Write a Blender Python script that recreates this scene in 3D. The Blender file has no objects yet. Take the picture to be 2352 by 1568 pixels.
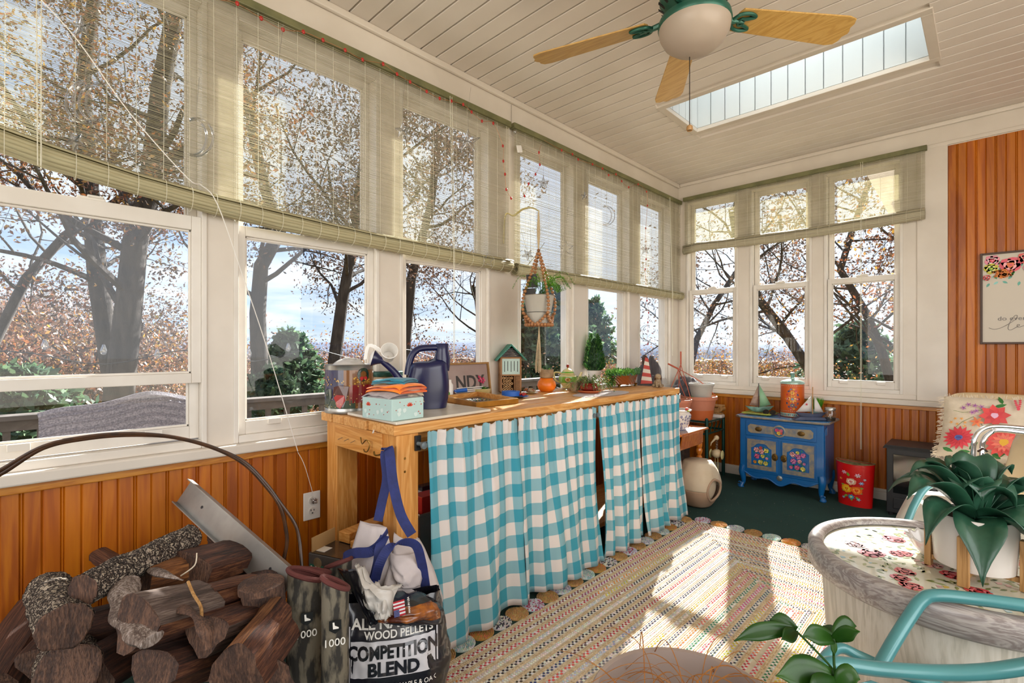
import bpy, bmesh, math, random
import numpy as np
from math import sin, cos, pi, radians, sqrt, floor, exp
from mathutils import Vector, Matrix, noise

SC = bpy.context.scene
COL = SC.collection
# ------------------------------------------------------------------ camera
CAM = (2.05, 0.0, 1.08)
YAW = radians(44.1)
FPX = 1130.0; PCX = 1176.0; HOR = 795.0
cd = bpy.data.cameras.new('camera'); cam = bpy.data.objects.new('camera', cd); COL.objects.link(cam)
cam.location = CAM; cam.rotation_euler = (pi/2, 0, YAW)
cd.sensor_width = 36; cd.lens = 36*FPX/2352; cd.shift_y = (HOR-784)/2352
cd.clip_start = .05; cd.clip_end = 2000
SC.camera = cam
# ------------------------------------------------------------------ colour management
vs = SC.view_settings
SC.display_settings.display_device = 'sRGB'
vs.view_transform = 'Standard'; vs.look = 'None'; vs.gamma = 1; vs.use_curve_mapping = False
vs.exposure = 0.0
SC.cycles.use_denoising = True
SC.cycles.max_bounces = 10; SC.cycles.diffuse_bounces = 5; SC.cycles.transparent_max_bounces = 24
SC.cycles.sample_clamp_indirect = 6
SC.cycles.caustics_reflective = False; SC.cycles.caustics_refractive = False
# ------------------------------------------------------------------ sky
SAZ = radians(19.2); SEL = radians(30.7)
SUN = Vector((-sin(SAZ)*cos(SEL), cos(SAZ)*cos(SEL), sin(SEL)))
W = bpy.data.worlds.new('sky'); SC.world = W; W.use_nodes = True
nt = W.node_tree; nt.nodes.clear()
def N(t, nt_, **k):
    n = nt_.nodes.new(t)
    for a, b in k.items(): setattr(n, a, b)
    return n
def math_(nt_, op, a, b=None, c=None, clamp=False):
    n = N('ShaderNodeMath', nt_, operation=op); n.use_clamp = clamp
    for i, v in enumerate((a, b, c)):
        if v is None: continue
        if isinstance(v, (int, float)): n.inputs[i].default_value = v
        else: nt_.links.new(v, n.inputs[i])
    return n.outputs[0]
def mixc(nt_, f, a, b, mode='MIX'):
    n = N('ShaderNodeMix', nt_, data_type='RGBA', blend_type=mode)
    for s, v in ((0, f), (6, a), (7, b)):
        if isinstance(v, (int, float)): n.inputs[s].default_value = v
        elif isinstance(v, (tuple, list)): n.inputs[s].default_value = (*v[:3], 1)
        else: nt_.links.new(v, n.inputs[s])
    return n.outputs[2]
tc = N('ShaderNodeTexCoord', nt); sep = N('ShaderNodeSeparateXYZ', nt); nt.links.new(tc.outputs['Generated'], sep.inputs[0])
zc = math_(nt, 'MAXIMUM', sep.outputs[2], 0.0)
den = math_(nt, 'ADD', zc, .12)
cmb = N('ShaderNodeCombineXYZ', nt)
nt.links.new(math_(nt, 'DIVIDE', sep.outputs[0], den), cmb.inputs[0])
nt.links.new(math_(nt, 'DIVIDE', sep.outputs[1], den), cmb.inputs[1])
nz = N('ShaderNodeTexNoise', nt); nz.inputs['Scale'].default_value = .9; nz.inputs['Detail'].default_value = 8; nz.inputs['Roughness'].default_value = .58; nz.inputs['Distortion'].default_value = .3
nt.links.new(cmb.outputs[0], nz.inputs['Vector'])
cl = N('ShaderNodeMapRange', nt); cl.inputs[1].default_value = .38; cl.inputs[2].default_value = .62; nt.links.new(nz.outputs[0], cl.inputs[0])
grad = math_(nt, 'POWER', math_(nt, 'SUBTRACT', 1.0, zc), 4.0)
blue = mixc(nt, grad, (.24, .42, .80), (.52, .68, .90))
sky = mixc(nt, cl.outputs[0], blue, (.80, .84, .90))
dt = N('ShaderNodeVectorMath', nt, operation='DOT_PRODUCT'); nt.links.new(tc.outputs['Generated'], dt.inputs[0]); dt.inputs[1].default_value = SUN
glow = math_(nt, 'POWER', math_(nt, 'MAXIMUM', dt.outputs['Value'], 0.0), 5.0)
sky = mixc(nt, math_(nt, 'MULTIPLY', glow, .8, clamp=True), sky, (1.25, 1.28, 1.32))
below = math_(nt, 'LESS_THAN', sep.outputs[2], -.02)
sky = mixc(nt, below, sky, (.20, .17, .13))
bg = N('ShaderNodeBackground', nt); bg.inputs[1].default_value = 1.25; nt.links.new(sky, bg.inputs[0])
wo = N('ShaderNodeOutputWorld', nt); nt.links.new(bg.outputs[0], wo.inputs[0])
# ------------------------------------------------------------------ sun, and fill lamps added on the unseen sides
sd = bpy.data.lights.new('sun', 'SUN'); sd.energy = 27; sd.angle = radians(.6); sd.color = (1, .965, .91)
so = bpy.data.objects.new('sun', sd); COL.objects.link(so); so.rotation_euler = (-SUN).to_track_quat('-Z', 'Y').to_euler(); so.location = (0, 10, 8)
def area(name, loc, target, sx, sy, power, col=(1, 1, 1)):
    d = bpy.data.lights.new(name, 'AREA'); d.shape = 'RECTANGLE'; d.size = sx; d.size_y = sy; d.energy = power; d.color = col
    o = bpy.data.objects.new(name, d); COL.objects.link(o); o.location = loc
    o.rotation_euler = (Vector(target)-Vector(loc)).to_track_quat('-Z', 'Y').to_euler()
area('side_fill', (3.94, 1.0, 1.5), (0, 1.4, 1.2), 3.2, 1.9, 70, (1, .96, .90))  # added fill lamp, brightens the room from the unseen right side
area('rear_fill', (2.0, -2.54, 1.5), (1.6, 3, 1.2), 3.2, 1.9, 70, (1, .96, .90))  # second added fill lamp, behind the camera, lifts the interior

# ------------------------------------------------------------------ helpers
FW = Vector((-sin(YAW), cos(YAW), 0)); RT = Vector((cos(YAW), sin(YAW), 0)); CV = Vector(CAM)
def ray(px, py): return FW+RT*((px-PCX)/FPX)+Vector((0, 0, (HOR-py)/FPX))
def at(px, py, ax, v):            # the point of an axis-aligned plane seen at a picture point
    d = ray(px, py); i = 'XYZ'.index(ax); return CV+d*((v-CV[i])/d[i])
def dp(px, py, dep): return CV+ray(px, py)*dep
def lin(h):
    if isinstance(h, (tuple, list)): return tuple(h[:3])
    h = h.lstrip('#'); r = [int(h[i:i+2], 16)/255 for i in (0, 2, 4)]
    return tuple(c/12.92 if c <= .04045 else ((c+.055)/1.055)**2.4 for c in r)
MATS = {}
def newmat(name):
    m = bpy.data.materials.new(name); m.use_nodes = True; MATS[name] = m
    n = m.node_tree; b = n.nodes['Principled BSDF']; return m, n, b
def coords(n, stretch=(1, 1, 1), rnd=True):
    t = N('ShaderNodeTexCoord', n); mp = N('ShaderNodeMapping', n); mp.inputs['Scale'].default_value = stretch
    if rnd:
        oi = N('ShaderNodeObjectInfo', n); mm = N('ShaderNodeVectorMath', n, operation='ADD')
        cc = N('ShaderNodeCombineXYZ', n); r = math_(n, 'MULTIPLY', oi.outputs['Random'], 37.0)
        for i in range(3): n.links.new(r, cc.inputs[i])
        n.links.new(t.outputs['Object'], mm.inputs[0]); n.links.new(cc.outputs[0], mm.inputs[1]); n.links.new(mm.outputs[0], mp.inputs[0])
    else: n.links.new(t.outputs['Object'], mp.inputs[0])
    return mp.outputs[0]
def nse(n, vec, scale, detail=4, rough=.55, dist=0):
    x = N('ShaderNodeTexNoise', n); x.inputs['Scale'].default_value = scale; x.inputs['Detail'].default_value = detail
    x.inputs['Roughness'].default_value = rough; x.inputs['Distortion'].default_value = dist
    n.links.new(vec, x.inputs['Vector']); return x.outputs[0]
def ramp(n, f, stops, interp='LINEAR'):
    r = N('ShaderNodeValToRGB', n); r.color_ramp.interpolation = interp
    e = r.color_ramp.elements
    while len(e) < len(stops): e.new(.5)
    for i, (p, c) in enumerate(stops): e[i].position = p; e[i].color = (*lin(c), 1)
    n.links.new(f, r.inputs[0]); return r.outputs[0]
def bump(n, b, h, strength, dist=.002):
    bp = N('ShaderNodeBump', n); bp.inputs['Strength'].default_value = strength; bp.inputs['Distance'].default_value = dist
    n.links.new(h, bp.inputs['Height']); n.links.new(bp.outputs[0], b.inputs['Normal'])
def pm(name, c, rough=.5, metal=0, c2=None, scale=8, stretch=(1, 1, 1), bmp=0, bscale=None, coat=0, spec=None, trans=0, sheen=0, lo=.35, hi=.65):
    m, n, b = newmat(name)
    b.inputs['Roughness'].default_value = rough; b.inputs['Metallic'].default_value = metal
    b.inputs['Base Color'].default_value = (*lin(c), 1)
    if coat: b.inputs['Coat Weight'].default_value = coat; b.inputs['Coat Roughness'].default_value = .08
    if spec is not None: b.inputs['Specular IOR Level'].default_value = spec
    if sheen: b.inputs['Sheen Weight'].default_value = sheen
    v = coords(n, stretch)
    f = nse(n, v, scale)
    n.links.new(ramp(n, f, [(lo, c), (hi, c2 or c)]), b.inputs['Base Color'])
    if bmp: bump(n, b, nse(n, v, bscale or scale*4), bmp)
    if trans:
        tl = N('ShaderNodeBsdfTranslucent', n); tl.inputs[0].default_value = (*lin(c2 or c), 1)
        mx = N('ShaderNodeMixShader', n); mx.inputs[0].default_value = trans
        out = n.nodes['Material Output']; n.links.new(b.outputs[0], mx.inputs[1]); n.links.new(tl.outputs[0], mx.inputs[2]); n.links.new(mx.outputs[0], out.inputs[0])
    return m
def wood(name, c1, c2, c3, axis='Z', rough=.4, scale=14, coat=0, vary=.12, knot=0, bmp=.15, gr=46.0):
    """grain running along an axis; a different cut for every board"""
    m, n, b = newmat(name)
    st = {'X': (.07, 1, 1), 'Y': (1, .07, 1), 'Z': (1, 1, .07)}[axis]
    v = coords(n, st)
    f1 = nse(n, v, scale, 5, .6, .9); f2 = nse(n, v, scale*7, 3, .6, .3)
    w = N('ShaderNodeMath', n, operation='SINE'); n.links.new(math_(n, 'MULTIPLY', f1, gr), w.inputs[0])
    g = math_(n, 'MULTIPLY_ADD', w.outputs[0], .28, .5)
    g = math_(n, 'ADD', math_(n, 'MULTIPLY', g, .65), math_(n, 'MULTIPLY', f2, .42))
    col = ramp(n, g, [(.12, c3), (.5, c1), (.88, c2)])
    oi = N('ShaderNodeObjectInfo', n)
    hsv = N('ShaderNodeHueSaturation', n); n.links.new(col, hsv.inputs['Color'])
    n.links.new(math_(n, 'MULTIPLY_ADD', oi.outputs['Random'], vary*2, 1-vary), hsv.inputs['Value'])
    o = hsv.outputs[0]
    if knot:
        kv = coords(n, {'X': (.35, 1, 1), 'Y': (1, .35, 1), 'Z': (1, 1, .35)}[axis])
        vo = N('ShaderNodeTexVoronoi', n); vo.inputs['Scale'].default_value = knot; n.links.new(kv, vo.inputs['Vector'])
        k = N('ShaderNodeMapRange', n); k.inputs[1].default_value = .05; k.inputs[2].default_value = .12; k.inputs[3].default_value = 1; k.inputs[4].default_value = 0
        n.links.new(vo.outputs['Distance'], k.inputs[0]); o = mixc(n, k.outputs[0], o, lin('5a2a10'))
    n.links.new(o, b.inputs['Base Color']); b.inputs['Roughness'].default_value = rough
    if coat: b.inputs['Coat Weight'].default_value = coat; b.inputs['Coat Roughness'].default_value = .18
    bump(n, b, g, bmp, .001)
    return m
def paintmat(name, rough=.5, bmp=0, coat=0, trans=0, sheen=0):
    """takes its colours face by face from the mesh (prints, leaves, braids)"""
    m, n, b = newmat(name)
    a = N('ShaderNodeAttribute', n); a.attribute_name = 'Col'; n.links.new(a.outputs['Color'], b.inputs['Base Color'])
    b.inputs['Roughness'].default_value = rough
    if coat: b.inputs['Coat Weight'].default_value = coat; b.inputs['Coat Roughness'].default_value = .05
    if sheen: b.inputs['Sheen Weight'].default_value = sheen
    if bmp: bump(n, b, nse(n, coords(n), bmp), .5)
    if trans:
        tl = N('ShaderNodeBsdfTranslucent', n); n.links.new(a.outputs['Color'], tl.inputs[0])
        mx = N('ShaderNodeMixShader', n); mx.inputs[0].default_value = trans
        out = n.nodes['Material Output']; n.links.new(b.outputs[0], mx.inputs[1]); n.links.new(tl.outputs[0], mx.inputs[2]); n.links.new(mx.outputs[0], out.inputs[0])
    return m
def glassmat(name, tint=(1, 1, 1), gloss=.06, rough=.0, maxg=.5):
    m, n, b = newmat(name); n.nodes.remove(b)
    t = N('ShaderNodeBsdfTransparent', n); t.inputs[0].default_value = (*tint, 1)
    g = N('ShaderNodeBsdfGlossy', n); g.inputs['Roughness'].default_value = rough
    lw = N('ShaderNodeLayerWeight', n); lw.inputs[0].default_value = .25
    mx = N('ShaderNodeMixShader', n); n.links.new(math_(n, 'MULTIPLY_ADD', lw.outputs['Facing'], maxg-gloss, gloss), mx.inputs[0])
    n.links.new(t.outputs[0], mx.inputs[1]); n.links.new(g.outputs[0], mx.inputs[2]); n.links.new(mx.outputs[0], n.nodes['Material Output'].inputs[0])
    return m

class MB:
    def __init__(s): s.V = []; s.F = []; s.M = []; s.C = []; s.U = {}
    def add(s, vs, fs, m=0, c=None):
        o = len(s.V); s.V.extend([tuple(v) for v in vs])
        for f in fs: s.F.append(tuple(i+o for i in f)); s.M.append(m); s.C.append(c)
        return o
    def box(s, a, b, m=0, c=None):
        (x0, y0, z0), (x1, y1, z1) = a, b
        s.add([(x0, y0, z0), (x1, y0, z0), (x1, y1, z0), (x0, y1, z0), (x0, y0, z1), (x1, y0, z1), (x1, y1, z1), (x0, y1, z1)],
              [(0, 3, 2, 1), (4, 5, 6, 7), (0, 1, 5, 4), (1, 2, 6, 5), (2, 3, 7, 6), (3, 0, 4, 7)], m, c)
    def obox(s, c0, ax, ay, az, m=0, c=None):      # centre and three half axes
        c0, ax, ay, az = map(Vector, (c0, ax, ay, az))
        v = [c0+ax*i+ay*j+az*k for k in (-1, 1) for i, j in ((-1, -1), (1, -1), (1, 1), (-1, 1))]
        s.add(v, [(0, 3, 2, 1), (4, 5, 6, 7), (0, 1, 5, 4), (1, 2, 6, 5), (2, 3, 7, 6), (3, 0, 4, 7)], m, c)
    def prism(s, pts, d, m=0, c=None):             # planar polygon (3D points) pushed along d
        n = len(pts); d = Vector(d); v = [Vector(p) for p in pts]; v += [p+d for p in v]
        s.add(v, [tuple(range(n))[::-1], tuple(range(n, 2*n))]+[(i, (i+1) % n, n+(i+1) % n, n+i) for i in range(n)], m, c)
    def grid(s, fn, nu, nv, m=0, c=None, cu=False, cv=False, uv=None):
        o = len(s.V); 
        for j in range(nv+1-cv):
            for i in range(nu+1-cu): s.V.append(tuple(fn(i/nu, j/nv)))
        w = nu+1-cu; h = nv+1-cv
        for j in range(nv):
            for i in range(nu):
                q = (o+j*w+i, o+j*w+(i+1) % w, o+((j+1) % h)*w+(i+1) % w, o+((j+1) % h)*w+i)
                if uv: s.U[len(s.F)] = [uv(i/nu, j/nv), uv((i+1)/nu, j/nv), uv((i+1)/nu, (j+1)/nv), uv(i/nu, (j+1)/nv)]
                s.F.append(q); s.M.append(m); s.C.append(c(i/nu, j/nv) if callable(c) else c)
    def lathe(s, prof, c0=(0, 0, 0), seg=20, m=0, c=None, sx=1, sy=1, rot=None, cap=True, jit=None):
        c0 = Vector(c0); o = len(s.V)
        for k, (r, z) in enumerate(prof):
            for i in range(seg):
                a = 2*pi*i/seg; rr = r*(jit(a, k) if jit else 1)
                p = Vector((rr*cos(a)*sx, rr*sin(a)*sy, z)); s.V.append(tuple(c0+(rot @ p if rot else p)))
        for k in range(len(prof)-1):
            for i in range(seg):
                s.F.append((o+k*seg+i, o+k*seg+(i+1) % seg, o+(k+1)*seg+(i+1) % seg, o+(k+1)*seg+i)); s.M.append(m); s.C.append(c)
        if cap:
            s.F.append(tuple(o+i for i in range(seg))[::-1]); s.M.append(m); s.C.append(c)
            k = len(prof)-1; s.F.append(tuple(o+k*seg+i for i in range(seg))); s.M.append(m); s.C.append(c)
    def ball(s, c0, r, seg=10, m=0, c=None, sz=1, sx=1, sy=1):
        n = max(3, seg//2); s.lathe([(max(r*sin(pi*k/n), r*.02), -r*sz*cos(pi*k/n)) for k in range(n+1)], c0, seg, m, c, sx, sy)
    def tube(s, path, r, seg=8, m=0, c=None, cap=True, closed=False, flat=1):
        P = [Vector(p) for p in path]; n = len(P); o = len(s.V)
        up = None
        for i in range(n):
            if closed: t = P[(i+1) % n]-P[i-1]
            else: t = P[min(i+1, n-1)]-P[max(i-1, 0)]
            if t.length < 1e-9: t = Vector((0, 0, 1))
            t.normalize()
            if up is None: up = Vector((0, 0, 1)) if abs(t.z) < .9 else Vector((1, 0, 0))
            a = t.cross(up)
            if a.length < 1e-6: a = t.orthogonal()
            a.normalize(); b = a.cross(t).normalized(); up = b
            rr = r[i] if isinstance(r, (list, tuple)) else r
            for k in range(seg):
                q = 2*pi*k/seg; s.V.append(tuple(P[i]+a*(cos(q)*rr)+b*(sin(q)*rr*flat)))
        for i in range(n if closed else n-1):
            j = (i+1) % n
            for k in range(seg):
                s.F.append((o+i*seg+k, o+i*seg+(k+1) % seg, o+j*seg+(k+1) % seg, o+j*seg+k)); s.M.append(m); s.C.append(c)
        if cap and not closed:
            s.F.append(tuple(o+k for k in range(seg))[::-1]); s.M.append(m); s.C.append(c)
            s.F.append(tuple(o+(n-1)*seg+k for k in range(seg))); s.M.append(m); s.C.append(c)
    def ribbon(s, path, wdir, w, th=.002, m=0, c=None):     # strap: rectangular section
        P = [Vector(p) for p in path]; o = len(s.V); n = len(P)
        for i in range(n):
            t = (P[min(i+1, n-1)]-P[max(i-1, 0)]).normalized(); wd = Vector(wdir[i] if isinstance(wdir, list) else wdir)
            wd = (wd-t*wd.dot(t)).normalized(); b = t.cross(wd)*th; ww = wd*((w[i] if isinstance(w, (list, tuple)) else w)/2)
            s.V += [tuple(P[i]-ww-b), tuple(P[i]+ww-b), tuple(P[i]+ww+b), tuple(P[i]-ww+b)]
        for i in range(n-1):
            for k in range(4): s.F.append((o+i*4+k, o+i*4+(k+1) % 4, o+i*4+4+(k+1) % 4, o+i*4+4+k)); s.M.append(m); s.C.append(c)
        s.F.append((o+3, o+2, o+1, o)); s.M.append(m); s.C.append(c); e = o+4*(n-1); s.F.append((e, e+1, e+2, e+3)); s.M.append(m); s.C.append(c)
    def build(s, name, mats, parent=None, smooth=False, bevel=0, subd=0, solid=0, off=None):
        if not isinstance(mats, (list, tuple)): mats = [mats]
        me = bpy.data.meshes.new(name); me.from_pydata(s.V, [], s.F)
        for m in mats: me.materials.append(m)
        if len(mats) > 1: me.polygons.foreach_set('material_index', s.M)
        if any(c is not None for c in s.C):
            ca = me.color_attributes.new('Col', 'FLOAT_COLOR', 'CORNER'); out = []
            for f, c in zip(s.F, s.C):
                out += (list(lin(c))+[1])*len(f) if c is not None else [1, 1, 1, 1]*len(f)
            ca.data.foreach_set('color', out)
        if s.U:
            uvl = me.uv_layers.new(name='UV'); out = []
            for i, f in enumerate(s.F):
                for k in range(len(f)): out += s.U[i][k] if i in s.U else (0, 0)
            uvl.data.foreach_set('uv', out)
        if smooth:
            me.polygons.foreach_set('use_smooth', [True]*len(me.polygons))
            try: me.set_sharp_from_angle(angle=radians(42 if smooth is True else smooth))
            except Exception: pass
        me.update()
        o = bpy.data.objects.new(name, me); COL.objects.link(o)
        if parent is not None: par(o, parent)
        if bevel:
            b = o.modifiers.new('bevel', 'BEVEL'); b.width = bevel; b.segments = 2; b.limit_method = 'ANGLE'; b.angle_limit = radians(40)
        if subd: b = o.modifiers.new('subd', 'SUBSURF'); b.levels = subd; b.render_levels = subd
        if solid: b = o.modifiers.new('solid', 'SOLIDIFY'); b.thickness = solid; b.offset = 0
        return o
def wloc(o):
    v = Vector((0, 0, 0))
    while o is not None: v += o.location; o = o.parent
    return v
def par(o, p): o.parent = p; o.location = -wloc(p)
def thing(name, label, cat, loc, group=None):
    o = bpy.data.objects.new(name, None); COL.objects.link(o); o.location = loc; o.empty_display_size = .05
    o['label'] = label; o['category'] = cat
    if group: o['group'] = group
    return o
def tag(o, label, cat, group=None, kind=None):
    o['label'] = label; o['category'] = cat
    if group: o['group'] = group
    if kind: o['kind'] = kind
    # put the origin at the thing's base
    me = o.data; n = len(me.vertices); co = np.empty(n*3); me.vertices.foreach_get('co', co); co = co.reshape(-1, 3)
    c = np.array([(co[:, 0].min()+co[:, 0].max())/2, (co[:, 1].min()+co[:, 1].max())/2, co[:, 2].min()])
    co -= c; me.vertices.foreach_set('co', co.ravel()); me.update(); o.location = Vector(o.location)+Vector(c)
    return o
def struct(o): o['kind'] = 'structure'; return o
def sroot(name):
    o = bpy.data.objects.new(name, None); COL.objects.link(o); o['kind'] = 'structure'; return o
def inst(src, parent, loc, rz=0, scale=None):
    c = src.copy(); COL.objects.link(c); c.parent = parent; c.location = loc; c.rotation_euler = (0, 0, rz)
    if scale: c.scale = scale
    return c
def tmesh(s, size, align='LEFT', bold=0, shear=0, ext=0):
    cu = bpy.data.curves.new('t', 'FONT'); cu.body = s; cu.size = size; cu.extrude = ext; cu.align_x = align; cu.offset = bold; cu.shear = shear; cu.resolution_u = 3
    ob = bpy.data.objects.new('t', cu); COL.objects.link(ob); dg = bpy.context.evaluated_depsgraph_get()
    me = bpy.data.meshes.new_from_object(ob.evaluated_get(dg)); bpy.data.objects.remove(ob); bpy.data.curves.remove(cu); me.name = 'lettering'; me.materials.clear(); return me
def text(s, size, o0, u, v, mat, parent, name='lettering', ext=.0006, align='LEFT', sx=1.0, bold=0, shear=0):
    me = tmesh(s, size, align, bold, shear, ext); me.materials.append(mat)
    ob = bpy.data.objects.new(name, me); COL.objects.link(ob)
    u = Vector(u).normalized(); v = Vector(v); v = (v-u*v.dot(u)).normalized(); w = u.cross(v)
    M = Matrix((u*sx, v, w)).transposed().to_4x4(); M.translation = Vector(o0)-wloc(parent)
    ob.parent = parent; ob.matrix_local = M
    return ob
def bez(pts, n=8):      # smooth path through points
    P = [Vector(p) for p in pts]; out = []
    for i in range(len(P)-1):
        a = P[max(i-1, 0)]; b = P[i]; c = P[i+1]; d = P[min(i+2, len(P)-1)]
        for k in range(n):
            t = k/n; out.append(.5*((2*b)+(c-a)*t+(2*a-5*b+4*c-d)*t*t+(3*b-a-3*c+d)*t**3))
    out.append(P[-1]); return out
R = random.Random(7)
def J(c, a=.1):          # a colour nudged
    c = lin(c); k = 1+R.uniform(-a, a); return tuple(max(0, min(1, x*k)) for x in c)
# ---- painted print in two dimensions laid on any surface: fn(u, v, lift) -> point
class Paint:
    def __init__(s, fn, eps=.0004): s.mb = MB(); s.fn = fn; s.l = 1; s.eps = eps
    def poly(s, pts, c):
        s.mb.add([s.fn(u, v, s.l*s.eps) for u, v in pts], [tuple(range(len(pts)))], 0, lin(c)); 
    def blob(s, u, v, r, c, n=10, wob=.15, sy=1, rot=0, seed=0):
        pts = []
        for i in range(n):
            a = 2*pi*i/n; rr = r*(1+wob*sin(a*3+seed)+R.uniform(-wob, wob)*.4); x = rr*cos(a); y = rr*sin(a)*sy
            pts.append((u+x*cos(rot)-y*sin(rot), v+x*sin(rot)+y*cos(rot)))
        s.poly(pts, c)
    def leaf(s, u, v, L, w, rot, c):
        pts = [(-.0, 0), (.25, .42), (.6, .45), (1, 0), (.6, -.45), (.25, -.42)]
        s.poly([(u+x*L*cos(rot)-y*w*sin(rot), v+x*L*sin(rot)+y*w*cos(rot)) for x, y in pts], c)
    def stem(s, pts, w, c):
        for (a, b), (e, f) in zip(pts[:-1], pts[1:]):
            d = sqrt((e-a)**2+(f-b)**2) or 1; nx, ny = -(f-b)/d*w/2, (e-a)/d*w/2
            s.poly([(a-nx, b-ny), (e-nx, f-ny), (e+nx, f+ny), (a+nx, b+ny)], c)
    def rose(s, u, v, r, cols):
        s.l += 1
        for i in range(6): a = i*pi/3+R.random()*.5; s.blob(u+r*.5*cos(a), v+r*.5*sin(a), r*.52, J(cols[0], .12), 8, .12)
        s.l += 1
        for i in range(5): a = i*2*pi/5+R.random(); s.blob(u+r*.28*cos(a), v+r*.28*sin(a), r*.36, J(cols[1], .12), 8, .12)
        s.l += 1; s.blob(u, v, r*.33, cols[2], 8, .2)
        s.l += 1; s.blob(u+r*.05, v, r*.15, cols[0], 7, .2)
    def daisy(s, u, v, r, n, c, cc, c2=None, w=.42):
        s.l += 1; a0 = R.random()*6
        for i in range(n): a = a0+i*2*pi/n; s.leaf(u, v, r, r*w, a, J(c, .15))
        if c2:
            s.l += 1
            for i in range(n): a = a0+(i+.5)*2*pi/n; s.leaf(u, v, r*.65, r*w*.5, a, J(c2, .15))
        s.l += 1; s.blob(u, v, r*.24, cc, 8, .1)
    def build(s, name, parent, mat=None):
        o = s.mb.build(name, mat or MATS['print'], parent); o['kind'] = 'stuff'; return o
def plane_fn(o, u, v):
    o, u, v = Vector(o), Vector(u).normalized(), Vector(v).normalized(); w = u.cross(v)
    return lambda a, b, l: o+u*a+v*b+w*l
# ------------------------------------------------------------------ materials
pm('white_paint', 'd9d0c4', .45, c2='cfc5b8', scale=3, bmp=.05)
pm('window_vinyl', 'dcd6cd', .4, c2='d2cabf', scale=5)
pm('ceiling_paint', 'e4dcd3', .5, c2='dcd3c9', scale=2)
wood('pine_board', 'a65603', 'bf6f08', '823702', 'Z', .42, 7, coat=.08, vary=.13, knot=5, gr=30.0)
wood('pine_trim', 'c07a24', 'd39338', '9a5210', 'Y', .35, 20, coat=.3, knot=6)
wood('pine_trim_x', 'c07a24', 'd39338', '9a5210', 'X', .35, 20, coat=.3, knot=6)
wood('bench_y', 'd2954e', 'e2b070', 'b87432', 'Y', .5, 16, knot=4, vary=.08)
wood('bench_x', 'cc8c42', 'dca562', 'b06c2a', 'X', .5, 16, knot=4, vary=.08)
wood('bench_z', 'cc8c42', 'dca562', 'b06c2a', 'Z', .5, 16, knot=4, vary=.08)
wood('stool_wood', 'b8661a', 'cf7f2c', '8f4308', 'Z', .25, 18, coat=.6)
wood('dark_wood', '3a2a22', '50392c', '241812', 'Y', .35, 18)
wood('light_wood', 'a87c48', 'c09560', '7d5628', 'Z', .5, 22)
wood('grey_wood', '8d8480', 'b5ada6', '6a5a55', 'X', .45, 26, coat=.3)
wood('whitewash', 'c9c1b2', 'd9d2c6', 'a39c8c', 'Z', .5, 12, coat=.2)
wood('blade_wood', 'c59a52', 'd2aa62', 'ad8038', 'X', .35, 12, coat=.3, bmp=.05)
def torn(name, c1, c2, c3, uv=True):
    m, n, b = newmat(name)
    if uv:
        un = N('ShaderNodeUVMap', n); un.uv_map = 'UV'; ms = []
        for sc in ((1, .14, 1), (1, .05, 1)): mp = N('ShaderNodeMapping', n); mp.inputs['Scale'].default_value = sc; n.links.new(un.outputs[0], mp.inputs[0]); ms.append(mp.outputs[0])
        f = nse(n, ms[0], 34, 6, .7, 1.0); f2 = nse(n, ms[1], 240, 5, .75, .3)
    else:
        v = coords(n, (.6, .6, .16)); f = nse(n, v, 40, 5, .6, .8); f2 = nse(n, v, 420, 3, .6, .2)
    g = math_(n, 'ADD', math_(n, 'MULTIPLY', f, .5), math_(n, 'MULTIPLY', f2, .5))
    n.links.new(ramp(n, g, [(.40, c3), (.5, c1), (.60, c2)]), b.inputs['Base Color']); b.inputs['Roughness'].default_value = .7; bump(n, b, g, 1, .008)
torn('bark_split', '43281e', '6e4430', '1c100c'); torn('split_face', '542f20', '8a5a3c', '28150e'); torn('split_gold', '7a4a26', 'a06a3a', '40240f'); torn('grey_drift', '5c4a42', '85746a', '36281f')
torn('end_grain', '4a3226', '694a38', '33211a', False)
m, n, b = newmat('bark'); v = coords(n, (1, 1, 1)); f = nse(n, v, 30, 6, .7, .8); f2 = nse(n, v, 150, 4, .7)
mp2 = N('ShaderNodeMixRGB', n); mp2.inputs[0].default_value = .06; n.links.new(v, mp2.inputs[1])
nv = N('ShaderNodeTexNoise', n); nv.inputs['Scale'].default_value = 60; n.links.new(v, nv.inputs['Vector']); n.links.new(nv.outputs['Color'], mp2.inputs[2])
vo = N('ShaderNodeTexVoronoi', n); vo.feature = 'DISTANCE_TO_EDGE'; vo.inputs['Scale'].default_value = 75; n.links.new(mp2.outputs[0], vo.inputs['Vector'])
ck = N('ShaderNodeMapRange', n); ck.inputs[1].default_value = .02; ck.inputs[2].default_value = .22; n.links.new(vo.outputs['Distance'], ck.inputs[0])
g = math_(n, 'MULTIPLY', ck.outputs[0], math_(n, 'ADD', math_(n, 'MULTIPLY', f, .6), math_(n, 'MULTIPLY', f2, .5)))
n.links.new(ramp(n, g, [(.06, '1c1411'), (.28, '6a584a'), (.45, '93857a'), (.62, 'b8a994')]), b.inputs['Base Color']); b.inputs['Roughness'].default_value = .9; bump(n, b, g, 1, .008)
m, n, b = newmat('tree_bark'); v = coords(n, (1, 1, .25)); f = nse(n, v, 9, 6, .7, .5)
n.links.new(ramp(n, f, [(.35, '241e1c'), (.65, '4f4742')]), b.inputs['Base Color']); b.inputs['Roughness'].default_value = .95; bump(n, b, f, 1, .03)
m, n, b = newmat('carpet_green'); v = coords(n, rnd=False); f = nse(n, v, 220, 3, .7); f2 = nse(n, v, 3, 3)
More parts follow.
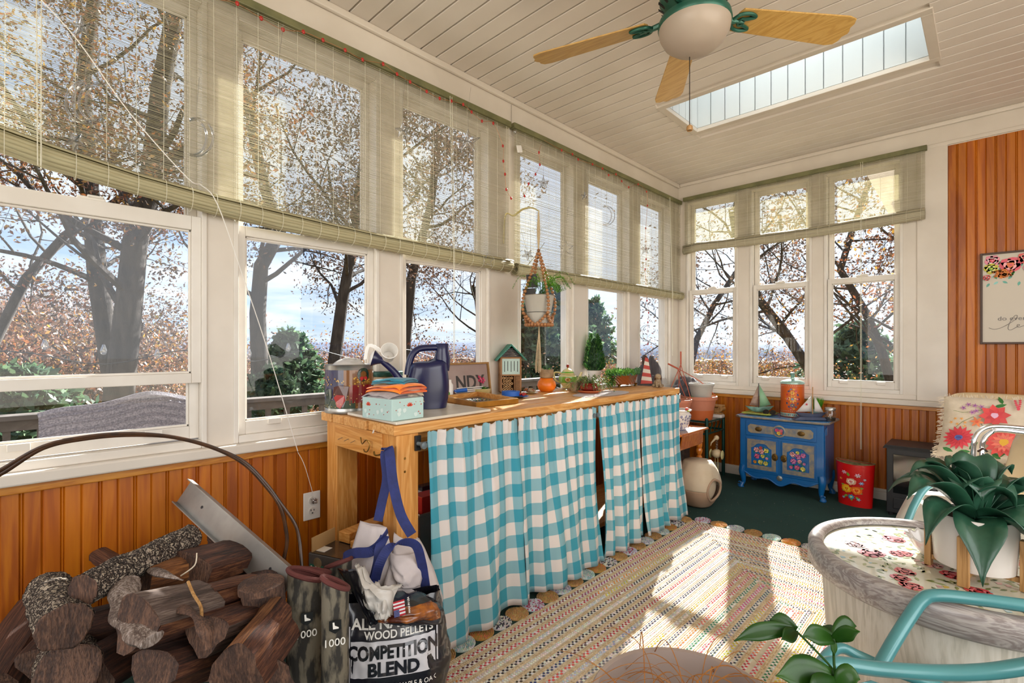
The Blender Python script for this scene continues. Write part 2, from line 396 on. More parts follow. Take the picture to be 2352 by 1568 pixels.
n.links.new(mixc(n, .5, ramp(n, f, [(.35, '0c241f'), (.65, '24504a')]), ramp(n, f2, [(.35, '123630'), (.7, '1f463f')])), b.inputs['Base Color']); b.inputs['Roughness'].default_value = .95; bump(n, b, f, .8, .004)
paintmat('print', .55); paintmat('gloss_print', .22, coat=.6); paintmat('leaf', .55, trans=.35); paintmat('braid', .9, bmp=300, sheen=.2); paintmat('needle', .5, trans=.15)
glassmat('window_glass', (.97, .985, .985), .02, 0, .13)
glassmat('clear_plastic', (.86, .86, .86), .22, .1, .75)
glassmat('jar_glass', (.88, .93, .91), .08, 0, .7)
glassmat('bin_plastic', (.60, .60, .60), .5, .35, .6)
# matchstick slats: light comes through them
m, n, b = newmat('slat'); v = coords(n, (1, 1, 1), False); f = nse(n, v, 14, 3)
sp = N('ShaderNodeSeparateXYZ', n); n.links.new(v, sp.inputs[0]); cz = N('ShaderNodeCombineXYZ', n); n.links.new(sp.outputs[2], cz.inputs[2]); f3 = nse(n, cz.outputs[0], 90, 2)
cc = ramp(n, math_(n, 'ADD', math_(n, 'MULTIPLY', f, .4), math_(n, 'MULTIPLY', f3, .6)), [(.35, 'b6b090'), (.65, 'dfdac6')])
n.links.new(cc, b.inputs['Base Color']); b.inputs['Roughness'].default_value = .6
tl = N('ShaderNodeBsdfTranslucent', n); n.links.new(cc, tl.inputs[0]); mx = N('ShaderNodeMixShader', n); mx.inputs[0].default_value = .55
n.links.new(b.outputs[0], mx.inputs[1]); n.links.new(tl.outputs[0], mx.inputs[2]); n.links.new(mx.outputs[0], n.nodes['Material Output'].inputs[0])
pm('slat_roll', 'b5aa84', .6, c2='c5bd98', scale=120, stretch=(1, .02, 1), bmp=.3, trans=.2)
pm('slat_roll_x', 'b5aa90', .6, c2='c5bda0', scale=120, stretch=(.02, 1, 1), bmp=.3, trans=.2)
pm('olive_rail', '5f5f3e', .5, c2='77754e', scale=10)
pm('string', 'd8d4c0', .7); pm('white_cord', 'e6e2dc', .5)
# gingham cloth from the mesh's own cloth coordinates
m, n, b = newmat('gingham'); uvn = N('ShaderNodeUVMap', n); uvn.uv_map = 'UV'; sp = N('ShaderNodeSeparateXYZ', n); n.links.new(uvn.outputs[0], sp.inputs[0])
def stripe(o): return math_(n, 'GREATER_THAN', math_(n, 'FRACT', math_(n, 'DIVIDE', o, .104)), .5)
cc = ramp(n, math_(n, 'MULTIPLY', math_(n, 'ADD', stripe(sp.outputs[0]), stripe(sp.outputs[1])), .5), [(0, 'e3dad5'), (.3, '8ab6c0'), (.8, '3d9bb0')], 'CONSTANT')
n.links.new(cc, b.inputs['Base Color']); b.inputs['Roughness'].default_value = .85
tl = N('ShaderNodeBsdfTranslucent', n); n.links.new(cc, tl.inputs[0]); mx = N('ShaderNodeMixShader', n); mx.inputs[0].default_value = .2
n.links.new(b.outputs[0], mx.inputs[1]); n.links.new(tl.outputs[0], mx.inputs[2]); n.links.new(mx.outputs[0], n.nodes['Material Output'].inputs[0])
pm('rod_grey', '5a666b', .4); pm('black', '151515', .45); pm('black_metal', '2a2a2d', .4, .3); pm('steel', 'b9b7b2', .32, .9, c2='9f9d98', scale=5, stretch=(1, 1, 1)); pm('galv', 'aaa8a4', .38, .75, c2='8d8b88', scale=6)
pm('chrome', 'e8e8ea', .07, 1); pm('brass', 'a07a3a', .35, .8, c2='6a4d20', scale=40); pm('old_bronze', '7a5c28', .4, .7, c2='4a3413', scale=60)
pm('navy_plastic', '10133c', .3, c2='131746', coat=.2); pm('white_plastic', 'e6e2dc', .35); pm('film', 'e8e4de', .4, c2='d8d3cc', scale=20, bmp=.5, trans=.3)
pm('teal_cloth', '2a8aa0', .9, c2='236f86', scale=30, bmp=.5, bscale=400, sheen=.3); pm('orange_cloth', 'ff8a1e', .9, c2='ee7a12', scale=30, bmp=.5, bscale=400, sheen=.3)
pm('grey_towel', 'bdb3b4', .95, c2='a9a0a2', scale=60, bmp=1, bscale=500); pm('cream_cloth', 'd6c8b4', .9, c2='c4b49c', scale=30, bmp=.4)
pm('tissue_box', 'b8d3cf', .55, c2='b0ccc8', scale=4); pm('marble', 'dcd5c6', .25, c2='d2c9b8', scale=6); pm('gold_frame', '8a5f1c', .35, .3, c2='a8782c', scale=20)
pm('fan_green', '2f6a58', .35, .3, c2='275a4a', scale=10); pm('bowl_glass', 'd8c8b8', .35, c2='d2c0ae', scale=3, trans=.3)
pm('blue_paint', '085f9e', .35, c2='065490', scale=4, coat=.3); pm('blue_top', '3a86c8', .22, c2='3480c0', scale=4, coat=.5); pm('gold_wash', '9a8a6c', .4, .2, c2='6c7078', scale=30, stretch=(1, 1, 1), bmp=.2)
pm('red_paint', 'd01414', .3, c2='c01010', scale=5, coat=.4); pm('tin_inside', '8a7c4e', .6, c2='5c5230', scale=25)
pm('orange_tin', 'c85a1a', .4, c2='b94c10', scale=8); pm('enamel', 'b8cfc4', .3, c2='8fb0a0', scale=20, metal=.3)
pm('terracotta', 'c67f62', .6, c2='bd7558', scale=6); pm('terracotta_dark', 'c0602c', .6); pm('terra_handle', 'b4553a', .5); pm('grey_pot', 'a9a59a', .45, c2='b4b0a6', scale=5)
pm('orange_glaze', 'd9761c', .35, c2='cf6a12', scale=10); pm('tan_glaze', 'a89070', .5, c2='7d6a50', scale=30); pm('brown_glaze', '5a3424', .3, c2='3a1c12', scale=20); pm('red_glaze', '8a2a1c', .25, c2='701a12', scale=10)
pm('copper_glaze', '8a4a22', .25, c2='4a6a5a', scale=14, coat=.6, lo=.5, hi=.8); pm('teal_glaze', '2a6a62', .3, c2='3f8a7a', scale=20)
pm('soil', '2a1c14', .95, c2='4a3626', scale=90, bmp=1, bscale=200); pm('porcelain', 'ded8d2', .2, coat=.5); pm('green_glaze', '5c9a2a', .3, c2='78a83a', scale=14, coat=.4); pm('cream_glaze', 'cfc38e', .3, c2='b8a868', scale=20, coat=.4)
pm('fleece', '4d484c', .95, c2='3a363a', scale=12, bmp=.6, bscale=200, sheen=.5); pm('rustic', '8c6440', .75, c2='a97c52', scale=20, stretch=(1, 1, .2), bmp=.5)
pm('roof_green', '2f7a66', .55, c2='2a6f5c', scale=20); pm('mint', 'b6cdc4', .6, c2='aec6bd', scale=20); pm('sage', '8fa89a', .6, c2='849e90', scale=20); pm('bamboo_end', 'c49a68', .7, c2='8a6238', scale=60)
pm('tape_blue', '1f5fb8', .5); pm('stand_green', '0f3a34', .35, .3, c2='14463e', scale=10); pm('cream_cover', 'c9bba4', .8, c2='bba98e', scale=6, bmp=.4); pm('tan_cover', 'a98f78', .8, c2='9d8068', scale=6, bmp=.3)
pm('vinyl_white', 'dcd4c4', .4, c2='d4cab8', scale=6, coat=.2); pm('vinyl_cream', 'd8c09a', .4, c2='ceb48c', scale=6, coat=.2); pm('turquoise', '4f8f92', .3, .1, c2='488587', scale=8, coat=.4)
pm('cotton_cream', 'd8c9b2', .9, c2='cdbda4', scale=20, bmp=.4, bscale=300, sheen=.2); pm('dark_brown_gloss', '2c140e', .12, coat=.6); pm('canvas_white', 'cdc3c2', .85, c2='c2b8b8', scale=10, bmp=.3, bscale=300)
pm('navy_strap', '26306e', .75, c2='1e2759', scale=30, bmp=.3, bscale=400); pm('bag_black', '16161c', .25, coat=.6, c2='1e1e26', scale=5, bmp=.3, bscale=20); pm('bag_print', 'c8c6ca', .35, coat=.3); pm('flame_print', '4a1c10', .3, coat=.5, c2='a8601c', scale=26, lo=.4, hi=.62)
pm('camo', '2c2924', .8, c2='6e6656', scale=45, bmp=.8, stretch=(1, 1, .3), lo=.44, hi=.56); pm('maroon_foam', '5c2c28', .85, bmp=.4, bscale=300); pm('pot_mauve', 'a39288', .5, c2='9a887e', scale=5); pm('dead_grass', '9a5c28', .8, c2='c88a48', scale=20, trans=.2)
pm('wicker', '8a8690', .75, c2='5c5a66', scale=160, bmp=1, bscale=200, stretch=(1, 1, 1)); pm('deck_grey', '6a625c', .8, c2='5a524c', scale=10); pm('ground_mat', '6d6a3a', .95, c2='8a6a40', scale=.8, bmp=.5)
pm('hill_near', '5f5448', .95, c2='7d5c46', scale=.35, bmp=1, bscale=1.2); pm('hill_far_hazed', '4c5c78', .95, c2='56647c', scale=.02); pm('screen_black', '0a0a0c', .08, coat=.6); pm('cardboard', 'b08a58', .8); pm('box_grey', '6a6664', .6, c2='5a5654', scale=8)  # far hills: atmospheric haze painted into the blue-grey base colour
pm('outlet_white', 'e4dfd6', .35); pm('bead_wood', 'a8764a', .5, c2='94623a', scale=60); pm('rope', 'c9b594', .9, c2='b29c78', scale=200, bmp=.6); pm('shingle', '8a8a8e', .9, c2='77777c', scale=5); pm('shaft_white', 'd4d8d8', .5)
pm('red_bead', 'b02a22', .35); pm('copper_wire', 'b87a50', .4, .6); pm('ink_white', 'e6e2da', .5); pm('ink_dark', '3a3634', .6); pm('ink_grey', '76706c', .6); pm('poster', 'cfc4b4', .6); pm('wood_frame_dark', '4a3428', .5); pm('wood_frame_gold', '8c6636', .5, c2='a27a46', scale=20)
pm('ribbed_pot', 'd9d2ca', .35, c2='d4ccc2', scale=4, coat=.3); pm('bead_black', '1b1612', .3); pm('rose_gold', 'b08070', .3, .5); pm('pink', 'c64868', .5, c2='e090a0', scale=40)
pm('leaf_dark', '1f3f22', .7); torn('drift', '74645a', 'a0928a', '4a3a32', False)
M_ = MATS
# ================================================================== the room
YB = 4.31; ZC = 2.56; Y0 = -2.6; X1 = 4.0
b = MB(); b.box((-.12, Y0, -.12), (X1, YB+.12, 0)); fl = struct(b.build('floor', M_['carpet_green']))
# ---- walls
b = MB(); b.box((-.12, Y0, -.12), (-.014, YB+.12, .675)); b.box((-.12, Y0, 2.335), (0, YB+.12, 2.72))
for y0, y1 in ((Y0, -1.0), (-.95, -.13), (.515, .605), (1.215, 1.335), (1.93, 2.165), (2.73, 2.875), (3.46, 3.60), (4.16, YB+.12)):
    b.box((-.12, y0, .675), (0, y1, 2.335))
struct(b.build('wall_left', M_['white_paint'], bevel=.003))
b = MB(); b.box((0, YB+.014, -.12), (X1, YB+.12, .675)); b.box((0, YB, 2.395), (X1, YB+.12, 2.72))
for x0, x1 in ((0, .075), (.53, .625), (1.075, 1.155), (1.624, 1.857)):
    b.box((x0, YB, .675), (x1, YB+.12, 2.395))
b.box((1.857, YB+.014, .675), (X1, YB+.12, 2.395))
struct(b.build('wall_back', M_['white_paint'], bevel=.003))
b = MB(); b.box((X1, Y0, -.12), (X1+.1, -.7, 2.72)); b.box((X1, 2.7, -.12), (X1+.1, YB+.12, 2.72)); b.box((X1, -.7, 2.45), (X1+.1, 2.7, 2.72)); b.box((X1, -.7, -.12), (X1+.1, 2.7, .5))
struct(b.build('wall_right', M_['white_paint']))
b = MB(); b.box((-.12, Y0-.1, -.12), (.3, Y0, 2.72)); b.box((3.7, Y0-.1, -.12), (X1+.1, Y0, 2.72)); b.box((.3, Y0-.1, -.12), (3.7, Y0, .5)); b.box((.3, Y0-.1, 2.45), (3.7, Y0, 2.72))
struct(b.build('wall_front', M_['white_paint']))
# ---- sills, rails, baseboards, corner boards
b = MB(); b.box((-.1, Y0, .675), (.036, YB, .712)); struct(b.build('trim_1', M_['white_paint'], bevel=.006))
b = MB(); b.box((.036, YB-.036, .675), (1.857, YB+.1, .712)); b.box((.036, YB-.004, .712), (1.70, YB+.11, .750)); struct(b.build('trim_2', M_['white_paint'], bevel=.006))
b = MB(); b.box((-.014, Y0, .648), (.012, YB, .675)); struct(b.build('trim_3', M_['pine_trim'], bevel=.003))
b = MB(); b.box((.012, YB-.012, .648), (1.857, YB+.014, .675)); struct(b.build('trim_4', M_['pine_trim_x'], bevel=.003))
b = MB(); b.box((0, Y0, 2.525), (.022, YB, 2.56)); struct(b.build('trim_5', M_['white_paint'], bevel=.008))
b = MB(); b.box((.022, YB-.02, 2.53), (X1, YB, 2.56)); struct(b.build('trim_6', M_['white_paint'], bevel=.008))
b = MB(); b.box((1.70, YB-.008, .712), (1.857, YB, 2.42)); struct(b.build('trim_7', M_['white_paint'], bevel=.003))
b = MB(); b.box((0, YB-.01, 2.40), (X1, YB, 2.425)); struct(b.build('trim_8', M_['white_paint'], bevel=.003))
b = MB(); b.box((.0, YB-.018, 0), (X1, YB+.014, .055)); b.box((.0, YB-.012, .055), (X1, YB+.014, .075)); struct(b.build('baseboard_back', M_['white_paint'], bevel=.004))
b = MB(); b.box((-.014, Y0, 0), (.016, YB-.018, .055)); struct(b.build('baseboard_left', M_['pine_trim'], bevel=.004))
# ---- beadboard, each board a piece
def board_mesh(name, h, w=.09):
    b = MB(); g = .004
    prof = [(0, -.013), (0, -.004), (.004, 0), (w/2-.006, 0), (w/2-.0035, -.0045), (w/2-.001, -.001), (w/2+.001, -.001), (w/2+.0035, -.0045), (w/2+.006, 0), (w-.004, 0), (w, -.004), (w, -.013)]
    b.prism([(x, -y, 0) for x, y in prof], (0, 0, h)); return b
def boards(rootname, x0, n, h, z, face):
    r = sroot(rootname); src = None
    for i in range(n):
        if src is None:
            src = board_mesh('board', h).build('board', M_['pine_board']); o = src; o.parent = r
        else: o = src.copy(); COL.objects.link(o); o.parent = r
        if face == 'A': o.location = (-.002, x0-(i+1)*.09+.09, z); o.rotation_euler = (0, 0, pi/2)   # board runs along +y
        else: o.location = (x0+i*.09, YB+.002, z)
    return r
boards('wall_left_beadboard', 4.22, 76, .65, 0, 'A')
boards('wall_back_beadboard', .0, 44, .65, 0, 'B')
rw = boards('wall_back_panelling', 1.857, 23, 1.73, .675, 'B')
# ---- ceiling planks (each a piece), opening for the skylight
SX0, SX1, SY0, SY1 = .61, 1.83, 2.86, 3.32
ce = sroot('ceiling')
def plank(x0, x1, y, mesh={}):
    k = round(x1-x0, 3)
    if k not in mesh:
        b = MB(); w = .0955; b.prism([(0, .004, .014), (0, .004, .002), (0, .006, 0), (0, w-.006, 0), (0, w-.004, .002), (0, w-.004, .014)], (x1-x0, 0, 0)); o = b.build('plank', M_['ceiling_paint'], ce); mesh[k] = o
    else: o = mesh[k].copy(); COL.objects.link(o); o.parent = ce
    o.location = (x0, y, ZC)
y = YB-.0955
TR = .035
while y > Y0-.09:
    if y+.0955 > SY0-TR and y < SY1+TR: plank(0, SX0-TR, y); plank(SX1+TR, X1, y)
    else: plank(0, X1, y)
    y -= .0955
b = MB()
q=.021
for a, c in (((-.12, Y0-.1), (SX0-q, YB+.12)), ((SX1+q, Y0-.1), (X1+.1, YB+.12)), ((SX0-q, Y0-.1), (SX1+q, SY0-q)), ((SX0-q, SY1+q), (SX1+q, YB+.12))):
    b.box((a[0], a[1], ZC+.013), (c[0], c[1], ZC+.16))
par(b.build('backing_board', M_['ceiling_paint']), ce)
# skylight shaft with boarded sides
sk = sroot('ceiling_skylight')
b = MB(); t = .045
b.box((SX0-t, SY0-t, ZC-.006), (SX1+t, SY0, ZC+.02)); b.box((SX0-t, SY1, ZC-.006), (SX1+t, SY1+t, ZC+.02)); b.box((SX0-t, SY0, ZC-.006), (SX0, SY1, ZC+.02)); b.box((SX1, SY0, ZC-.006), (SX1+t, SY1, ZC+.02))
par(b.build('frame', M_['white_paint'], bevel=.003), sk)
SH = .50
for i in range(13):
    for (yy, dd) in ((SY1, .012), (SY0-.012, .012)):
        b = MB(); b.box((SX0+i*.094, yy, ZC+.021), (SX0+i*.094+.088, yy+dd, ZC+SH)); par(b.build('board', M_['shaft_white']), sk)
for i in range(5):
    for xx in (SX0-.012, SX1):
        b = MB(); b.box((xx, SY0+i*.0925, ZC+.021), (xx+.012, SY0+i*.0925+.087, ZC+SH)); par(b.build('board', M_['shaft_white']), sk)
b = MB(); b.box((SX0-.1, SY0-.1, ZC+SH), (SX1+.1, SY0, ZC+SH+.05)); b.box((SX0-.1, SY1, ZC+SH), (SX1+.1, SY1+.1, ZC+SH+.05)); b.box((SX0-.1, SY0, ZC+SH), (SX0, SY1, ZC+SH+.05)); b.box((SX1, SY0, ZC+SH), (SX1+.1, SY1, ZC+SH+.05))
b.box((SX0-.02, SY0-.02, ZC), (SX0-.013, SY1+.02, ZC+SH)); b.box((SX1+.013, SY0-.02, ZC), (SX1+.02, SY1+.02, ZC+SH)); b.box((SX0-.02, SY1+.013, ZC), (SX1+.02, SY1+.02, ZC+SH)); b.box((SX0-.02, SY0-.02, ZC), (SX1+.02, SY0-.013, ZC+SH))
par(b.build('shaft', M_['shaft_white']), sk)
b = MB(); b.box((SX0, SY0, ZC+SH), (SX1, SY1, ZC+SH+.006)); par(b.build('pane', M_['window_glass']), sk)
# ---- windows: frame, upper and lower sash, panes.  axis 'A' = left wall, 'B' = back wall
WN = [0]
def window(ax, g0, g1, zb=.79, zt=2.30, meet=1.525, raised=0):
    WN[0] += 1; r = sroot('window_%d' % WN[0])
    def bx(mb, a0, a1, d0, d1, z0, z1):
        if ax == 'A': mb.box((-d1, a0, z0), (-d0, a1, z1))
        else: mb.box((a0, YB+d0, z0), (a1, YB+d1, z1))
    f = .048; s = .03
    b = MB()   # fixed frame
    for (a0, a1, z0, z1) in ((g0-f, g0-s, zb-.078, zt+.035), (g1+s, g1+f, zb-.078, zt+.035), (g0-s, g1+s, zb-.078, zb-.05), (g0-s, g1+s, zt+.02, zt+.035)): bx(b, a0, a1, -.006, .10, z0, z1)
    b.build('frame', M_['window_vinyl'], bevel=.003); o = COL.objects[-1]; o.parent = r
    def sash(z0, z1, d0, rb, rt, w=s):
        b = MB(); e = .003
        for (a0, a1, c0, c1) in ((g0-w, g0, z0, z1), (g1, g1+w, z0, z1), (g0, g1, z0, z0+rb), (g0, g1, z1-rt, z1)): bx(b, a0+(e if a0 < g0-.001 else 0), a1, d0, d0+.028, c0, c1)
        # glazing bead
        for (a0, a1, c0, c1) in ((g0, g0+.008, z0+rb, z1-rt), (g1-.008, g1, z0+rb, z1-rt), (g0, g1, z0+rb, z0+rb+.008), (g0, g1, z1-rt-.008, z1-rt)): bx(b, a0, a1, d0+.009, d0+.019, c0, c1)
        o = b.build('sash', M_['window_vinyl'], bevel=.002); o.parent = r
        p = MB(); bx(p, g0, g1, d0+.012, d0+.016, z0+rb, z1-rt); o = p.build('pane', M_['window_glass']); o.parent = r
    if raised:
        sash(zb-.045, .972, .030, .045, .004); sash(.948, meet+.022, .0, .035, .05); sash(meet-.02, zt+.02, .058, .03, .03)
    else:
        sash(zb-.05, meet+.02, .016, .05, .038); sash(meet-.02, zt+.02, .058, .03, .03)
    b = MB(); am = (g0+g1)/2
    bx(b, am-.035, am+.035, .008, .03, meet+.02, meet+.032); bx(b, am-.01, am+.03, .004, .012, meet+.03, meet+.038)
    o = b.build('latch', M_['window_vinyl'], bevel=.002); o.parent = r
    b = MB()
    for k in (.2, .8): bx(b, g0+(g1-g0)*k-.025, g0+(g1-g0)*k+.025, .004, .018, zb-.02, zb+.002)
    o = b.build('lift_tab', M_['window_vinyl'], bevel=.002); o.parent = r
    return r
window('A', -.08, .467, raised=1)
window('A', .650, 1.172)
window('A', 1.380, 1.885)
window('A', 2.212, 2.685)
window('A', 2.922, 3.415)
window('A', 3.648, 4.112)
for g0, g1 in ((.125, .485), (.672, 1.028), (1.203, 1.578)): window('B', g0, g1, .825, 2.345, 1.565)
# outlet on the beadboard
o1 = at(699, 1131, 'X', .004); 
c = at(717, 1161, 'X', .006)
ot = thing('outlet', 'white double electrical outlet on the pine beadboard left of the workbench', 'outlet', (c.x, c.y, c.z-.057))
b = MB(); b.box((0, c.y-.036, c.z-.058), (.006, c.y+.036, c.z+.058)); b.build('cover_plate', M_['outlet_white'], ot, bevel=.003)
for dz in (-.022, .022):
    b = MB(); b.lathe([(.016, 0), (.016, .003)], (.006, c.y, c.z+dz), 16, rot=Matrix.Rotation(pi/2, 3, 'Y')); s_ = b.build('socket', M_['window_vinyl'], ot)
    b = MB(); b.box((.0085, c.y-.008, c.z+dz+.001), (.0095, c.y-.005, c.z+dz+.009)); b.box((.0085, c.y+.005, c.z+dz+.001), (.0095, c.y+.008, c.z+dz+.008)); b.box((.0085, c.y-.003, c.z+dz-.01), (.0095, c.y+.003, c.z+dz-.005)); b.build('slot', M_['black'], s_)
pg = thing('plug', 'small clear plastic plug in the upper socket with a thin cord', 'plug', (.02, c.y, c.z+.01))
b = MB(); b.box((.0095, c.y-.010, c.z+.013), (.035, c.y+.012, c.z+.033)); b.build('body', M_['clear_plastic'], pg, bevel=.004)
b = MB(); b.tube(bez([(.03, c.y, c.z+.03), at(700, 1070, 'X', .05), at(684, 1038, 'X', .05)]), .0012, 5); b.build('cord', M_['white_cord'], pg)
# ================================================================== blinds
def blind(ax, a0, a1, zt, zroll, n, label, pos, rr=.037, strings=None, cordat=()):
    """matchstick roll-up blind.  zroll(a): height of the middle of the roll"""
    A = (lambda a, d, z: (pos+d, a, z)) if ax == 'A' else (lambda a, d, z: (a, pos-d, z))
    th = thing('roll_up_blind', label, 'blind', A((a0+a1)/2, 0, zroll((a0+a1)/2)-rr))
    b = MB()
    if ax == 'A': b.box((pos-.022, a0-.01, zt-.004), (pos+.014, a1+.01, zt+.028))
    else: b.box((a0-.01, pos-.014, zt-.004), (a1+.01, pos+.022, zt+.028))
    b.build('headrail', M_['olive_rail'], th, bevel=.003)
    # sticks
    S = 14; b = MB(); rnd = random.Random(3)
    aa = [a0+(a1-a0)*i/S for i in range(S+1)]; zr = [zroll(a) for a in aa]
    for k in range(n):
        s = (k+.5)/n; hh = (zt-zr[0])/n*.5*rnd.uniform(.42, .58); o = len(b.V); off = rnd.uniform(-.0006, .0006); jz = rnd.uniform(-.25, .25)*(zt-zr[0])/n
        for i, a in enumerate(aa):
            z = zt+(zr[i]-zt)*s+jz+rnd.uniform(-.0002, .0002)
            for dd, dz in ((0, -hh), (.0008, 0), (0, hh), (-.0008, 0)): b.V.append(A(a, off+dd, z+dz))
        for i in range(S):
            for q in range(4): b.F.append((o+i*4+q, o+i*4+(q+1) % 4, o+i*4+4+(q+1) % 4, o+i*4+4+q)); b.M.append(0); b.C.append(None)
    o = b.build('slats', M_['slat'], th); o['kind'] = 'stuff'
    # stitching strings
    b = MB(); ns = strings or int((a1-a0)/.075)
    for k in range(ns+1):
        a = a0+.02+(a1-a0-.04)*k/ns; zq = zroll(a); b.tube([A(a, .002, zt), A(a+.002, .002, (zt+zq)/2), A(a, .002, zq)], .0008, 4)
    o = b.build('stitching', M_['string'], th); o['kind'] = 'stuff'
    # the roll: a spiral of sticks
    b = MB(); prof = []
    for i in range(40):
        t = i/39; an = t*2*pi*2.6; r = rr*(1-.62*t); prof.append((r*cos(an+.6), r*sin(an+.6)))
    for (p, q) in zip(prof[:-1], prof[1:]):
        o = len(b.V)
        for i, a in enumerate(aa):
            wob = 1+.06*sin(a*9+1)
            b.V.append(A(a, p[0]*wob+.012, zr[i]+p[1]*wob)); b.V.append(A(a, q[0]*wob+.012, zr[i]+q[1]*wob))
        for i in range(S): b.F.append((o+2*i, o+2*i+1, o+2*i+3, o+2*i+2)); b.M.append(0); b.C.append(None)
    ro = b.build('roll', M_['slat_roll' if ax == 'A' else 'slat_roll_x'], th, smooth=60, solid=.002)
    b = MB()
    for k in range(ns+1):
        a = a0+.02+(a1-a0-.04)*k/ns; zq = zroll(a); pts = [A(a, .012+(rr+.002)*cos(t)*1.03, zq+(rr+.002)*sin(t)*1.03) for t in [2*pi*j/14 for j in range(14)]]
        b.tube(pts, .0008, 4, closed=True)
    o = b.build('stitching', M_['string'], ro); o['kind'] = 'stuff'
    for (a, z1) in cordat:
        b = MB()
        for da in (-.006, .006): b.tube([A(a+da, .03, zt), A(a+da*.6, .055, zroll(a)), A(a+da*.5, .055, z1)], .0014, 5)
        b.build('pull_cord', M_['string'], th)
    return th
def zA(a): return 1.545+.125*exp(-(max(a, -.15)+.05)/.55) if a < 2.2 else 1.534
blind('A', -1.0, 2.055, 2.365, zA, 168, 'wide green matchstick blind half rolled over the three left windows', .032, .04, cordat=((-.35+.42, 1.60), (1.60, 1.0)))
blind('A', 2.10, 4.285, 2.372, lambda a: 1.534, 168, 'green matchstick blind over the three windows beside the room corner', .032, .036, cordat=((4.02, 1.0),))
def zB(a): return 1.955-.0*a
blind('B', .075, 1.745, 2.392, lambda a: 1.962-.02*sin((a-.07)/1.67*pi)-.02*(a < .1), 90, 'short green matchstick blind on the back wall, ending in a thick roll', YB-.032, .042, cordat=((1.40, .35),))
# ================================================================== outside
# sloping ground, deck and hills
def gz(x, y):
    d = max(0, sqrt(max(0, -x)**2+max(0, y-4)**2)-1.5); return -1.3-.16*d-.5*noise.noise(Vector((x*.08, y*.08, 3)))
b = MB()
def gfn(u, v):
    x = -90+u*150; y = -50+v*160; return (x, y, gz(x, y))
b.grid(gfn, 60, 60); g = b.build('ground', M_['ground_mat'], smooth=60); struct(g)
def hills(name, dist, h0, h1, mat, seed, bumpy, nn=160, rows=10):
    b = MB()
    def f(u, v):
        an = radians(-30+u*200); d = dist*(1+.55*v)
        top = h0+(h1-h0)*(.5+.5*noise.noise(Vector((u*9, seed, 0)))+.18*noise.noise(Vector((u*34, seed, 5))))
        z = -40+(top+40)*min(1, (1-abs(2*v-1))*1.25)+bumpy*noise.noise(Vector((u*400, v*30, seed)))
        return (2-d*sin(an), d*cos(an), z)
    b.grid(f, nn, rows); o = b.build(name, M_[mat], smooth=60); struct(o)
hills('hills', 420, 1.0, 9.0, 'hill_far_hazed', 1.3, .3)
hills('hill', 170, -9, -1.5, 'hill_near', 4.1, 1.3, 420, 30)
# deck floor boards and railing
dk = sroot('ground_deck')
b = MB(); b.box((-2.85, -3, -.26), (-.14, 6.0, -.22)); b.build('joists', M_['deck_grey']).parent = dk
src = None
for i in range(19):
    if src is None: b = MB(); b.box((0, -3, -.22), (.132, 6.0, -.195)); src = b.build('board', M_['deck_grey'], bevel=.004); o = src
    else: o = src.copy(); COL.objects.link(o)
    o.parent = dk; o.location = (-2.80+i*.14, 0, 0)
rl = thing('deck_railing', 'weathered grey deck railing with square balusters beyond the windows', 'railing', (-2.75, 1.4, -.195))
b = MB(); b.box((-2.83, -3, .575), (-2.67, 6.0, .61)); b.build('top_rail', M_['deck_grey'], rl, bevel=.005)
b = MB(); b.box((-2.77, -3, .50), (-2.73, 6.0, .57)); b.box((-2.77, -3, -.13), (-2.73, 6.0, -.06)); b.build('side_rail', M_['deck_grey'], rl)
src = None
for i in range(52):
    if src is None: b = MB(); b.box((-2.79, 0, -.195), (-2.75, .04, .55)); src = b.build('baluster', M_['deck_grey'], rl); o = src
    else: o = src.copy(); COL.objects.link(o)
    o.location = Vector((-2.75, 1.4, -.195))*-1+Vector((0, -2.9+i*.17, 0))
# string of bulbs beyond the glass
bl = thing('patio_light_string', 'black cable with clear patio bulbs hanging above the deck railing', 'light string', (-2.5, .8, 1.0))
pts = [(-2.5, -1+.5*i, 1.0+.05*cos(i*pi)) for i in range(12)]
b = MB(); b.tube(bez(pts, 4), .004, 4); b.build('cable', M_['black'], bl)
for p in (at(103, 790, 'X', -2.5), at(238, 802, 'X', -2.5), at(361, 812, 'X', -2.5), at(572, 810, 'X', -2.5), at(662, 797, 'X', -2.5)):
    b = MB(); b.tube([(p.x, p.y, 1.06), (p.x, p.y, p.z+.02)], .003, 4); b.lathe([(.008, .035), (.012, .02), (.02, -.005), (.021, -.02), (.012, -.036), (.002, -.04)], p, 10); b.build('bulb', M_['clear_plastic'], bl, smooth=True)
# wicker settee on the deck, its back to the windows
ws = thing('wicker_settee', 'grey wicker settee on the deck, its back against the window', 'settee', (-.75, .3, -.195))
yL = at(92, 950, 'X', -.62).y; yR = yL+.70
def topz(t):
    return .80+.045*exp(-((t-.5)/.17)**2)+.022*(1-abs(2*t-1)**8)
b = MB()
def bk(u, v):
    t = u; return (-.62+.02*v+.05*(2*t-1)**2*-1, yL+(yR-yL)*t, .12+(topz(t)-.12)*v)
b.grid(bk, 60, 22); ba = b.build('backrest', M_['wicker'], ws, smooth=60, solid=.03)
b = MB(); b.tube([bk(i/60, 1) for i in range(61)], .018, 6)
for k in range(22): b.tube([Vector(bk(i/40, (k+.5)/22))+Vector((.016+.003*(-1)**i, 0, 0)) for i in range(41)], .007, 4)
b.build('braided_edge', M_['wicker'], ba, smooth=True)
b = MB(); b.box((-1.25, yL+.06, .14), (-.68, yR-.06, .22)); b.build('seat', M_['wicker'], ws, bevel=.02)
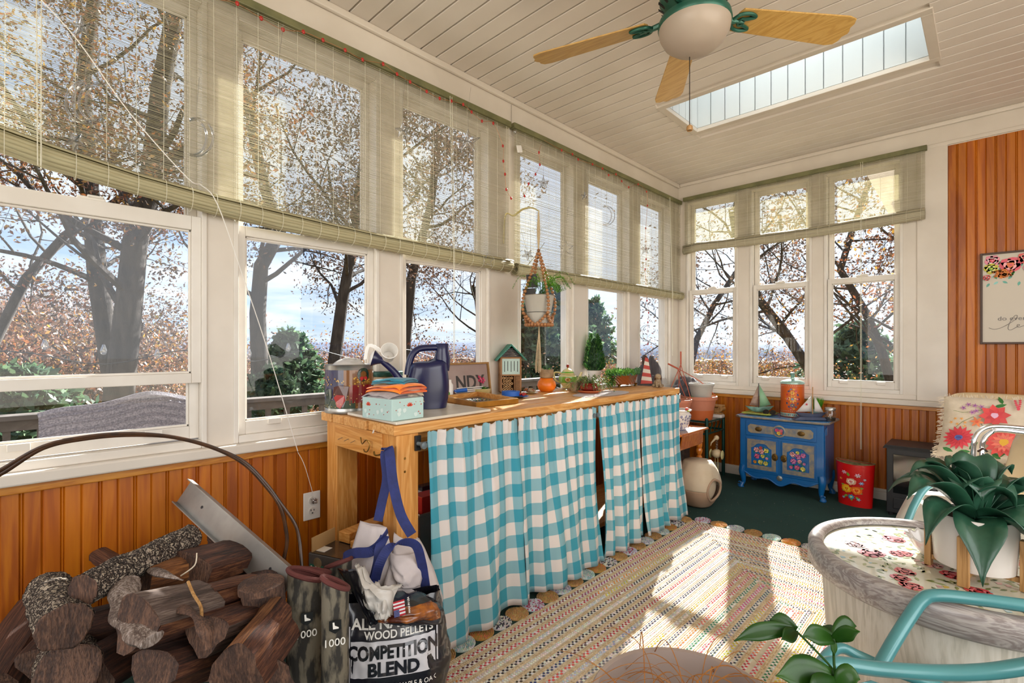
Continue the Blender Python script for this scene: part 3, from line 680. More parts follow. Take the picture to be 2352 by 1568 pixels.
for y in (yL+.03, yR-.03):
    b = MB(); b.tube([(-.66, y, .42), (-1.15, y, .40), (-1.25, y, .36), (-1.25, y, -.19)], .035, 8); b.build('arm', M_['wicker'], ws, smooth=True)
    b = MB(); b.tube([(-.66, y, .15), (-.66, y, -.19)], .03, 8); b.build('leg', M_['wicker'], ws, smooth=True)
# ---- trees
AUT = ['7d5238', '966044', '6c4838', 'a8824e', '94583a', '604438', 'c0923e', 'a8683c']
RED = ['8e5a44', '7c4e40', '9c705a', '86584a', 'a88068']
GRN = ['4f6e50', '64825e', '42604a', '78946c']
OAK = ['5e4a40', '74584a', '50423c', '866650', '6a5448']
def insun(p):
    t = (p[1]-YB)/SUN.y
    if t < .5: return False
    x = p[0]-t*SUN.x; z = p[2]-t*SUN.z; return -.1 < x < 1.9 and .6 < z < 2.1
def leafmesh(b, p, size, rn, cols, flat=False):
    if insun(p): return
    a = Vector((rn.gauss(0, 1), rn.gauss(0, 1), rn.gauss(0, 1))).normalized(); c = a.orthogonal().normalized(); 
    c = (c*rn.uniform(-1, 1)+a.cross(c)*rn.uniform(-1, 1)).normalized(); s = size*rn.uniform(.6, 1.3)
    k = .74+rn.uniform(-.28, .28); col = lin(rn.choice(cols)); col = tuple(x*k for x in col)
    p = Vector(p); b.add([p-a*s, p+c*s*.45, p+a*s, p-c*s*.45], [(0, 1, 2, 3)], 0, col)
def grow(bw, bl, p, d, L, r, lv, mx, rn, leaf, cols, curl=.25, nper=6, up=.08, path=None, br=(3, 4)):
    pts = [Vector(p)]; n = 6 if lv < 2 else 4; dd = Vector(d).normalized()
    if path: pts = [Vector(q) for q in path]; n = len(pts)-1
    else:
        for i in range(n):
            dd = (dd+Vector((rn.gauss(0, curl), rn.gauss(0, curl), rn.gauss(0, curl)+up))*.55).normalized(); pts.append(pts[-1]+dd*L/n)
    rad = [r*(1-.72*i/n) if lv else r*(1-.5*i/n) for i in range(n+1)]
    bw.tube(pts, rad, 8 if lv == 0 else (5 if lv < 3 else 3), cap=False)
    if lv >= mx-1 and leaf:
        for _ in range(nper):
            t = rn.uniform(.2, 1)*n; i = min(int(t), n-1); q = pts[i].lerp(pts[i+1], t-i)
            for _ in range(4): leafmesh(bl, q+Vector((rn.gauss(0, 1), rn.gauss(0, 1), rn.gauss(0, 1)))*leaf*2.6, leaf*.72, rn, cols)
    if lv >= mx: return
    nb = rn.randint(*br)+(9 if lv == 0 else 0)
    for k in range(nb):
        t = (.35 if lv == 0 else .25)+(.65 if lv == 0 else .75)*(k+rn.random())/nb; t *= n; i = min(int(t), n-1); q = pts[i].lerp(pts[i+1], t-i)
        dr = (pts[i+1]-pts[i]).normalized(); side = Vector((rn.gauss(0, 1), rn.gauss(0, 1), rn.gauss(0, .5)))
        side = (side-dr*side.dot(dr)).normalized(); nd = (dr*.45+side*.9).normalized()
        grow(bw, bl, q, nd, (min(L, 5.5)*rn.uniform(.38, .6) if lv == 0 else L*rn.uniform(.42, .62)), rad[i]*(.34 if lv == 0 else .5), lv+1, mx, rn, leaf, cols, curl, nper, up, None, br)
def tree(name, label, base, top, r, seed, leaf, cols, mx=4, nper=6, curl=.28, path=None, group=None, br=(3, 4), Lk=1.0):
    rn = random.Random(seed); bw = MB(); bl = MB(); base = Vector(base); top = Vector(top)
    L = (top-base).length
    if path is None:
        path = [base.lerp(top, i/7)+Vector((rn.gauss(0, 1), rn.gauss(0, 1), 0))*L*.012*(i > 0) for i in range(8)]
    grow(bw, bl, base, top-base, L*Lk, r, 0, mx, rn, leaf, cols, curl, nper, .08, path, br)
    th = thing(name, label, 'tree', base, group)
    bw.build('trunk', M_['tree_bark'], th, smooth=60)
    if leaf: o = bl.build('foliage', M_['leaf'], th); o['kind'] = 'stuff'
    return th
def tp(px, y1, dep, y0=1100):       # vertical-ish trunk seen at this picture position
    a = dp(px, 795, dep); return a
def trunkpath(pxs, dep, zb):
    P = [dp(x, y, dep) for x, y in pxs]; P = sorted(P, key=lambda q: q.z)
    lo = P[0]+(P[0]-P[1]).normalized()*1.0; lo.z = min(lo.z, zb); return [Vector((P[0].x, P[0].y, zb))]+P
tree('oak_tree', 'nearer leaning oak trunk with rusty leaves seen through the leftmost window', trunkpath([(265, 900), (225, 640), (205, 420), (190, 200), (230, -100)], 9, -3.2)[0], (0, 0, 8), .19, 11, .055, AUT, 4, 4, path=trunkpath([(265, 900), (225, 640), (205, 420), (190, 200), (230, -100)], 9, -3.2))
p = trunkpath([(272, 920), (290, 760), (310, 560), (345, 430), (370, 200), (420, -60)], 8, -3)
tree('oak_tree', 'thicker right-leaning oak trunk with orange leaves seen through the leftmost window', p[0], (0, 0, 8), .23, 12, .055, AUT, 4, 4, path=p)
p = trunkpath([(-20, 800), (60, 640), (150, 540), (330, 420), (420, 330)], 11, -4)
tree('oak_tree', 'bare crooked oak limbs crossing the left edge of the leftmost window', p[0], (0, 0, 8), .12, 13, .05, OAK, 4, 2, path=p)
p = trunkpath([(598, 900), (592, 720), (600, 610), (640, 540), (600, 400), (560, 200)], 11, -4)
tree('oak_tree', 'twisted dark oak with arching limbs seen through the second window', p[0], (0, 0, 8), .21, 5, .055, OAK, 4, 3, path=p)
p = trunkpath([(768, 830), (785, 700), (805, 590), (830, 400), (860, 200)], 10, -4)
tree('oak_tree', 'slim oak with purplish brown leaves at the right side of the second window', p[0], (0, 0, 8), .15, 21, .055, OAK, 4, 3, path=p)
p = trunkpath([(1098, 830), (1103, 760), (1095, 690), (1085, 655)], 16, -5)
tree('bare_tree', 'small bare grey tree seen through the window behind the lettered frame', p[0], (0, 0, 8), .12, 23, 0, OAK, 4, 0, path=p, Lk=.55)
p = trunkpath([(930, 800), (945, 640), (990, 470), (1010, 300)], 13, -5)
tree('oak_tree', 'tall brown oak showing through the blind left of the corner post', p[0], (0, 0, 8), .17, 26, .07, OAK, 4, 5, path=p)
# back wall side: spreading oaks against the bright sky
p = trunkpath([(1905, 960), (1860, 850), (1800, 760), (1745, 690), (1700, 600), (1680, 480)], 12, -4)
tree('oak_tree', 'spreading oak with dark limbs across the middle window of the back wall', p[0], (0, 0, 8), .16, 31, .06, OAK, 4, 1, path=p, Lk=.8)
p = trunkpath([(2060, 940), (2030, 820), (1990, 720), (1930, 620), (1960, 520), (2010, 380)], 11, -4)
tree('oak_tree', 'oak with sparse rusty leaves across the right window of the back wall', p[0], (0, 0, 8), .11, 33, .06, OAK, 4, 1, path=p, Lk=.7)
p = trunkpath([(2130, 960), (2110, 800), (2090, 640), (2100, 480)], 10, -4)
tree('oak_tree', 'dense rusty oak at the right edge of the back wall windows', p[0], (0, 0, 8), .14, 37, .06, AUT, 4, 4, path=p, Lk=.6)
p = trunkpath([(1560, 960), (1600, 780), (1640, 700), (1700, 610)], 15, -5)
tree('oak_tree', 'small oak with fine dark twigs in the left window of the back wall', p[0], (0, 0, 8), .13, 39, .06, OAK, 4, 1, path=p, Lk=.6)
# evergreens
def pine(label, px, ytop, ybot, dep, w, seed, cols=GRN, ntier=26, bare=.0):
    rn = random.Random(seed); top = dp(px, ytop, dep); bot = dp(px, ybot, dep); H = top.z-bot.z; bot.z -= 2; bw = MB(); bl = MB()
    bw.tube([bot, top], [.02*H+.03, .02], 6)
    for k in range(ntier):
        t = bare+(1-bare)*k/ntier; z = top.z-H*(1-t); rr = w*(1-t)**.75*rn.uniform(.7, 1.1)+.08*w
        for q in range(7):
            an = rn.random()*6.28; e = Vector((top.x+rr*cos(an), top.y+rr*sin(an), z+rn.uniform(-.02, .08)*H)); s = Vector((top.x, top.y, z)); bw.tube([s, e], [.02, .006], 3, cap=False)
            for _ in range(26):
                u = rn.uniform(.3, 1.08); leafmesh(bl, s.lerp(e, u)+Vector((rn.gauss(0, 1), rn.gauss(0, 1), rn.gauss(0, .7)))*.07*w, .055*w+.05, rn, cols)
    th = thing('pine_tree', label, 'tree', bot); bw.build('trunk', M_['tree_bark'], th); o = bl.build('foliage', M_['leaf'], th); o['kind'] = 'stuff'; return th
pine('tall loose pine seen beside the hanging planter', 1290, 640, 860, 17, 1.5, 2, ntier=22, bare=.2)
pine('leaning round-topped pine behind the potted topiary', 1362, 690, 840, 22, 1.4, 3)
pine('short dark pine low in the second window', 668, 765, 930, 13, 1.1, 4)
pine('green bushy pine at the bottom of the leftmost window', 60, 850, 1020, 10, 1.4, 5)
pine('pale green pine behind the deck railing in the second window', 620, 850, 1000, 11, 1.0, 6)
pine('dark pine low in the window behind the bead planter', 1225, 700, 900, 15, 1.2, 8)
pine('round dark evergreen in the right window of the back wall', 1965, 748, 900, 24, 2.6, 9)
# woods below the horizon: shared trees
rn = random.Random(99); protos = []
for k, (cols, nm) in enumerate(((AUT, 0), (RED, 1), (OAK, 2), (['8a5a2c', 'b07a34', '7a6a34'], 3))):
    bw = MB(); bl = MB(); bw.tube([(0, 0, 0), (.1, 0, 2.4)], [.09, .04], 5)
    for _ in range(16):
        a = rn.random()*6.28; z = rn.uniform(.8, 2.3); L = rn.uniform(.7, 1.3); bw.tube([(0.05, 0, z), (L*.5*cos(a), L*.5*sin(a), z+L*.35), (L*cos(a), L*sin(a), z+L*.9)], [.035, .022, .008], 3, cap=False)
    for _ in range(3000):
        a = rn.random()*6.28; r = 1.45*rn.random()**.45; z = 2.3+rn.gauss(0, .75); leafmesh(bl, (r*cos(a), r*sin(a), z), .05, rn, cols)
    th = thing('autumn_tree', 'rust and brown autumn tree in the woods below the house', 'tree', (0, 0, 0), 'autumn woods below the house')
    w = bw.build('trunk', M_['tree_bark'], th); f = bl.build('foliage', M_['leaf'], th); f['kind'] = 'stuff'; protos.append((th, w, f))
used = [0]*4; cnt = 0
LBL = ['rusty brown leaved tree in the autumn woods below the house', 'reddish leaved tree in the autumn woods below the house', 'grey brown leaved tree in the autumn woods below the house', 'yellow brown leaved tree in the autumn woods below the house']
GRP = ['rusty trees in the woods', 'reddish trees in the woods', 'grey brown trees in the woods', 'yellow brown trees in the woods']
for i in range(230):
    px = rn.uniform(-60, 2140); dep = 13+70*rn.random()**1.3
    c = dp(px, 795, dep)
    if c.x > -7 and c.y < 13: continue
    g = gz(c.x, c.y); want = rn.uniform(815, 900) if dep > 26 else rn.uniform(850, 960)
    if px < 470: want -= 190*rn.random()
    topz_ = 1.08+(795-want)/1130*dep; s = max(.9, (topz_-g)/3.4)
    if dep > 30: s = min(s, 2.6)
    k = rn.randrange(4); th, w, f = protos[k]
    if used[k]:
        t2 = th.copy(); COL.objects.link(t2)
        for ch in (w, f): c2 = ch.copy(); COL.objects.link(c2); c2.parent = t2
        th = t2
    used[k] = 1; th['label'] = LBL[k]; th['group'] = GRP[k]; th.location = (c.x, c.y, topz_-3.4*s); th.scale = (s, s, s); th.rotation_euler = (0, 0, rn.random()*6.28)
# corner of a neighbouring roof eave outside the back wall
b = MB(); e = [at(1990, 400, 'Y', 4.95), at(2080, 560, 'Y', 4.95), at(2140, 560, 'Y', 4.95), at(2140, 330, 'Y', 4.95)]
b.prism([tuple(q) for q in e], (0, .08, 0)); o = b.build('eave', M_['white_paint']); tag(o, 'pale slanting roof eave outside the right back window', 'eave')
# ================================================================== workbench
ZT = .815
bench = thing('workbench', 'long pine workbench under the left windows with a gingham skirt', 'workbench', (.28, 2.07, 0))
bX0, bX1, bY0, bY1 = .10, .635, .90, 3.0
src = None
wds = [.086]*6
x = bX0
for i in range(6):
    w = (bX1-bX0-.001)/6
    b = MB(); dz = R.uniform(-.0012, .0012); b.box((x+.002, bY0+R.uniform(-.006, .006), ZT-.034+dz), (x+w-.002, bY1+R.uniform(-.004, .004), ZT+dz)); b.build('top_board', M_['bench_y'], bench, bevel=.003); x += w
lg = [((bX1-.092, bY0+.012), (bX1-.006, bY0+.10)), ((bX1-.092, bY1-.10), (bX1-.006, bY1-.012)), ((bX0+.02, bY0+.012), (bX0+.105, bY0+.10)), ((bX0+.02, bY1-.10), (bX0+.105, bY1-.012)), ((bX1-.092, 2.0), (bX1-.03, 2.088))]
for (a, c) in lg:
    b = MB(); b.box((a[0], a[1], 0), (c[0], c[1], ZT-.035)); l = b.build('leg', M_['bench_z'], bench, bevel=.003)
    if a == lg[0][0]:
        for z in (.70, .655):
            q = MB(); q.lathe([(.0045, 0), (.003, .002)], (bX1-.006, bY0+.045, z), 10, rot=Matrix.Rotation(pi/2, 3, 'Y')); q.build('screw', M_['brass'], l)
b = MB(); b.box((bX0+.1, bY0+.006, ZT-.125), (bX1-.09, bY0+.044, ZT-.036)); ap = b.build('end_rail', M_['bench_x'], bench, bevel=.003)
b = MB(); b.box((bX0+.1, bY1-.05, ZT-.125), (bX1-.09, bY1-.012, ZT-.036)); b.build('end_rail', M_['bench_x'], bench, bevel=.003)
b = MB(); b.box((bX1-.075, bY0+.1, ZT-.11), (bX1-.037, bY1-.1, ZT-.036)); b.build('front_rail', M_['bench_y'], bench, bevel=.003)
b = MB(); b.box((bX0+.02, bY0+.012, .10), (bX1-.09, bY1-.05, .125)); b.build('lower_shelf', M_['bench_y'], bench, bevel=.003)
for px in (786, 800, 815):
    p = at(px, 1003+(px-780)*.25, 'Y', bY0+.004); b = MB(); b.tube([p, p+Vector((.006, -.02, -.004))], .0016, 6); b.build('nail', M_['steel'], bench)
p = at(845, 1012, 'Y', bY0+.004); b = MB(); b.tube(bez([p+Vector((-.03, -.012, .01)), p+Vector((-.012, -.016, -.01)), p+Vector((.02, -.018, .008)), p+Vector((.03, -.01, -.006)), p+Vector((.026, -.016, -.03)), p+Vector((.01, -.018, -.034)), p+Vector((0, -.016, -.028))], 6), .0024, 6); b.build('coat_hook', M_['brass'], bench, smooth=True)
hk = at(893, 1036, 'Y', bY0+.004); b = MB(); b.tube(bez([hk+Vector((0, .006, .004)), hk+Vector((0, -.02, -.004)), hk+Vector((0, -.05, -.006)), hk+Vector((0, -.056, .008))], 5), .003, 6); b.build('coat_hook', M_['brass'], bench, smooth=True)
# curtain rods and curtains
for nm, y0, y1 in (('left', .99, 2.005), ('right', 2.03, 2.925)):
    cr = thing('curtain_rod', 'dark grey curtain rod under the %s half of the bench top' % ('nearer' if nm == 'left' else 'farther'), 'curtain rod', (bX1+.022, (y0+y1)/2, .72))
    b = MB(); b.tube([(bX1-.004, y0, .745), (bX1+.02, y0+.004, .745), (bX1+.02, y1-.004, .745), (bX1-.004, y1, .745)], .007, 8); b.build('rod', M_['rod_grey'], cr, smooth=True)
    for y in (y0+.004, y1-.004):
        b = MB(); b.box((bX1-.006, y-.012, .72), (bX1+.003, y+.012, .772)); b.build('bracket', M_['black'], cr, bevel=.002)
        b = MB(); b.lathe([(.004, -.004), (.012, -.002), (.012, .006), (.004, .009)], (bX1+.032, y, .742), 12, sx=1, rot=Matrix.Rotation(pi/2, 3, 'Y')); b.build('end_cap', M_['rod_grey'], cr, smooth=True)
def curtain(label, y0, y1, seed, b0, b1, zb=.03, flare=.06, phase=0, nf=None):
    rn = random.Random(seed); L = y1-y0; nf = nf or int(L/.034); H = .783-zb
    ph = [rn.uniform(-.9, .9) for _ in range(60)]; am = [rn.uniform(.5, 1.3) for _ in range(60)]
    def prof(s, m=1.0):       # fold displacement along the cloth
        q = s*nf*m; i = int(q); t = q-i; t2 = t*t*(3-2*t); a = am[i % 60]*(1-t2)+am[(i+1) % 60]*t2
        return a*sin(2*pi*q+ph[i % 60]*(1-t2)+ph[(i+1) % 60]*t2)
    def broad(u, v): return noise.noise(Vector((u*L*9, v*1.1, seed*3.7)))+.5*noise.noise(Vector((u*L*22, v*1.6, seed*5.1)))
    def fn(u, v):
        z = .783-H*v; yt = y0+L*u; yb = b0+(b1-b0)*u; y = yt+(yb-yt)*v**1.2
        g = exp(-v*5.5)
        x = bX1+.037+.0095*prof(u)*g+.0045*prof(u, .5)*(1-g)+.046*broad(u, v)*(.25+.75*v)+.011*sin(u*L*58+seed*2+3*v+2*sin(u*5))*(.35+.65*v)*(.5+.5*noise.noise(Vector((u*L*6, 0, seed))))*1.6+.022*v
        if v < .04: x = bX1+.037+.006*prof(u); z += .004*sin(u*nf*4.1)+.003*sin(u*nf*9)
        elif v <= .065: x = bX1+.036+.004*prof(u)
        y += .006*prof(u+.25/nf)*g+.012*broad(u+3, v)*v
        return (x, y, z+.003*sin(u*9+seed))
    b = MB(); vv = [0, .015, .03, .045, .055, .065, .075, .09, .11]+[.11+.89*i/26 for i in range(1, 27)]
    nu = int(L*150); o = 0
    for v in vv:
        for i in range(nu+1): b.V.append(fn(i/nu, v))
    st = 1.25*L
    for j in range(len(vv)-1):
        for i in range(nu):
            b.U[len(b.F)] = [(seed*.37+st*i/nu, vv[j]*H), (seed*.37+st*(i+1)/nu, vv[j]*H), (seed*.37+st*(i+1)/nu, vv[j+1]*H), (seed*.37+st*i/nu, vv[j+1]*H)]
            w = nu+1; b.F.append((j*w+i, j*w+i+1, (j+1)*w+i+1, (j+1)*w+i)); b.M.append(0); b.C.append(None)
    o = b.build('curtain', M_['gingham'], smooth=180, solid=.0015)
    tag(o, label, 'curtain', 'gingham curtains on the workbench'); return o
curtain('turquoise gingham curtain panel nearest the pellet bag', 1.005, 1.455, 1, 1.01, 1.50)
curtain('turquoise gingham curtain panel, second from the pellet bag', 1.452, 2.005, 2, 1.505, 2.05)
curtain('turquoise gingham curtain panel, third from the pellet bag, just past the dark gap', 2.03, 2.44, 3, 2.058, 2.47)
curtain('turquoise gingham curtain panel nearest the wooden stool', 2.435, 2.925, 4, 2.485, 2.965)

# ---------------------------------------------------------------- things on the bench
def on(px, py, z=ZT+.001):
    q = at(px, py, 'Z', z)
    if q.x < bX0-.01: q = at(px, py, 'X', bX0-.01); q.z = z
    return q
# white board
b = MB(); P4 = [on(797, 953), on(910, 977), on(1128, 945), on(1010, 928)]; b.prism([tuple(q) for q in P4], (0, 0, .011)); tag(b.build('board', M_['marble'], bevel=.004), 'off-white marble slab lying under the tissue box and watering can', 'board')
ZM = ZT+.013
# christmas tin
p = on(800, 945); c = (p.x-.01, p.y+.01, ZT+.002); r = .088; Ht = .175
tn = thing('popcorn_tin', 'large round holiday tin with a wreath print and silver rim, plastic film inside', 'tin', c)
b = MB(); b.lathe([(r*.99, 0), (r, .004), (r, .012), (r*.985, .016), (r*.985, Ht-.018), (r, Ht-.014), (r, Ht-.002), (r*1.015, Ht), (r*.985, Ht+.002), (r*.97, Ht-.003), (r*.97, .01)], c, 48, cap=False); b.build('body', M_['steel'], tn, smooth=True)
def cylfn(c, r, z0): return lambda u, v, l: (c[0]+(r+l)*cos(u/r), c[1]+(r+l)*sin(u/r), c[2]+z0+v)
vdir = math.atan2(CAM[1]-c[1], CAM[0]-c[0]); f0 = cylfn(c, r*.985, .018)
pt = Paint(lambda u, v, l: f0(u+vdir*r*.985, v, l), .0005)
def band(pt, u0, u1, v0, v1, c, n=12):
    for i in range(n): a = u0+(u1-u0)*i/n; e = u0+(u1-u0)*(i+1)/n; pt.poly([(a, v0), (e, v0), (e, v1), (a, v1)], c)
vh = Ht-.036
band(pt, -.14, -.02, 0, vh, '1a1e4c'); band(pt, -.02, .14, 0, vh, '7a4a1e', 16); pt.l = 2
band(pt, .0, .13, .02, .085, '7a1616', 12); band(pt, -.14, .02, 0, .03, '3a4a3a'); pt.l = 3
for i in range(26): a = 2*pi*i/26; pt.blob(.052+.019*cos(a), .122+.019*sin(a), .0065, J('1f3326', .3), 6)
pt.l = 4
for d in (-.008, .008): pt.blob(.052+d, .108, .008, 'b01818', 7)
for i in range(40): pt.blob(-.1+.23*R.random(), .09+.014*R.random()+.01*sin(i), .003, J('c89a3a', .2), 5)
for i in range(60): pt.blob(-.13+.26*R.random(), .005+.05*R.random(), .0018, 'e8c070', 4)
pt.blob(-.03, .05, .028, '4a1a14', 10, .2, 1.5); pt.blob(-.085, .045, .02, '2c3a2a', 9, .2, 1.6)
pt.l = 5; pt.blob(-.035, .03, .02, 'a81616', 9, .25, 1.2); pt.blob(.07, .03, .016, 'b81818', 9, .3)
pt.build('printed_scene', tn, M_['gloss_print'])
b = MB(); rn = random.Random(4)
b.grid(lambda u, v: (c[0]+r*.9*v*cos(2*pi*u), c[1]+r*.9*v*sin(2*pi*u), c[2]+Ht-.02+.045*(1-v*v)+.014*noise.noise(Vector((cos(6.28*u)*v*4, sin(6.28*u)*v*4, 1)))), 28, 8, cu=True); b.build('plastic_film', M_['film'], tn, smooth=50)
# second tin behind
p = on(905, 928); c2 = (p.x-.12, p.y+.03, ZT+.002)
t2 = thing('biscuit_tin', 'smaller round tin with a dark green lid behind the towels', 'tin', c2)
b = MB(); b.lathe([(.075, 0), (.077, .004), (.077, .12), (.07, .125)], c2, 32); b.build('body', M_['tan_glaze'], t2, smooth=True)
b = MB(); b.lathe([(.079, .122), (.081, .125), (.081, .142), (.076, .146)], c2, 32); b.build('lid', M_['stand_green'], t2, smooth=True)
# white cup behind the spout
p = dp(893, 812, 1.78); wc = thing('white_scoop', 'white plastic scoop cup lying in the large holiday tin', 'cup', p)
ro = Matrix.Rotation(radians(65), 3, 'Y') @ Matrix.Rotation(radians(25), 3, 'X')
b = MB(); b.lathe([(.004, -.03), (.022, -.03), (.028, .02), (.031, .03), (.029, .031), (.024, .018), (.02, -.026)], p, 20, rot=ro, cap=False); b.build('cup', M_['white_plastic'], wc, smooth=True)
b = MB(); b.ribbon(bez([p+Vector((-.02, -.02, .01)), p+Vector((-.05, -.05, .03)), p+Vector((-.06, -.06, -.02))], 5), (0, 0, 1), .012, .002); b.build('handle', M_['white_plastic'], wc)
# tissue box with folded towels
A, B, C = on(832, 958, ZM), on(900, 968, ZM), on(973, 958, ZM); uu = (C-B); D = A+uu; h = .073
tb = thing('tissue_box', 'pale blue green tissue box printed with small red sprigs under folded towels', 'box', (A+B+C+D)/4)
b = MB(); b.prism([tuple(q) for q in (A, B, C, D)], (0, 0, h)); b.build('carton', M_['tissue_box'], tb, bevel=.002)
for (o_, e_) in ((A, B), (B, C)):
    w = (e_-o_).length; pf = plane_fn(o_, e_-o_, (0, 0, 1)); pt = Paint(pf, .0005)
    n_ = 9
    for i in range(n_):
        u = w*(.08+.84*R.random()); v = h*(.08+.75*R.random()); s_ = R.uniform(.003, .006)
        for k in (-.6, 0, .6): pt.leaf(u, v, s_, s_*.5, pi/2+k, 'c85a50')
    u = w*(.22 if o_ is A else .55); v = h*.62
    for k in (-1.2, -.6, 0, .6, 1.2): pt.leaf(u, v, .015, .007, pi/2+k, 'd8523a')
    for k in range(4): u2 = w*R.uniform(.1, .9); pt.blob(u2, h*R.uniform(.1, .5), .008, 'cfe0dc', 7)
    pt.build('sprig_print', tb)
ctr = (A+B+C+D)/4
def folded(name, label, cen, ux, uy, lx, ly, th, layers, mat, seed, droop=.0):
    root = thing(name, label, 'cloth', cen, 'folded cloths on the tissue box'); rn = random.Random(seed); ux = Vector(ux).normalized(); uy = Vector(uy).normalized()
    for k in range(layers):
        b = MB(); z0 = th*k
        def f(u, v, z0=z0, k=k):
            a = 2*pi*v; x = (u-.5)*lx*(1-.03*k); yy = cos(a)*ly/2; yy = max(-ly/2*.96, min(ly/2*.96, yy*1.15)); zz = z0+th*(.5+.5*sin(a))
            q = noise.noise(Vector((u*3, v*2, seed+k)))
            e = abs(2*u-1)**3+abs(yy/(ly/2))**4*.6
            return Vector(cen)+ux*(x+.006*q)+uy*(yy+.006*q)+Vector((0, 0, zz+.006*q*(k+1)*.5-droop*e))
        b.grid(f, 22, 16, cv=True); 
        for u in (0, 1): pass
        b.build('fold', M_[mat], root, smooth=60)
    return root
ua = (B-A); ub = (C-B); zt_ = ZM+h
folded('towel', 'greyish pink towel folded at the bottom of the pile on the tissue box', Vector((ctr.x, ctr.y, zt_+.001))+ub*.02-ua*.08, ua, ub, .16, .14, .010, 2, 'grey_towel', 3, .012)
cc_ = Vector((ctr.x, ctr.y, zt_+.001))+ub*.42+ua*.1
folded('crumpled_cloth', 'cream cloth rolled over the right end of the tissue box', cc_, ua, ub, .085, .07, .012, 3, 'cream_cloth', 8, .02)
folded('towel', 'bright orange folded cloth between the grey towel and the teal cloth', Vector((ctr.x, ctr.y, zt_+.024))+ub*.12, ua+ub*.3, ub, .15, .12, .011, 2, 'orange_cloth', 5, .008)
folded('towel', 'teal blue folded cloth on top of the pile', Vector((ctr.x, ctr.y, zt_+.049))+ub*.1-ua*.02, ua+ub*.7, ub-ua*.2, .12, .085, .009, 2, 'teal_cloth', 6, .006)
# watering can
p = on(975, 938, ZM); c = Vector((p.x-.03, p.y+.035, ZM)); uW = (RT*.97+FW*.24).normalized(); vW = Vector((-uW.y, uW.x, 0))
wcn = thing('watering_can', 'dark blue plastic watering can with a long spout and white rose', 'watering can', c)
b = MB()
def can(u, v):
    a = 2*pi*u; z = .20*v
    rx = .078+.010*sin(pi*min(v*1.3, 1)); ry = .066
    if v > .80: k = (v-.80)/.20; rx *= sqrt(max(0, 1-(k*.96)**2)); ry *= sqrt(max(0, 1-(k*.93)**2)); z = .16+.03*sin(k*pi/2)
    ex = abs(cos(a))**.75*(1 if cos(a) > 0 else -1); ey = abs(sin(a))**.75*(1 if sin(a) > 0 else -1)
    zz = z+(.012*max(0, ex)*v if v > .5 else 0)
    return c+uW*(rx*ex+.006*v)+vW*ry*ey+Vector((0, 0, zz))
b.grid(can, 36, 22, cu=True); b.build('body', M_['navy_plastic'], wcn, smooth=60, subd=1)
b = MB(); hp = [(-.080, .135), (-.066, .205), (-.036, .240), (.02, .247), (.065, .246)]
b.tube(bez([c+uW*x+Vector((0, 0, z)) for x, z in hp], 6), .013, 10, flat=1.2); b.build('handle', M_['navy_plastic'], wcn, smooth=True)
b = MB(); b.lathe([(.03, .15), (.034, .20), (.026, .235), (.027, .262), (.024, .264), (.022, .24)], c+uW*.062, 20, cap=False); b.build('filler_neck', M_['navy_plastic'], wcn, smooth=60)
b = MB(); sp_ = bez([c+uW*-.065+Vector((0, 0, .035)), c+uW*-.095+Vector((0, 0, .09)), c+uW*-.135+Vector((0, 0, .15)), c+uW*-.185+Vector((0, 0, .195))], 6); b.tube(sp_, [.022-.012*i/(len(sp_)-1) for i in range(len(sp_))], 12); b.build('spout', M_['navy_plastic'], wcn, smooth=True)
sd_ = Vector((0, 0, .30))-uW*1.0-FW*.02; sd_.normalize(); q = sd_.to_track_quat('Z', 'Y').to_matrix()
b = MB(); b.lathe([(.010, -.012), (.018, .008), (.033, .03), (.033, .034)], sp_[-1], 24, rot=q, cap=False); rs = b.build('rose', M_['navy_plastic'], wcn, smooth=True)
b = MB(); b.lathe([(.033, .032), (.031, .038), (.015, .043), (.001, .044)], sp_[-1], 24, rot=q); b.build('rose_face', M_['white_plastic'], rs, smooth=True)
# golden tray frame lying flat
P4 = [on(1016, 920), on(1094, 937), on(1191, 926), on(1097, 906)]
cx = sum(P4, Vector())/4; tr = thing('shadow_box_frame', 'shallow gold box frame lying flat beside the watering can', 'frame', cx)
for i in range(4):
    a, e = P4[i], P4[(i+1) % 4]; ia, ie = a.lerp(cx, .13), e.lerp(cx, .13); b = MB(); b.prism([a, e, ie, ia], (0, 0, .024)); b.build('side', M_['gold_frame' if i in (0, 1) else 'bench_y'], tr, bevel=.001)
b = MB(); b.prism([q.lerp(cx, .12) for q in P4], (0, 0, .003)); b.build('backing', M_['wood_frame_gold'], tr)
b = MB(); b.prism([q.lerp(cx, .45)+Vector((0, 0, .003)) for q in P4], (0, 0, .003)); b.build('inner_panel', M_['black'], tr)
b = MB()
for _ in range(30):
    t = cx+Vector((R.uniform(-.04, .04), R.uniform(-.04, .04), .008)); b.ball(t, .003, 5, c=R.choice(['4aa06a', 'd8d0c0', 'b8a040', '8a6a9a']))
o = b.build('bead_trinkets', M_['print'], tr); o['kind'] = 'stuff'
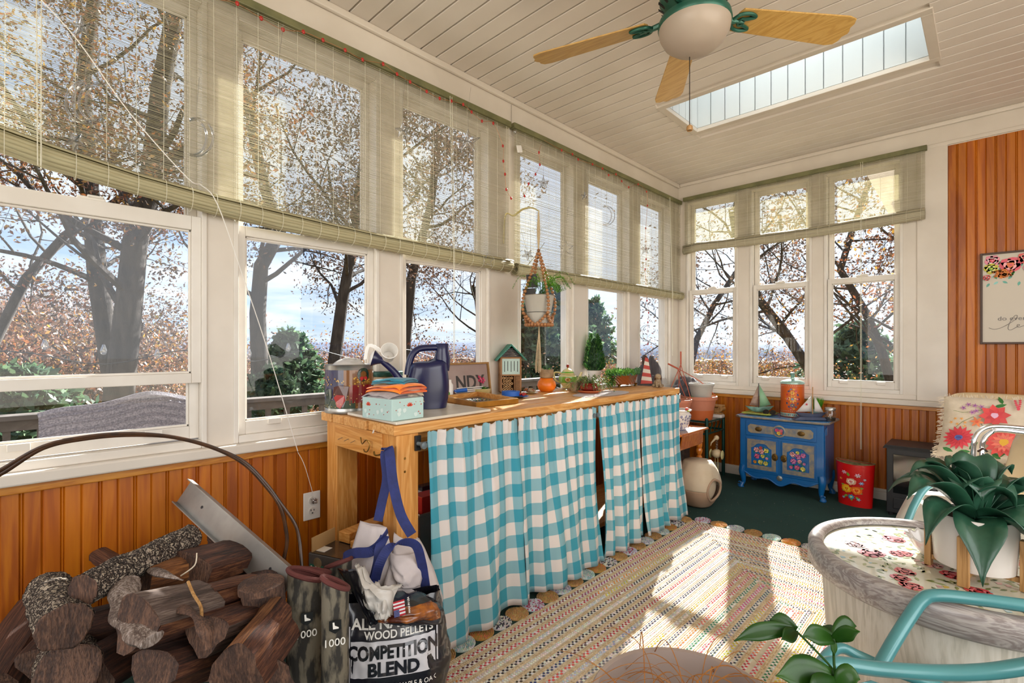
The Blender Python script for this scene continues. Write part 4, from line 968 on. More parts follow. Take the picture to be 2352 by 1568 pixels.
# leaning sign with letters
A = dp(1005, 897, 1.93); 
sx0 = on(1030, 893); sx1 = on(1111, 886); U = (sx1-sx0).normalized(); sx0 = sx1-U*.24; V_ = Vector((-.12, -.02, 1)).normalized(); Nn = U.cross(V_); Hs = .125
ns = thing('lettered_frame', 'wood framed mauve sign with large brown letters leaning under the third window', 'sign', (sx0+sx1)/2)
b = MB()
for (a, e, wv) in ((0, 0, 1), ): pass
def slab(mb, u0, u1, v0, v1, d0, d1, o_=sx0, U_=None, V2=None, N2=None):
    U_ = U_ or U; V2 = V2 or V_; N2 = N2 or Nn
    pts = [o_+U_*u0+V2*v0+N2*d0, o_+U_*u1+V2*v0+N2*d0, o_+U_*u1+V2*v1+N2*d0, o_+U_*u0+V2*v1+N2*d0]; mb.prism(pts, N2*(d1-d0))
Wd = .24
slab(b, 0, Wd, 0, Hs, -.008, .0); b.build('panel', M_['ink_grey'] if 0 else pm('mauve_board', 'a39088', .7, c2='968079', scale=8), ns)
for (a0, a1, v0, v1) in ((-.007, 0, -.0, Hs), (Wd, Wd+.007, 0, Hs), (-.007, Wd+.007, Hs, Hs+.007), (-.007, Wd+.007, -.002, 0)):
    b = MB(); slab(b, a0, a1, v0, v1, -.012, .008); b.build('moulding', M_['wood_frame_gold'], ns)
text('NDY', .075, sx0+U*.070+V_*.030+Nn*.0008, U, V_, M_['ink_dark'], ns, sx=.92, bold=.0015)
# green block sign
a = on(1127, 889); e = on(1147, 886); U2 = (RT*.96+FW*.25).normalized(); U2.z = 0; a = at(1137, 891, 'Z', ZT)
bs = thing('block_sign', 'small sage green wooden block sign with white lettering beside the insect house', 'sign', a)
b = MB(); b.obox(a+U2*.012+FW*.02+Vector((0, 0, .056)), U2*.024, FW*.016, Vector((0, 0, .056))); b.build('block', M_['sage'], bs, bevel=.001)
for i, t in enumerate(['ALL SHE', 'DOES IS', 'BEACH', 'BEACH', 'BEACH']):
    text(t, .0145 if i > 1 else .0125, a+U2*-.010+FW*.0036+Vector((0, 0, .096-i*.019)), U2, (0, 0, 1), M_['ink_white'], bs, sx=.80)
# insect house
q = on(1172, 889); c = Vector((q.x, q.y, ZT+.001)); U3 = (RT*.98+FW*.2); U3.z = 0; U3.normalize(); V3 = Vector((-U3.y, U3.x, 0)); Z3 = Vector((0, 0, 1))
ih = thing('insect_house', 'wooden insect house with green gabled roof, slotted mint panel and bamboo tubes', 'insect house', c)
c = c+V3*.045+U3*.004
w, d, hh = .044, .042, .145
def sb(mb, u0, u1, v0, v1, z0, z1): mb.obox(c+U3*(u0+u1)/2+V3*(v0+v1)/2+Z3*(z0+z1)/2, U3*(u1-u0)/2, V3*(v1-v0)/2, Z3*(z1-z0)/2)
for nm, a_ in (('side_panel', (-w, -w+.007, -d, d, 0, hh)), ('side_panel', (w-.007, w, -d, d, 0, hh)), ('back_panel', (-w, w, d-.005, d, 0, hh)), ('base', (-w, w, -d, d, 0, .006)), ('shelf', (-w, w, -d, d, .068, .074)), ('shelf', (-w, w, -d, d, .138, .144)), ('divider', (.014, .019, -d+.002, d, .006, .068))):
    b = MB(); sb(b, *a_); b.build(nm, M_['rustic'], ih, bevel=.0008)
b = MB(); sb(b, -w+.007, w-.007, -d+.002, -d+.006, .074, .138); mp_ = b.build('slotted_panel', M_['mint'], ih)
for i in range(5): b = MB(); sb(b, -.028+i*.0135, -.0255+i*.0135, -d+.0012, -d+.003, .084+(i % 2)*.004, .128); b.build('slot', M_['black'], mp_)
for i in range(4):
    for j in range(5):
        cc_ = c+U3*(-.031+i*.0115+(j % 2)*.004)+Z3*(.013+j*.0115); 
        if i == 3 and j % 2: continue
        b = MB(); b.lathe([(.0055, -d+.002), (.0055, -d+.03)], (0, 0, 0), 10, cap=False); b.lathe([(.0026, -d+.03), (.0026, -d+.002), (.0055, -d+.002)], (0, 0, 0), 10, cap=False)
        b.V = [tuple(cc_+U3*x+V3*z+Z3*y) for x, y, z in b.V]; b.build('bamboo_tube', M_['bamboo_end'], ih)
b = MB()
for i in range(6):
    for j in range(13): b.obox(c+U3*(.0215+i*.0028)+V3*(-d+.012)+Z3*(.009+j*.0046), U3*.0011, V3*.012, Z3*.0018)
o = b.build('cane_bundle', M_['rustic'], ih); o['kind'] = 'stuff'
b = MB()
for j in range(6): hw = w*(1-j/6.5); sb(b, -hw, hw, -d+.004, d-.01, .146+j*.006, .149+j*.006)
b.build('gable_slats', M_['dark_wood'], ih)
for sg in (-1, 1):
    b = MB(); a0 = Vector((sg*(w+.018), 0, .128)); a1 = Vector((0, 0, .19)); P_ = []
    for (x, z) in ((a0.x, a0.z), (a1.x, a1.z), (a1.x, a1.z+.008), (a0.x, a0.z+.008)): P_.append(c+U3*x+Z3*z+V3*(-d-.014))
    b.prism(P_, V3*(2*d+.02)); b.build('roof', M_['roof_green'], ih, bevel=.0008)
# oval planter with pink flowers, cables, bottles, tape etc.
def pot(name, label, px, py, prof, mat, extra=None, cat='pot', z=ZT+.001, seg=28, soil=None, group=None, sm=True):
    q = on(px, py, z); c = Vector((q.x, q.y, z)); r0 = max(r for r, _ in prof)
    c += FW.copy()*prof[0][0]*.8
    th = thing(name, label, cat, c, group); b = MB(); b.lathe(prof, c, seg, cap=False); b.lathe([(prof[0][0], prof[0][1]), (.001, prof[0][1])], c, seg, cap=False); b.build('body', M_[mat], th, smooth=sm)
    if soil: b = MB(); b.lathe([(soil[0], soil[1]), (soil[0]*.5, soil[1]+.003), (.001, soil[1]+.004)], c, 16, cap=False); b.build('soil', M_['soil'], th, smooth=True)
    return th, c
def succ(th, c, z, n, r, L, cols, seed=1, mat='needle', w=.35, up=.6, name='leaves'):
    rn = random.Random(seed); b = MB()
    for i in range(n):
        a = rn.random()*6.28; e = rn.uniform(.1, 1)*up*1.5; rr = r*sqrt(rn.random()); p0 = Vector((c[0]+rr*cos(a), c[1]+rr*sin(a), c[2]+z)); d = Vector((cos(a)*cos(e), sin(a)*cos(e), sin(e))); s_ = d.cross(Vector((0, 0, 1))).normalized()*L*w*.5; l = L*rn.uniform(.6, 1.2); t = d.cross(s_).normalized()*L*w*.15
        b.add([p0, p0+d*l*.5+s_-t, p0+d*l, p0+d*l*.5-s_-t, p0+d*l*.5+t], [(0, 1, 4), (1, 2, 4), (2, 3, 4), (3, 0, 4)], 0, J(rn.choice(cols), .2))
    o = b.build(name, M_[mat], th); o['kind'] = 'stuff'; return o
G1 = ['3f7a2a', '5c9a34', '2f5f26', '76a844']; G2 = ['2c5a30', '3f7a3a', '1f4424', '5a8a40']
th, c = pot('flower_dish', 'low oval cream dish of pink artificial flowers in front of the lettered frame', 1102, 905, [(.035, 0), (.042, .006), (.046, .026), (.043, .028), (.04, .01)], 'cream_glaze', soil=(.041, .022))
for i in range(9):
    b = MB(); q = c+Vector((R.uniform(-.025, .025), R.uniform(-.025, .025), .04+R.random()*.03))
    for k in range(5): a = k*1.256; b.ball(q+RT*cos(a)*.008+Vector((0, 0, sin(a)*.008)), .0065, 6, c=J(R.choice(['c83860', 'e090a4', 'd0607c']), .1), sy=.6)
    b.build('flower', M_['print'], th, smooth=True)
succ(th, c, .025, 14, .02, .03, G1, 3, up=.4, w=.6)
b = MB()
for k in range(4): pts = [on(1040+12*i+k*3, 893-4*k+3*sin(i*1.7+k), ZT+.018+.010*k) for i in range(6)]; b.tube(bez(pts, 5), .003, 5)
tag(b.build('cable_bundle', M_['white_cord'], smooth=True), 'tangle of white cable behind the gold tray', 'cable')
for (px, lab, mt, hgt) in ((1026, 'short green glass bottle between watering can and cables', 'green_glaze', .035), (1040, 'squat amber bottle beside the green bottle', 'brown_glaze', .028)):
    q = on(px, 906); b = MB(); b.lathe([(.001, 0), (.013, 0), (.014, .004), (.014, hgt-.012), (.007, hgt-.004), (.007, hgt), (.001, hgt)], q, 16, cap=False); tag(b.build('bottle', M_[mt], smooth=True), lab, 'bottle')
q = on(1022, 880); b = MB(); b.lathe([(.001, 0), (.018, 0), (.018, .07), (.01, .08), (.009, .095), (.001, .096)], q+Vector((0, .03, 0)), 16, cap=False); tag(b.build('spray_bottle', M_['white_plastic'], smooth=True), 'white bottle standing half hidden behind the watering can', 'bottle')
q = on(1040, 893); b = MB(); b.tube([q+Vector((-.02, 0, .03)), q+Vector((.03, .07, .04))], [.008, .011], 10); tag(b.build('flashlight', M_['tape_blue'], smooth=True), 'blue flashlight lying among the cables', 'flashlight')
# tape rolls on a dark plate
q = on(1183, 913); c = Vector((q.x, q.y+.0, ZT+.001)); pl = MB(); pl.lathe([(.001, 0), (.035, 0), (.06, .008), (.061, .0095), (.035, .003), (.001, .003)], c, 28, cap=False); tag(pl.build('plate', M_['black'], smooth=True), 'dark plate holding the blue tape roll', 'plate')
c3 = c-RT*.022+Vector((0, 0, .0105)); b = MB(); b.lathe([(.022, 0), (.036, 0), (.036, .018), (.022, .018), (.022, 0)], c3, 32, cap=False); o = b.build('tape_roll', M_['tape_blue'], smooth=True)
tag(o, 'roll of bright blue painter tape on the dark plate', 'tape')
b = MB(); c4 = c+RT*.032+Vector((0, 0, .012)); b.grid(lambda u, v: c4+Vector(((u-.5)*.05, (v-.5)*.035, .014*noise.noise(Vector((u*4, v*4, 2)))+.006)), 14, 10); tag(b.build('rag', M_['red_bead'], smooth=60, solid=.003), 'small crumpled red cloth beside the blue tape', 'cloth')
b = MB(); b.grid(lambda u, v: c4+Vector(((u-.5)*.06+.006, (v-.5)*.04, .006*noise.noise(Vector((u*4, v*4, 8)))-.002)), 14, 10); tag(b.build('rag', M_['tape_blue'], smooth=60, solid=.002), 'small blue cloth under the red cloth on the dark plate', 'cloth')
# shells on a saucer
q = on(1218, 903); c = Vector((q.x, q.y, ZT+.001)); b = MB(); b.lathe([(.001, 0), (.025, 0), (.045, .006), (.045, .0075), (.025, .003), (.001, .003)], c, 24, cap=False); tag(b.build('saucer', M_['cream_glaze'], smooth=True), 'cream saucer holding sea shells beside the orange pot', 'saucer')
for i in range(7):
    q = c+Vector((R.uniform(-.025, .025), R.uniform(-.02, .02), .012+.004*(i % 3))); b = MB(); ro = Matrix.Rotation(R.random()*6, 3, 'Z') @ Matrix.Rotation(1.3, 3, 'X')
    b.lathe([(.001, -.016), (.006, -.008), (.010, 0), (.008, .007), (.009, .009), (.004, .014), (.001, .018)], q, 9, rot=ro, cap=False); tag(b.build('sea_shell', M_['tan_glaze' if i % 2 else 'copper_glaze'], smooth=True), 'small brown and grey sea shell on the cream saucer', 'shell', 'sea shells on the saucer')
# orange pot with a tan pot on it
th, c = pot('orange_pot', 'round bellied bright orange pot', 1256, 899, [(.026, 0), (.036, .01), (.041, .024), (.038, .042), (.028, .053), (.031, .058), (.029, .058), (.025, .05)], 'orange_glaze')
th2 = thing('stoneware_pot', 'tan stoneware pot with a small succulent stacked on the orange pot', 'pot', c+Vector((0, 0, .059)))
b = MB(); b.lathe([(.001, .059), (.028, .059), (.031, .064), (.0315, .092), (.033, .096), (.030, .097), (.028, .086), (.001, .086)], c, 28, cap=False); b.build('body', M_['tan_glaze'], th2, smooth=True); succ(th2, c, .087, 18, .012, .022, G1, 5)
# teapot
q = on(1297, 893); c = Vector((q.x, q.y+.03, ZT+.006)); tp_ = thing('teapot', 'green and gold teapot with domed striped lid and wooden knob', 'teapot', c)
b = MB(); b.lathe([(.03, 0), (.034, .004), (.028, .008), (.042, .028), (.05, .05), (.048, .066), (.034, .078), (.032, .08)], c, 32, cap=False); b.build('body', M_['cream_glaze'], tp_, smooth=True)
b = MB(); b.lathe([(.0435, .03), (.0508, .05), (.0487, .064)], c, 32, cap=False); b.build('green_band', M_['green_glaze'], tp_, smooth=True)
va = math.atan2(-c.y, 2.05-c.x); b = MB(); pt = Paint(lambda u, v, l: (c[0]+(.0512+l)*cos(u/.05+va), c[1]+(.0512+l)*sin(u/.05+va), c[2]+v), .0005); pt.blob(0, .048, .016, '8a5a24', 12, .1, .8)
pt.l = 2
for k in range(9): pt.blob(.010*cos(k*.7), .048+.008*sin(k*.7), .003, J('c8a050', .2), 5)
pt.build('gold_cartouche', tp_, M_['gloss_print'])
b = MB(); b.lathe([(.036, .078), (.037, .083), (.030, .090), (.028, .096), (.018, .104), (.007, .108), (.005, .112)], c, 28, cap=False); ld = b.build('lid', M_['cream_glaze'], tp_, smooth=True)
b = MB(); b.lathe([(.0365, .0835), (.031, .0905)], c, 28, cap=False); b.build('stripe', M_['green_glaze'], ld)
b = MB(); b.lathe([(.003, .108), (.006, .116), (.009, .122), (.006, .129), (.001, .132)], c, 14, cap=False); b.build('knob', M_['red_glaze'], ld, smooth=True)
b = MB(); b.tube(bez([c-RT*.04+Vector((0, 0, .03)), c-RT*.068+Vector((0, 0, .045)), c-RT*.075+Vector((0, 0, .082)), c-RT*.05+Vector((0, 0, .086)), c-RT*.03+Vector((0, 0, .076))], 6), .005, 8); b.build('handle', M_['cream_glaze'], tp_, smooth=True)
b = MB(); b.tube(bez([c+RT*.045+Vector((0, 0, .03)), c+RT*.062+Vector((0, 0, .055)), c+RT*.078+Vector((0, 0, .088))], 6), [.012]*6+[.007]*7, 8); b.build('spout', M_['cream_glaze'], tp_, smooth=True)
# doily and small pots
q = on(1400, 905); b = MB(); n_ = 48; b.lathe([(.14, 0), (.13, .0012), (.001, .0012)], (q.x-.05, q.y, ZT+.0012), n_, cap=False, sx=.75, sy=1.6, jit=lambda a, k: 1+.04*(1 if int(a*n_/6.283) % 2 else 0)*(k == 0)); tag(b.build('doily', M_['canvas_white']), 'thin whitish mat under the small potted plants', 'mat')
pot('small_crock', 'small grey brown crock with dark rim beside the teapot', 1322, 898, [(.019, 0), (.02, .003), (.021, .03), (.023, .036), (.021, .037), (.019, .03)], 'tan_glaze', soil=(.02, .031), z=ZT+.008)
q = on(1318, 897); b = MB(); b.lathe([(.001, 0), (.026, 0), (.040, .005), (.040, .006), (.026, .003), (.001, .003)], (q.x-.01, q.y+.02, ZT+.003), 24, cap=False); tag(b.build('saucer', M_['tan_glaze'], smooth=True), 'dull brown saucer under the small crock', 'saucer')
th, c = pot('brown_bowl', 'shiny brown glazed bowl with a tiny succulent behind the small crock', 1335, 885, [(.02, 0), (.03, .01), (.034, .03), (.033, .04), (.030, .04), (.026, .02)], 'brown_glaze', soil=(.03, .032), z=ZT+.003); succ(th, c, .034, 12, .015, .022, G2, 6)
th, c = pot('red_glazed_pot', 'dark red glazed pot on a terracotta saucer overflowing with stringy succulents', 1355, 903, [(.024, .008), (.036, .016), (.038, .028), (.03, .04), (.028, .04), (.026, .03)], 'red_glaze', soil=(.028, .036))
b = MB(); b.lathe([(.001, 0), (.034, 0), (.046, .008), (.046, .011), (.034, .005), (.001, .005)], c, 24, cap=False); b.build('saucer', M_['terracotta_dark'], th, smooth=True)
b = MB(); rn = random.Random(8); bl_ = MB()
for i in range(46):
    a = rn.random()*6.28; r0 = .02*rn.random(); L = rn.uniform(.03, .085); p0 = c+Vector((r0*cos(a), r0*sin(a), .038)); pm_ = p0+Vector((cos(a)*L*.5, sin(a)*L*.5, rn.uniform(.008, .03))); p1 = p0+Vector((cos(a)*L, sin(a)*L, -rn.uniform(.0, .03)))
    pts = bez([p0, pm_, p1], 4); b.tube(pts, .0009, 3, c=J('6a7a3a', .2), cap=False)
    for q in pts[1:]:
        for k in range(2): d = Vector((rn.gauss(0, 1), rn.gauss(0, 1), rn.gauss(0, .6))).normalized()*.008; s_ = d.cross(Vector((.3, .1, 1))).normalized()*.0026; bl_.add([q, q+d*.6+s_, q+d, q+d*.6-s_], [(0, 1, 2, 3)], 0, J(rn.choice(['6a8a4a', '8a9a5a', '4f7040', '7f6a48']), .2))
b.build('stems', M_['print'], th)['kind'] = 'stuff'; bl_.build('leaves', M_['needle'], th)['kind'] = 'stuff'
# topiary
th, c = pot('topiary', 'cone shaped green topiary in a small white pot', 1366, 868, [(.022, 0), (.024, .004), (.031, .06), (.033, .061), (.030, .058), (.026, .03)], 'white_plastic', cat='plant', z=ZT+.001)
c = Vector(c); b = MB(); b.lathe([(.001, .055), (.03, .058), (.042, .09), (.037, .13), (.022, .17), (.004, .2)], c, 14, cap=False); b.build('core', M_['leaf_dark'], th, smooth=True)
rn = random.Random(5); b = MB()
for i in range(1700):
    t = rn.random(); z = .062+.15*t; rr = (.048*(1-t)**.55+.006)*(1 if t > .1 else .8+t*2); a = rn.random()*6.28; p0 = c+Vector((rr*.75*cos(a), rr*.75*sin(a), z)); d = (Vector((cos(a), sin(a), 1.1))+Vector((rn.gauss(0, .3), rn.gauss(0, .3), 0))).normalized(); s_ = d.cross(Vector((-sin(a)*.2+cos(a), cos(a), .1))).normalized()*.0036; l = rn.uniform(.012, .02)
    b.add([p0, p0+d*l*.6+s_, p0+d*l, p0+d*l*.6-s_], [(0, 1, 2, 3)], 0, J(rn.choice(['3f7a3a', '5a9a48', '2c5a30', '84a860']), .3))
b.build('foliage', M_['needle'], th)['kind'] = 'stuff'
# long swirled planter
qa, qb = on(1390, 891), on(1472, 884); c = (qa+qb)/2+Vector((-.02, .03, 0)); c.z = ZT+.001; Up = (qb-qa); Up.z = 0; Up.normalize(); Vp = Vector((-Up.y, Up.x, 0))
pp = thing('swirl_planter', 'long oval planter with swirled copper and teal ribs on small feet', 'planter', c)
def spl(u, v):
    a = 2*pi*u; rr = .8+.28*v-.06*sin(pi*v); wv = 1+.045*sin(22*(a+v*.9)); 
    return c+Up*(.105*rr*wv*cos(a))+Vp*(.05*rr*wv*sin(a))+Vector((0, 0, .012+.058*v+.003*sin(22*(a+v*.9))*(v > .98)))
b = MB(); b.grid(spl, 160, 10, cu=True); b.build('bowl', M_['copper_glaze'], pp, smooth=60)
b = MB(); b.grid(lambda u, v: Vector(spl(u, .8+.2*v))+(Vector(spl(u, 1))-c).normalized()*.0012, 160, 3, cu=True); b.build('rim_band', M_['teal_glaze'], pp, smooth=60)
b = MB(); b.grid(lambda u, v: c+Up*(.104*v*cos(6.283*u))+Vp*(.05*v*sin(6.283*u))+Vector((0, 0, .06)), 32, 3, cu=True); b.build('soil', M_['soil'], pp)
for sx_ in (-1, 1):
    for sy_ in (-1, 1): q = c+Up*.07*sx_+Vp*.026*sy_; b = MB(); b.lathe([(.010, 0), (.006, .006), (.012, .016)], q, 10); b.build('foot', M_['brass'], pp, smooth=True)
rn = random.Random(12); b = MB()
for i in range(2600):
    a = rn.random()*6.28; rr = sqrt(rn.random())*1.18; x = .105*rr*cos(a); y = .052*rr*sin(a); p0 = c+Up*x+Vp*y+Vector((0, 0, .058+.022*rn.random()+.012*noise.noise(Vector((x*30, y*30, 0))))); d = Vector((rn.gauss(0, .45)+x*3, rn.gauss(0, .45)+y*3, 1)).normalized(); s_ = d.cross(Vector((rn.gauss(0, 1), rn.gauss(0, 1), .1))).normalized()*.0022; l = rn.uniform(.008, .02)
    b.add([p0, p0+d*l*.6+s_, p0+d*l, p0+d*l*.6-s_], [(0, 1, 2, 3)], 0, J(rn.choice(['5c9a34', '76b040', '3f7a2a', '88b858'] if x < .02 else ['3f7a3a', '5a8a50', '2f6a34', '7a9a70']), .2))
for i in range(500):
    a = rn.random()*6.28; rr = rn.random(); p0 = c-Up*(.115-.03*rr*cos(a))+Vp*.04*rr*sin(a)+Vector((0, 0, .075-.07*rn.random())); d = Vector((rn.gauss(0, 1), rn.gauss(0, 1), rn.gauss(0, 1)-.3)).normalized(); s_ = d.cross(Vector((0, .1, 1))).normalized()*.003; l = .012
    b.add([p0, p0+d*l*.6+s_, p0+d*l, p0+d*l*.6-s_], [(0, 1, 2, 3)], 0, J(rn.choice(G1), .2))
b.build('foliage', M_['needle'], pp)['kind'] = 'stuff'
# red and white striped wooden cut-out
q = on(1492, 884); c = Vector((q.x-.06, q.y+.06, ZT+.001)); a_ = thing('striped_lighthouse', 'wooden cut-out painted in slanting red and white stripes behind the planter', 'ornament', c)
prof = [(-.032, 0), (.034, 0), (.03, .02), (.016, .075), (.010, .115), (-.004, .128), (-.012, .115), (-.01, .085), (-.018, .05)]
Uc = RT*.95+FW*.3; Uc.normalize()
b = MB(); b.prism([c+Uc*x+Vector((0, 0, z)) for x, z in prof], Vector((-Uc.y, Uc.x, 0))*.014); b.build('board', M_['dark_wood'], a_)
pf = plane_fn(c, Uc, (0, 0, 1)); pt = Paint(pf, .0006)
def xl(z): return -.03+.024*min(1, z/.115)
def xr(z): return .033-.022*min(1, z/.115)
for k in range(7):
    z0 = .002+k*.0165; z1 = z0+.0165; sh = .010; pt.poly([(xl(z0)+.002, z0+sh*.0), (xr(z0), z0-.0+(-.002 if k == 0 else sh*-.6)*(k > 0)), (xr(z1), z1-sh*.6), (xl(z1)+.002, z1)], 'b8443a' if k % 2 == 0 else 'd8cdbc')
pt.build('painted_stripes', a_)
# dog figurine
q = on(1510, 890); c = Vector((q.x-.01, q.y+.02, ZT+.001)); dg = thing('dog_figurine', 'small brown ceramic dog figurine sitting near the bench corner', 'figurine', c)
F_ = -FW
b = MB()
b.ball(c+Vector((0, 0, .020)), .021, 14, sz=1.0); b.ball(c+F_*.008+Vector((0, 0, .034)), .015, 12, sz=1.1); b.tube([c+F_*.012+RT*.008+Vector((0, 0, .034)), c+F_*.022+RT*.010+Vector((0, 0, .006))], [.007, .006], 8); b.tube([c+F_*.012-RT*.008+Vector((0, 0, .034)), c+F_*.022-RT*.010+Vector((0, 0, .006))], [.007, .006], 8)
for s_ in (-1, 1): b.ball(c+F_*.026+RT*.011*s_+Vector((0, 0, .006)), .008, 8, sz=.7); b.ball(c+F_*.006+RT*.021*s_+Vector((0, 0, .010)), .011, 8, sz=.8)
b.build('body', M_['tan_glaze'], dg, smooth=True)
b = MB(); b.ball(c+F_*.010+Vector((0, 0, .056)), .0155, 14); b.ball(c+F_*.024+Vector((0, 0, .052)), .009, 10, sz=.8); b.ball(c+F_*.033+Vector((0, 0, .055)), .003, 8); b.build('head', M_['tan_glaze'], dg, smooth=True)
for s_ in (-1, 1): b = MB(); b.ball(c+F_*.008+RT*.015*s_+Vector((0, 0, .050)), .007, 8, sz=2.0, sx=.7); b.build('ear', M_['brown_glaze'], dg, smooth=True)
# chip of wood caught at the bench end
q = at(858, 988, 'Y', bY0-.004); b = MB(); b.prism([q, q+Vector((.012, -.004, .004)), q+Vector((.016, -.008, -.006)), q+Vector((.004, -.006, -.010))], (0, -.002, .001)); tag(b.build('paper_scrap', M_['white_plastic']), 'torn white paper scrap stuck to the end of the bench top', 'scrap')

# true sizes
def rescale(name, k):
    o = bpy.data.objects[name]; o.scale = (k, k, k)
for nm, k in (('insect_house', 1.4), ('block_sign', 1.5), ('lettered_frame', 1.35), ('tape_roll', 1.3), ('teapot', 1.12), ('topiary', 1.6), ('swirl_planter', 1.25), ('striped_lighthouse', 1.6), ('dog_figurine', 1.25),
              ('small_crock', 1.35), ('brown_bowl', 1.35), ('red_glazed_pot', 1.45), ('orange_pot', 1.35), ('stoneware_pot', 1.3), ('flower_dish', 1.3), ('popcorn_tin', 1.08), ('bottle', 1.3), ('bottle.001', 1.3)): rescale(nm, k)
bpy.data.objects['stoneware_pot'].location.z += .059*.35
# ================================================================== left foreground: firewood, boots, bags
def q3(px, py, d): return dp(px, py, d)
def log_round(name, label, p0, p1, r0, r1, mat='bark', seed=1, knobs=(), bend=.0, endmat='end_grain', rough_=.10, parent=None, cat='firewood', group='firewood pile'):
    p0, p1 = Vector(p0), Vector(p1); ax = (p1-p0); L = ax.length; t = ax.normalized(); a = t.orthogonal().normalized(); c = t.cross(a)
    b = MB(); sd_ = (a+c).normalized()
    def f(u, v):
        an = 2*pi*u; r = r0+(r1-r0)*v; P = p0+ax*v+sd_*bend*sin(pi*v)
        n_ = noise.noise(Vector((cos(an)*1.2, sin(an)*1.2, v*L*14+seed*3)))*rough_+noise.noise(Vector((cos(an)*5, sin(an)*5, v*L*60+seed)))*rough_*.5-abs(noise.noise(Vector((cos(an)*9, sin(an)*9, v*L*110+seed))))*rough_*.9
        return P+(a*cos(an)+c*sin(an))*r*(1+n_)
    b.grid(f, 72 if r0 > .02 else 24, max(14, int(L*260)), cu=True, uv=lambda u, v: (u*6.28*r0+seed, v*L))
    th = thing(name, label, cat, (p0+p1)/2-Vector((0, 0, r0)), group)
    b.build('bark', M_[mat], th, smooth=60)
    for e, v in ((0, 0.0), (1, 1.0)):
        rr = .93; m = MB(); n = 30; cen = p0+ax*v+(t*-.002 if v == 0 else t*.002); m.add([cen]+[Vector(f(i/n, v)).lerp(cen, 1-rr)+(t*-.0015 if v == 0 else t*.0015) for i in range(n)]+[Vector(f(i/n, v)) for i in range(n)], [(0, 1+i, 1+(i+1) % n) for i in range(n)]+[(1+i, 1+n+i, 1+n+(i+1) % n, 1+(i+1) % n) for i in range(n)]); m.build('cut_end', M_[endmat], th)
    for (v, an, l, r) in knobs:
        P = Vector(f(an, v)); d = (P-(p0+ax*v)).normalized()+t*.25; m = MB(); m.tube([P-d*.01, P+d*l*.5, P+d*l], [r*1.2, r, r*.8], 10); m.build('branch_stub', M_[mat], th, smooth=True)
    return th
def log_split(label, p0, p1, w, h, seed, mats=('bark_split', 'split_face'), tri=True, roll=0, cat='firewood', name='split_log'):
    """wedge of split wood: bark on the round side, torn wood on the split sides"""
    p0, p1 = Vector(p0), Vector(p1); ax = p1-p0; L = ax.length; t = ax.normalized(); up = Vector((0, 0, 1)); a = t.cross(up).normalized(); c = a.cross(t)
    a, c = a*cos(roll)+c*sin(roll), c*cos(roll)-a*sin(roll)
    k = 9; prof = [(w*.5*cos(pi*(.05+.9*i/(k-1))), h*.42+h*.22*sin(pi*i/(k-1))) for i in range(k)]; prof += [(-w*.44, h*.12), (-w*.30, -h*.10), (-w*.20, -h*.22), (-w*.05, -h*.46), (w*.10, -h*.44), (w*.22, -h*.26), (w*.30, -h*.06), (w*.46, h*.10)]
    n = len(prof); b = MB(); rows = max(12, int(L*110)); g = MB()
    def P(i, v):
        x, y = prof[i % n]; q = noise.noise(Vector((i*.9, v*L*9, seed*2.3)))*.07+noise.noise(Vector((i*3.1, v*L*14, seed)))*.04
        return p0+ax*v+a*(x*(1+q))+c*(y*(1+q))+t*(noise.noise(Vector((x*40, y*40, seed)))*.006)
    for mb, rng in ((b, range(0, k-1)), (g, range(k-1, n))):
        for i in rng:
            for j in range(rows):
                v0, v1 = j/rows, (j+1)/rows; mid = .5
                mb.U[len(mb.F)] = [(i*.02+seed, v0*L), (i*.02+.02+seed, v0*L), (i*.02+.02+seed, v1*L), (i*.02+seed, v1*L)]; mb.add([P(i, v0), P(i+1, v0), P(i+1, v1), P(i, v1)], [(0, 1, 2, 3)])
    th = thing(name, label, cat, (p0+p1)/2-Vector((0, 0, h*.5)), 'firewood pile'); b.build('bark', M_[mats[0]], th, smooth=60); g.build('split_side', M_[mats[1]], th, smooth=35)
    for v in (0, 1): m = MB(); m.add([P(i, v) for i in range(n)], [tuple(range(n))]); m.build('cut_end', M_['end_grain'], th)
    return th
G = 'firewood pile'
# back and lower layers first
log_split('reddish split log standing at the left edge of the pile', q3(-5, 1600, 1.20), q3(120, 1395, 1.42), .13, .12, 3, ('bark_split', 'bark_split'), roll=.5)
log_split('short reddish log end beneath the thick round log', q3(75, 1530, 1.18), q3(150, 1440, 1.40), .07, .06, 4, ('bark_split', 'split_face'))
log_round('round_log', 'round log with lichen bark at the bottom left of the pile', q3(155, 1545, 1.06), q3(150, 1470, 1.38), .058, .055, 'bark', 5, endmat='end_grain')
log_split('long dark split log across the bottom of the pile', q3(215, 1560, 1.12), q3(420, 1440, 1.48), .12, .10, 6, ('bark_split', 'bark_split'), roll=1.2)
log_split('brown split log with pale striped face at the bottom centre', q3(345, 1562, 1.06), q3(475, 1518, 1.20), .13, .09, 7, ('bark_split', 'split_face'))
log_split('rust brown log in the shade behind the bottom centre log', q3(455, 1530, 1.22), q3(560, 1450, 1.52), .13, .10, 8, ('split_gold', 'bark_split'), roll=.8)
log_split('dark log filling the gap below the driftwood branch', q3(280, 1500, 1.24), q3(420, 1410, 1.5), .12, .10, 9, ('bark_split', 'bark_split'), roll=.3)
log_split('dark reddish beam lying under the long bark log', q3(170, 1440, 1.22), q3(440, 1370, 1.36), .10, .10, 10, ('bark_split', 'bark_split'), roll=2.6)
log_split('broken stub of wood against the wall behind the long log', q3(225, 1282, 1.52), q3(330, 1345, 1.45), .055, .05, 11, ('split_face', 'split_face'))
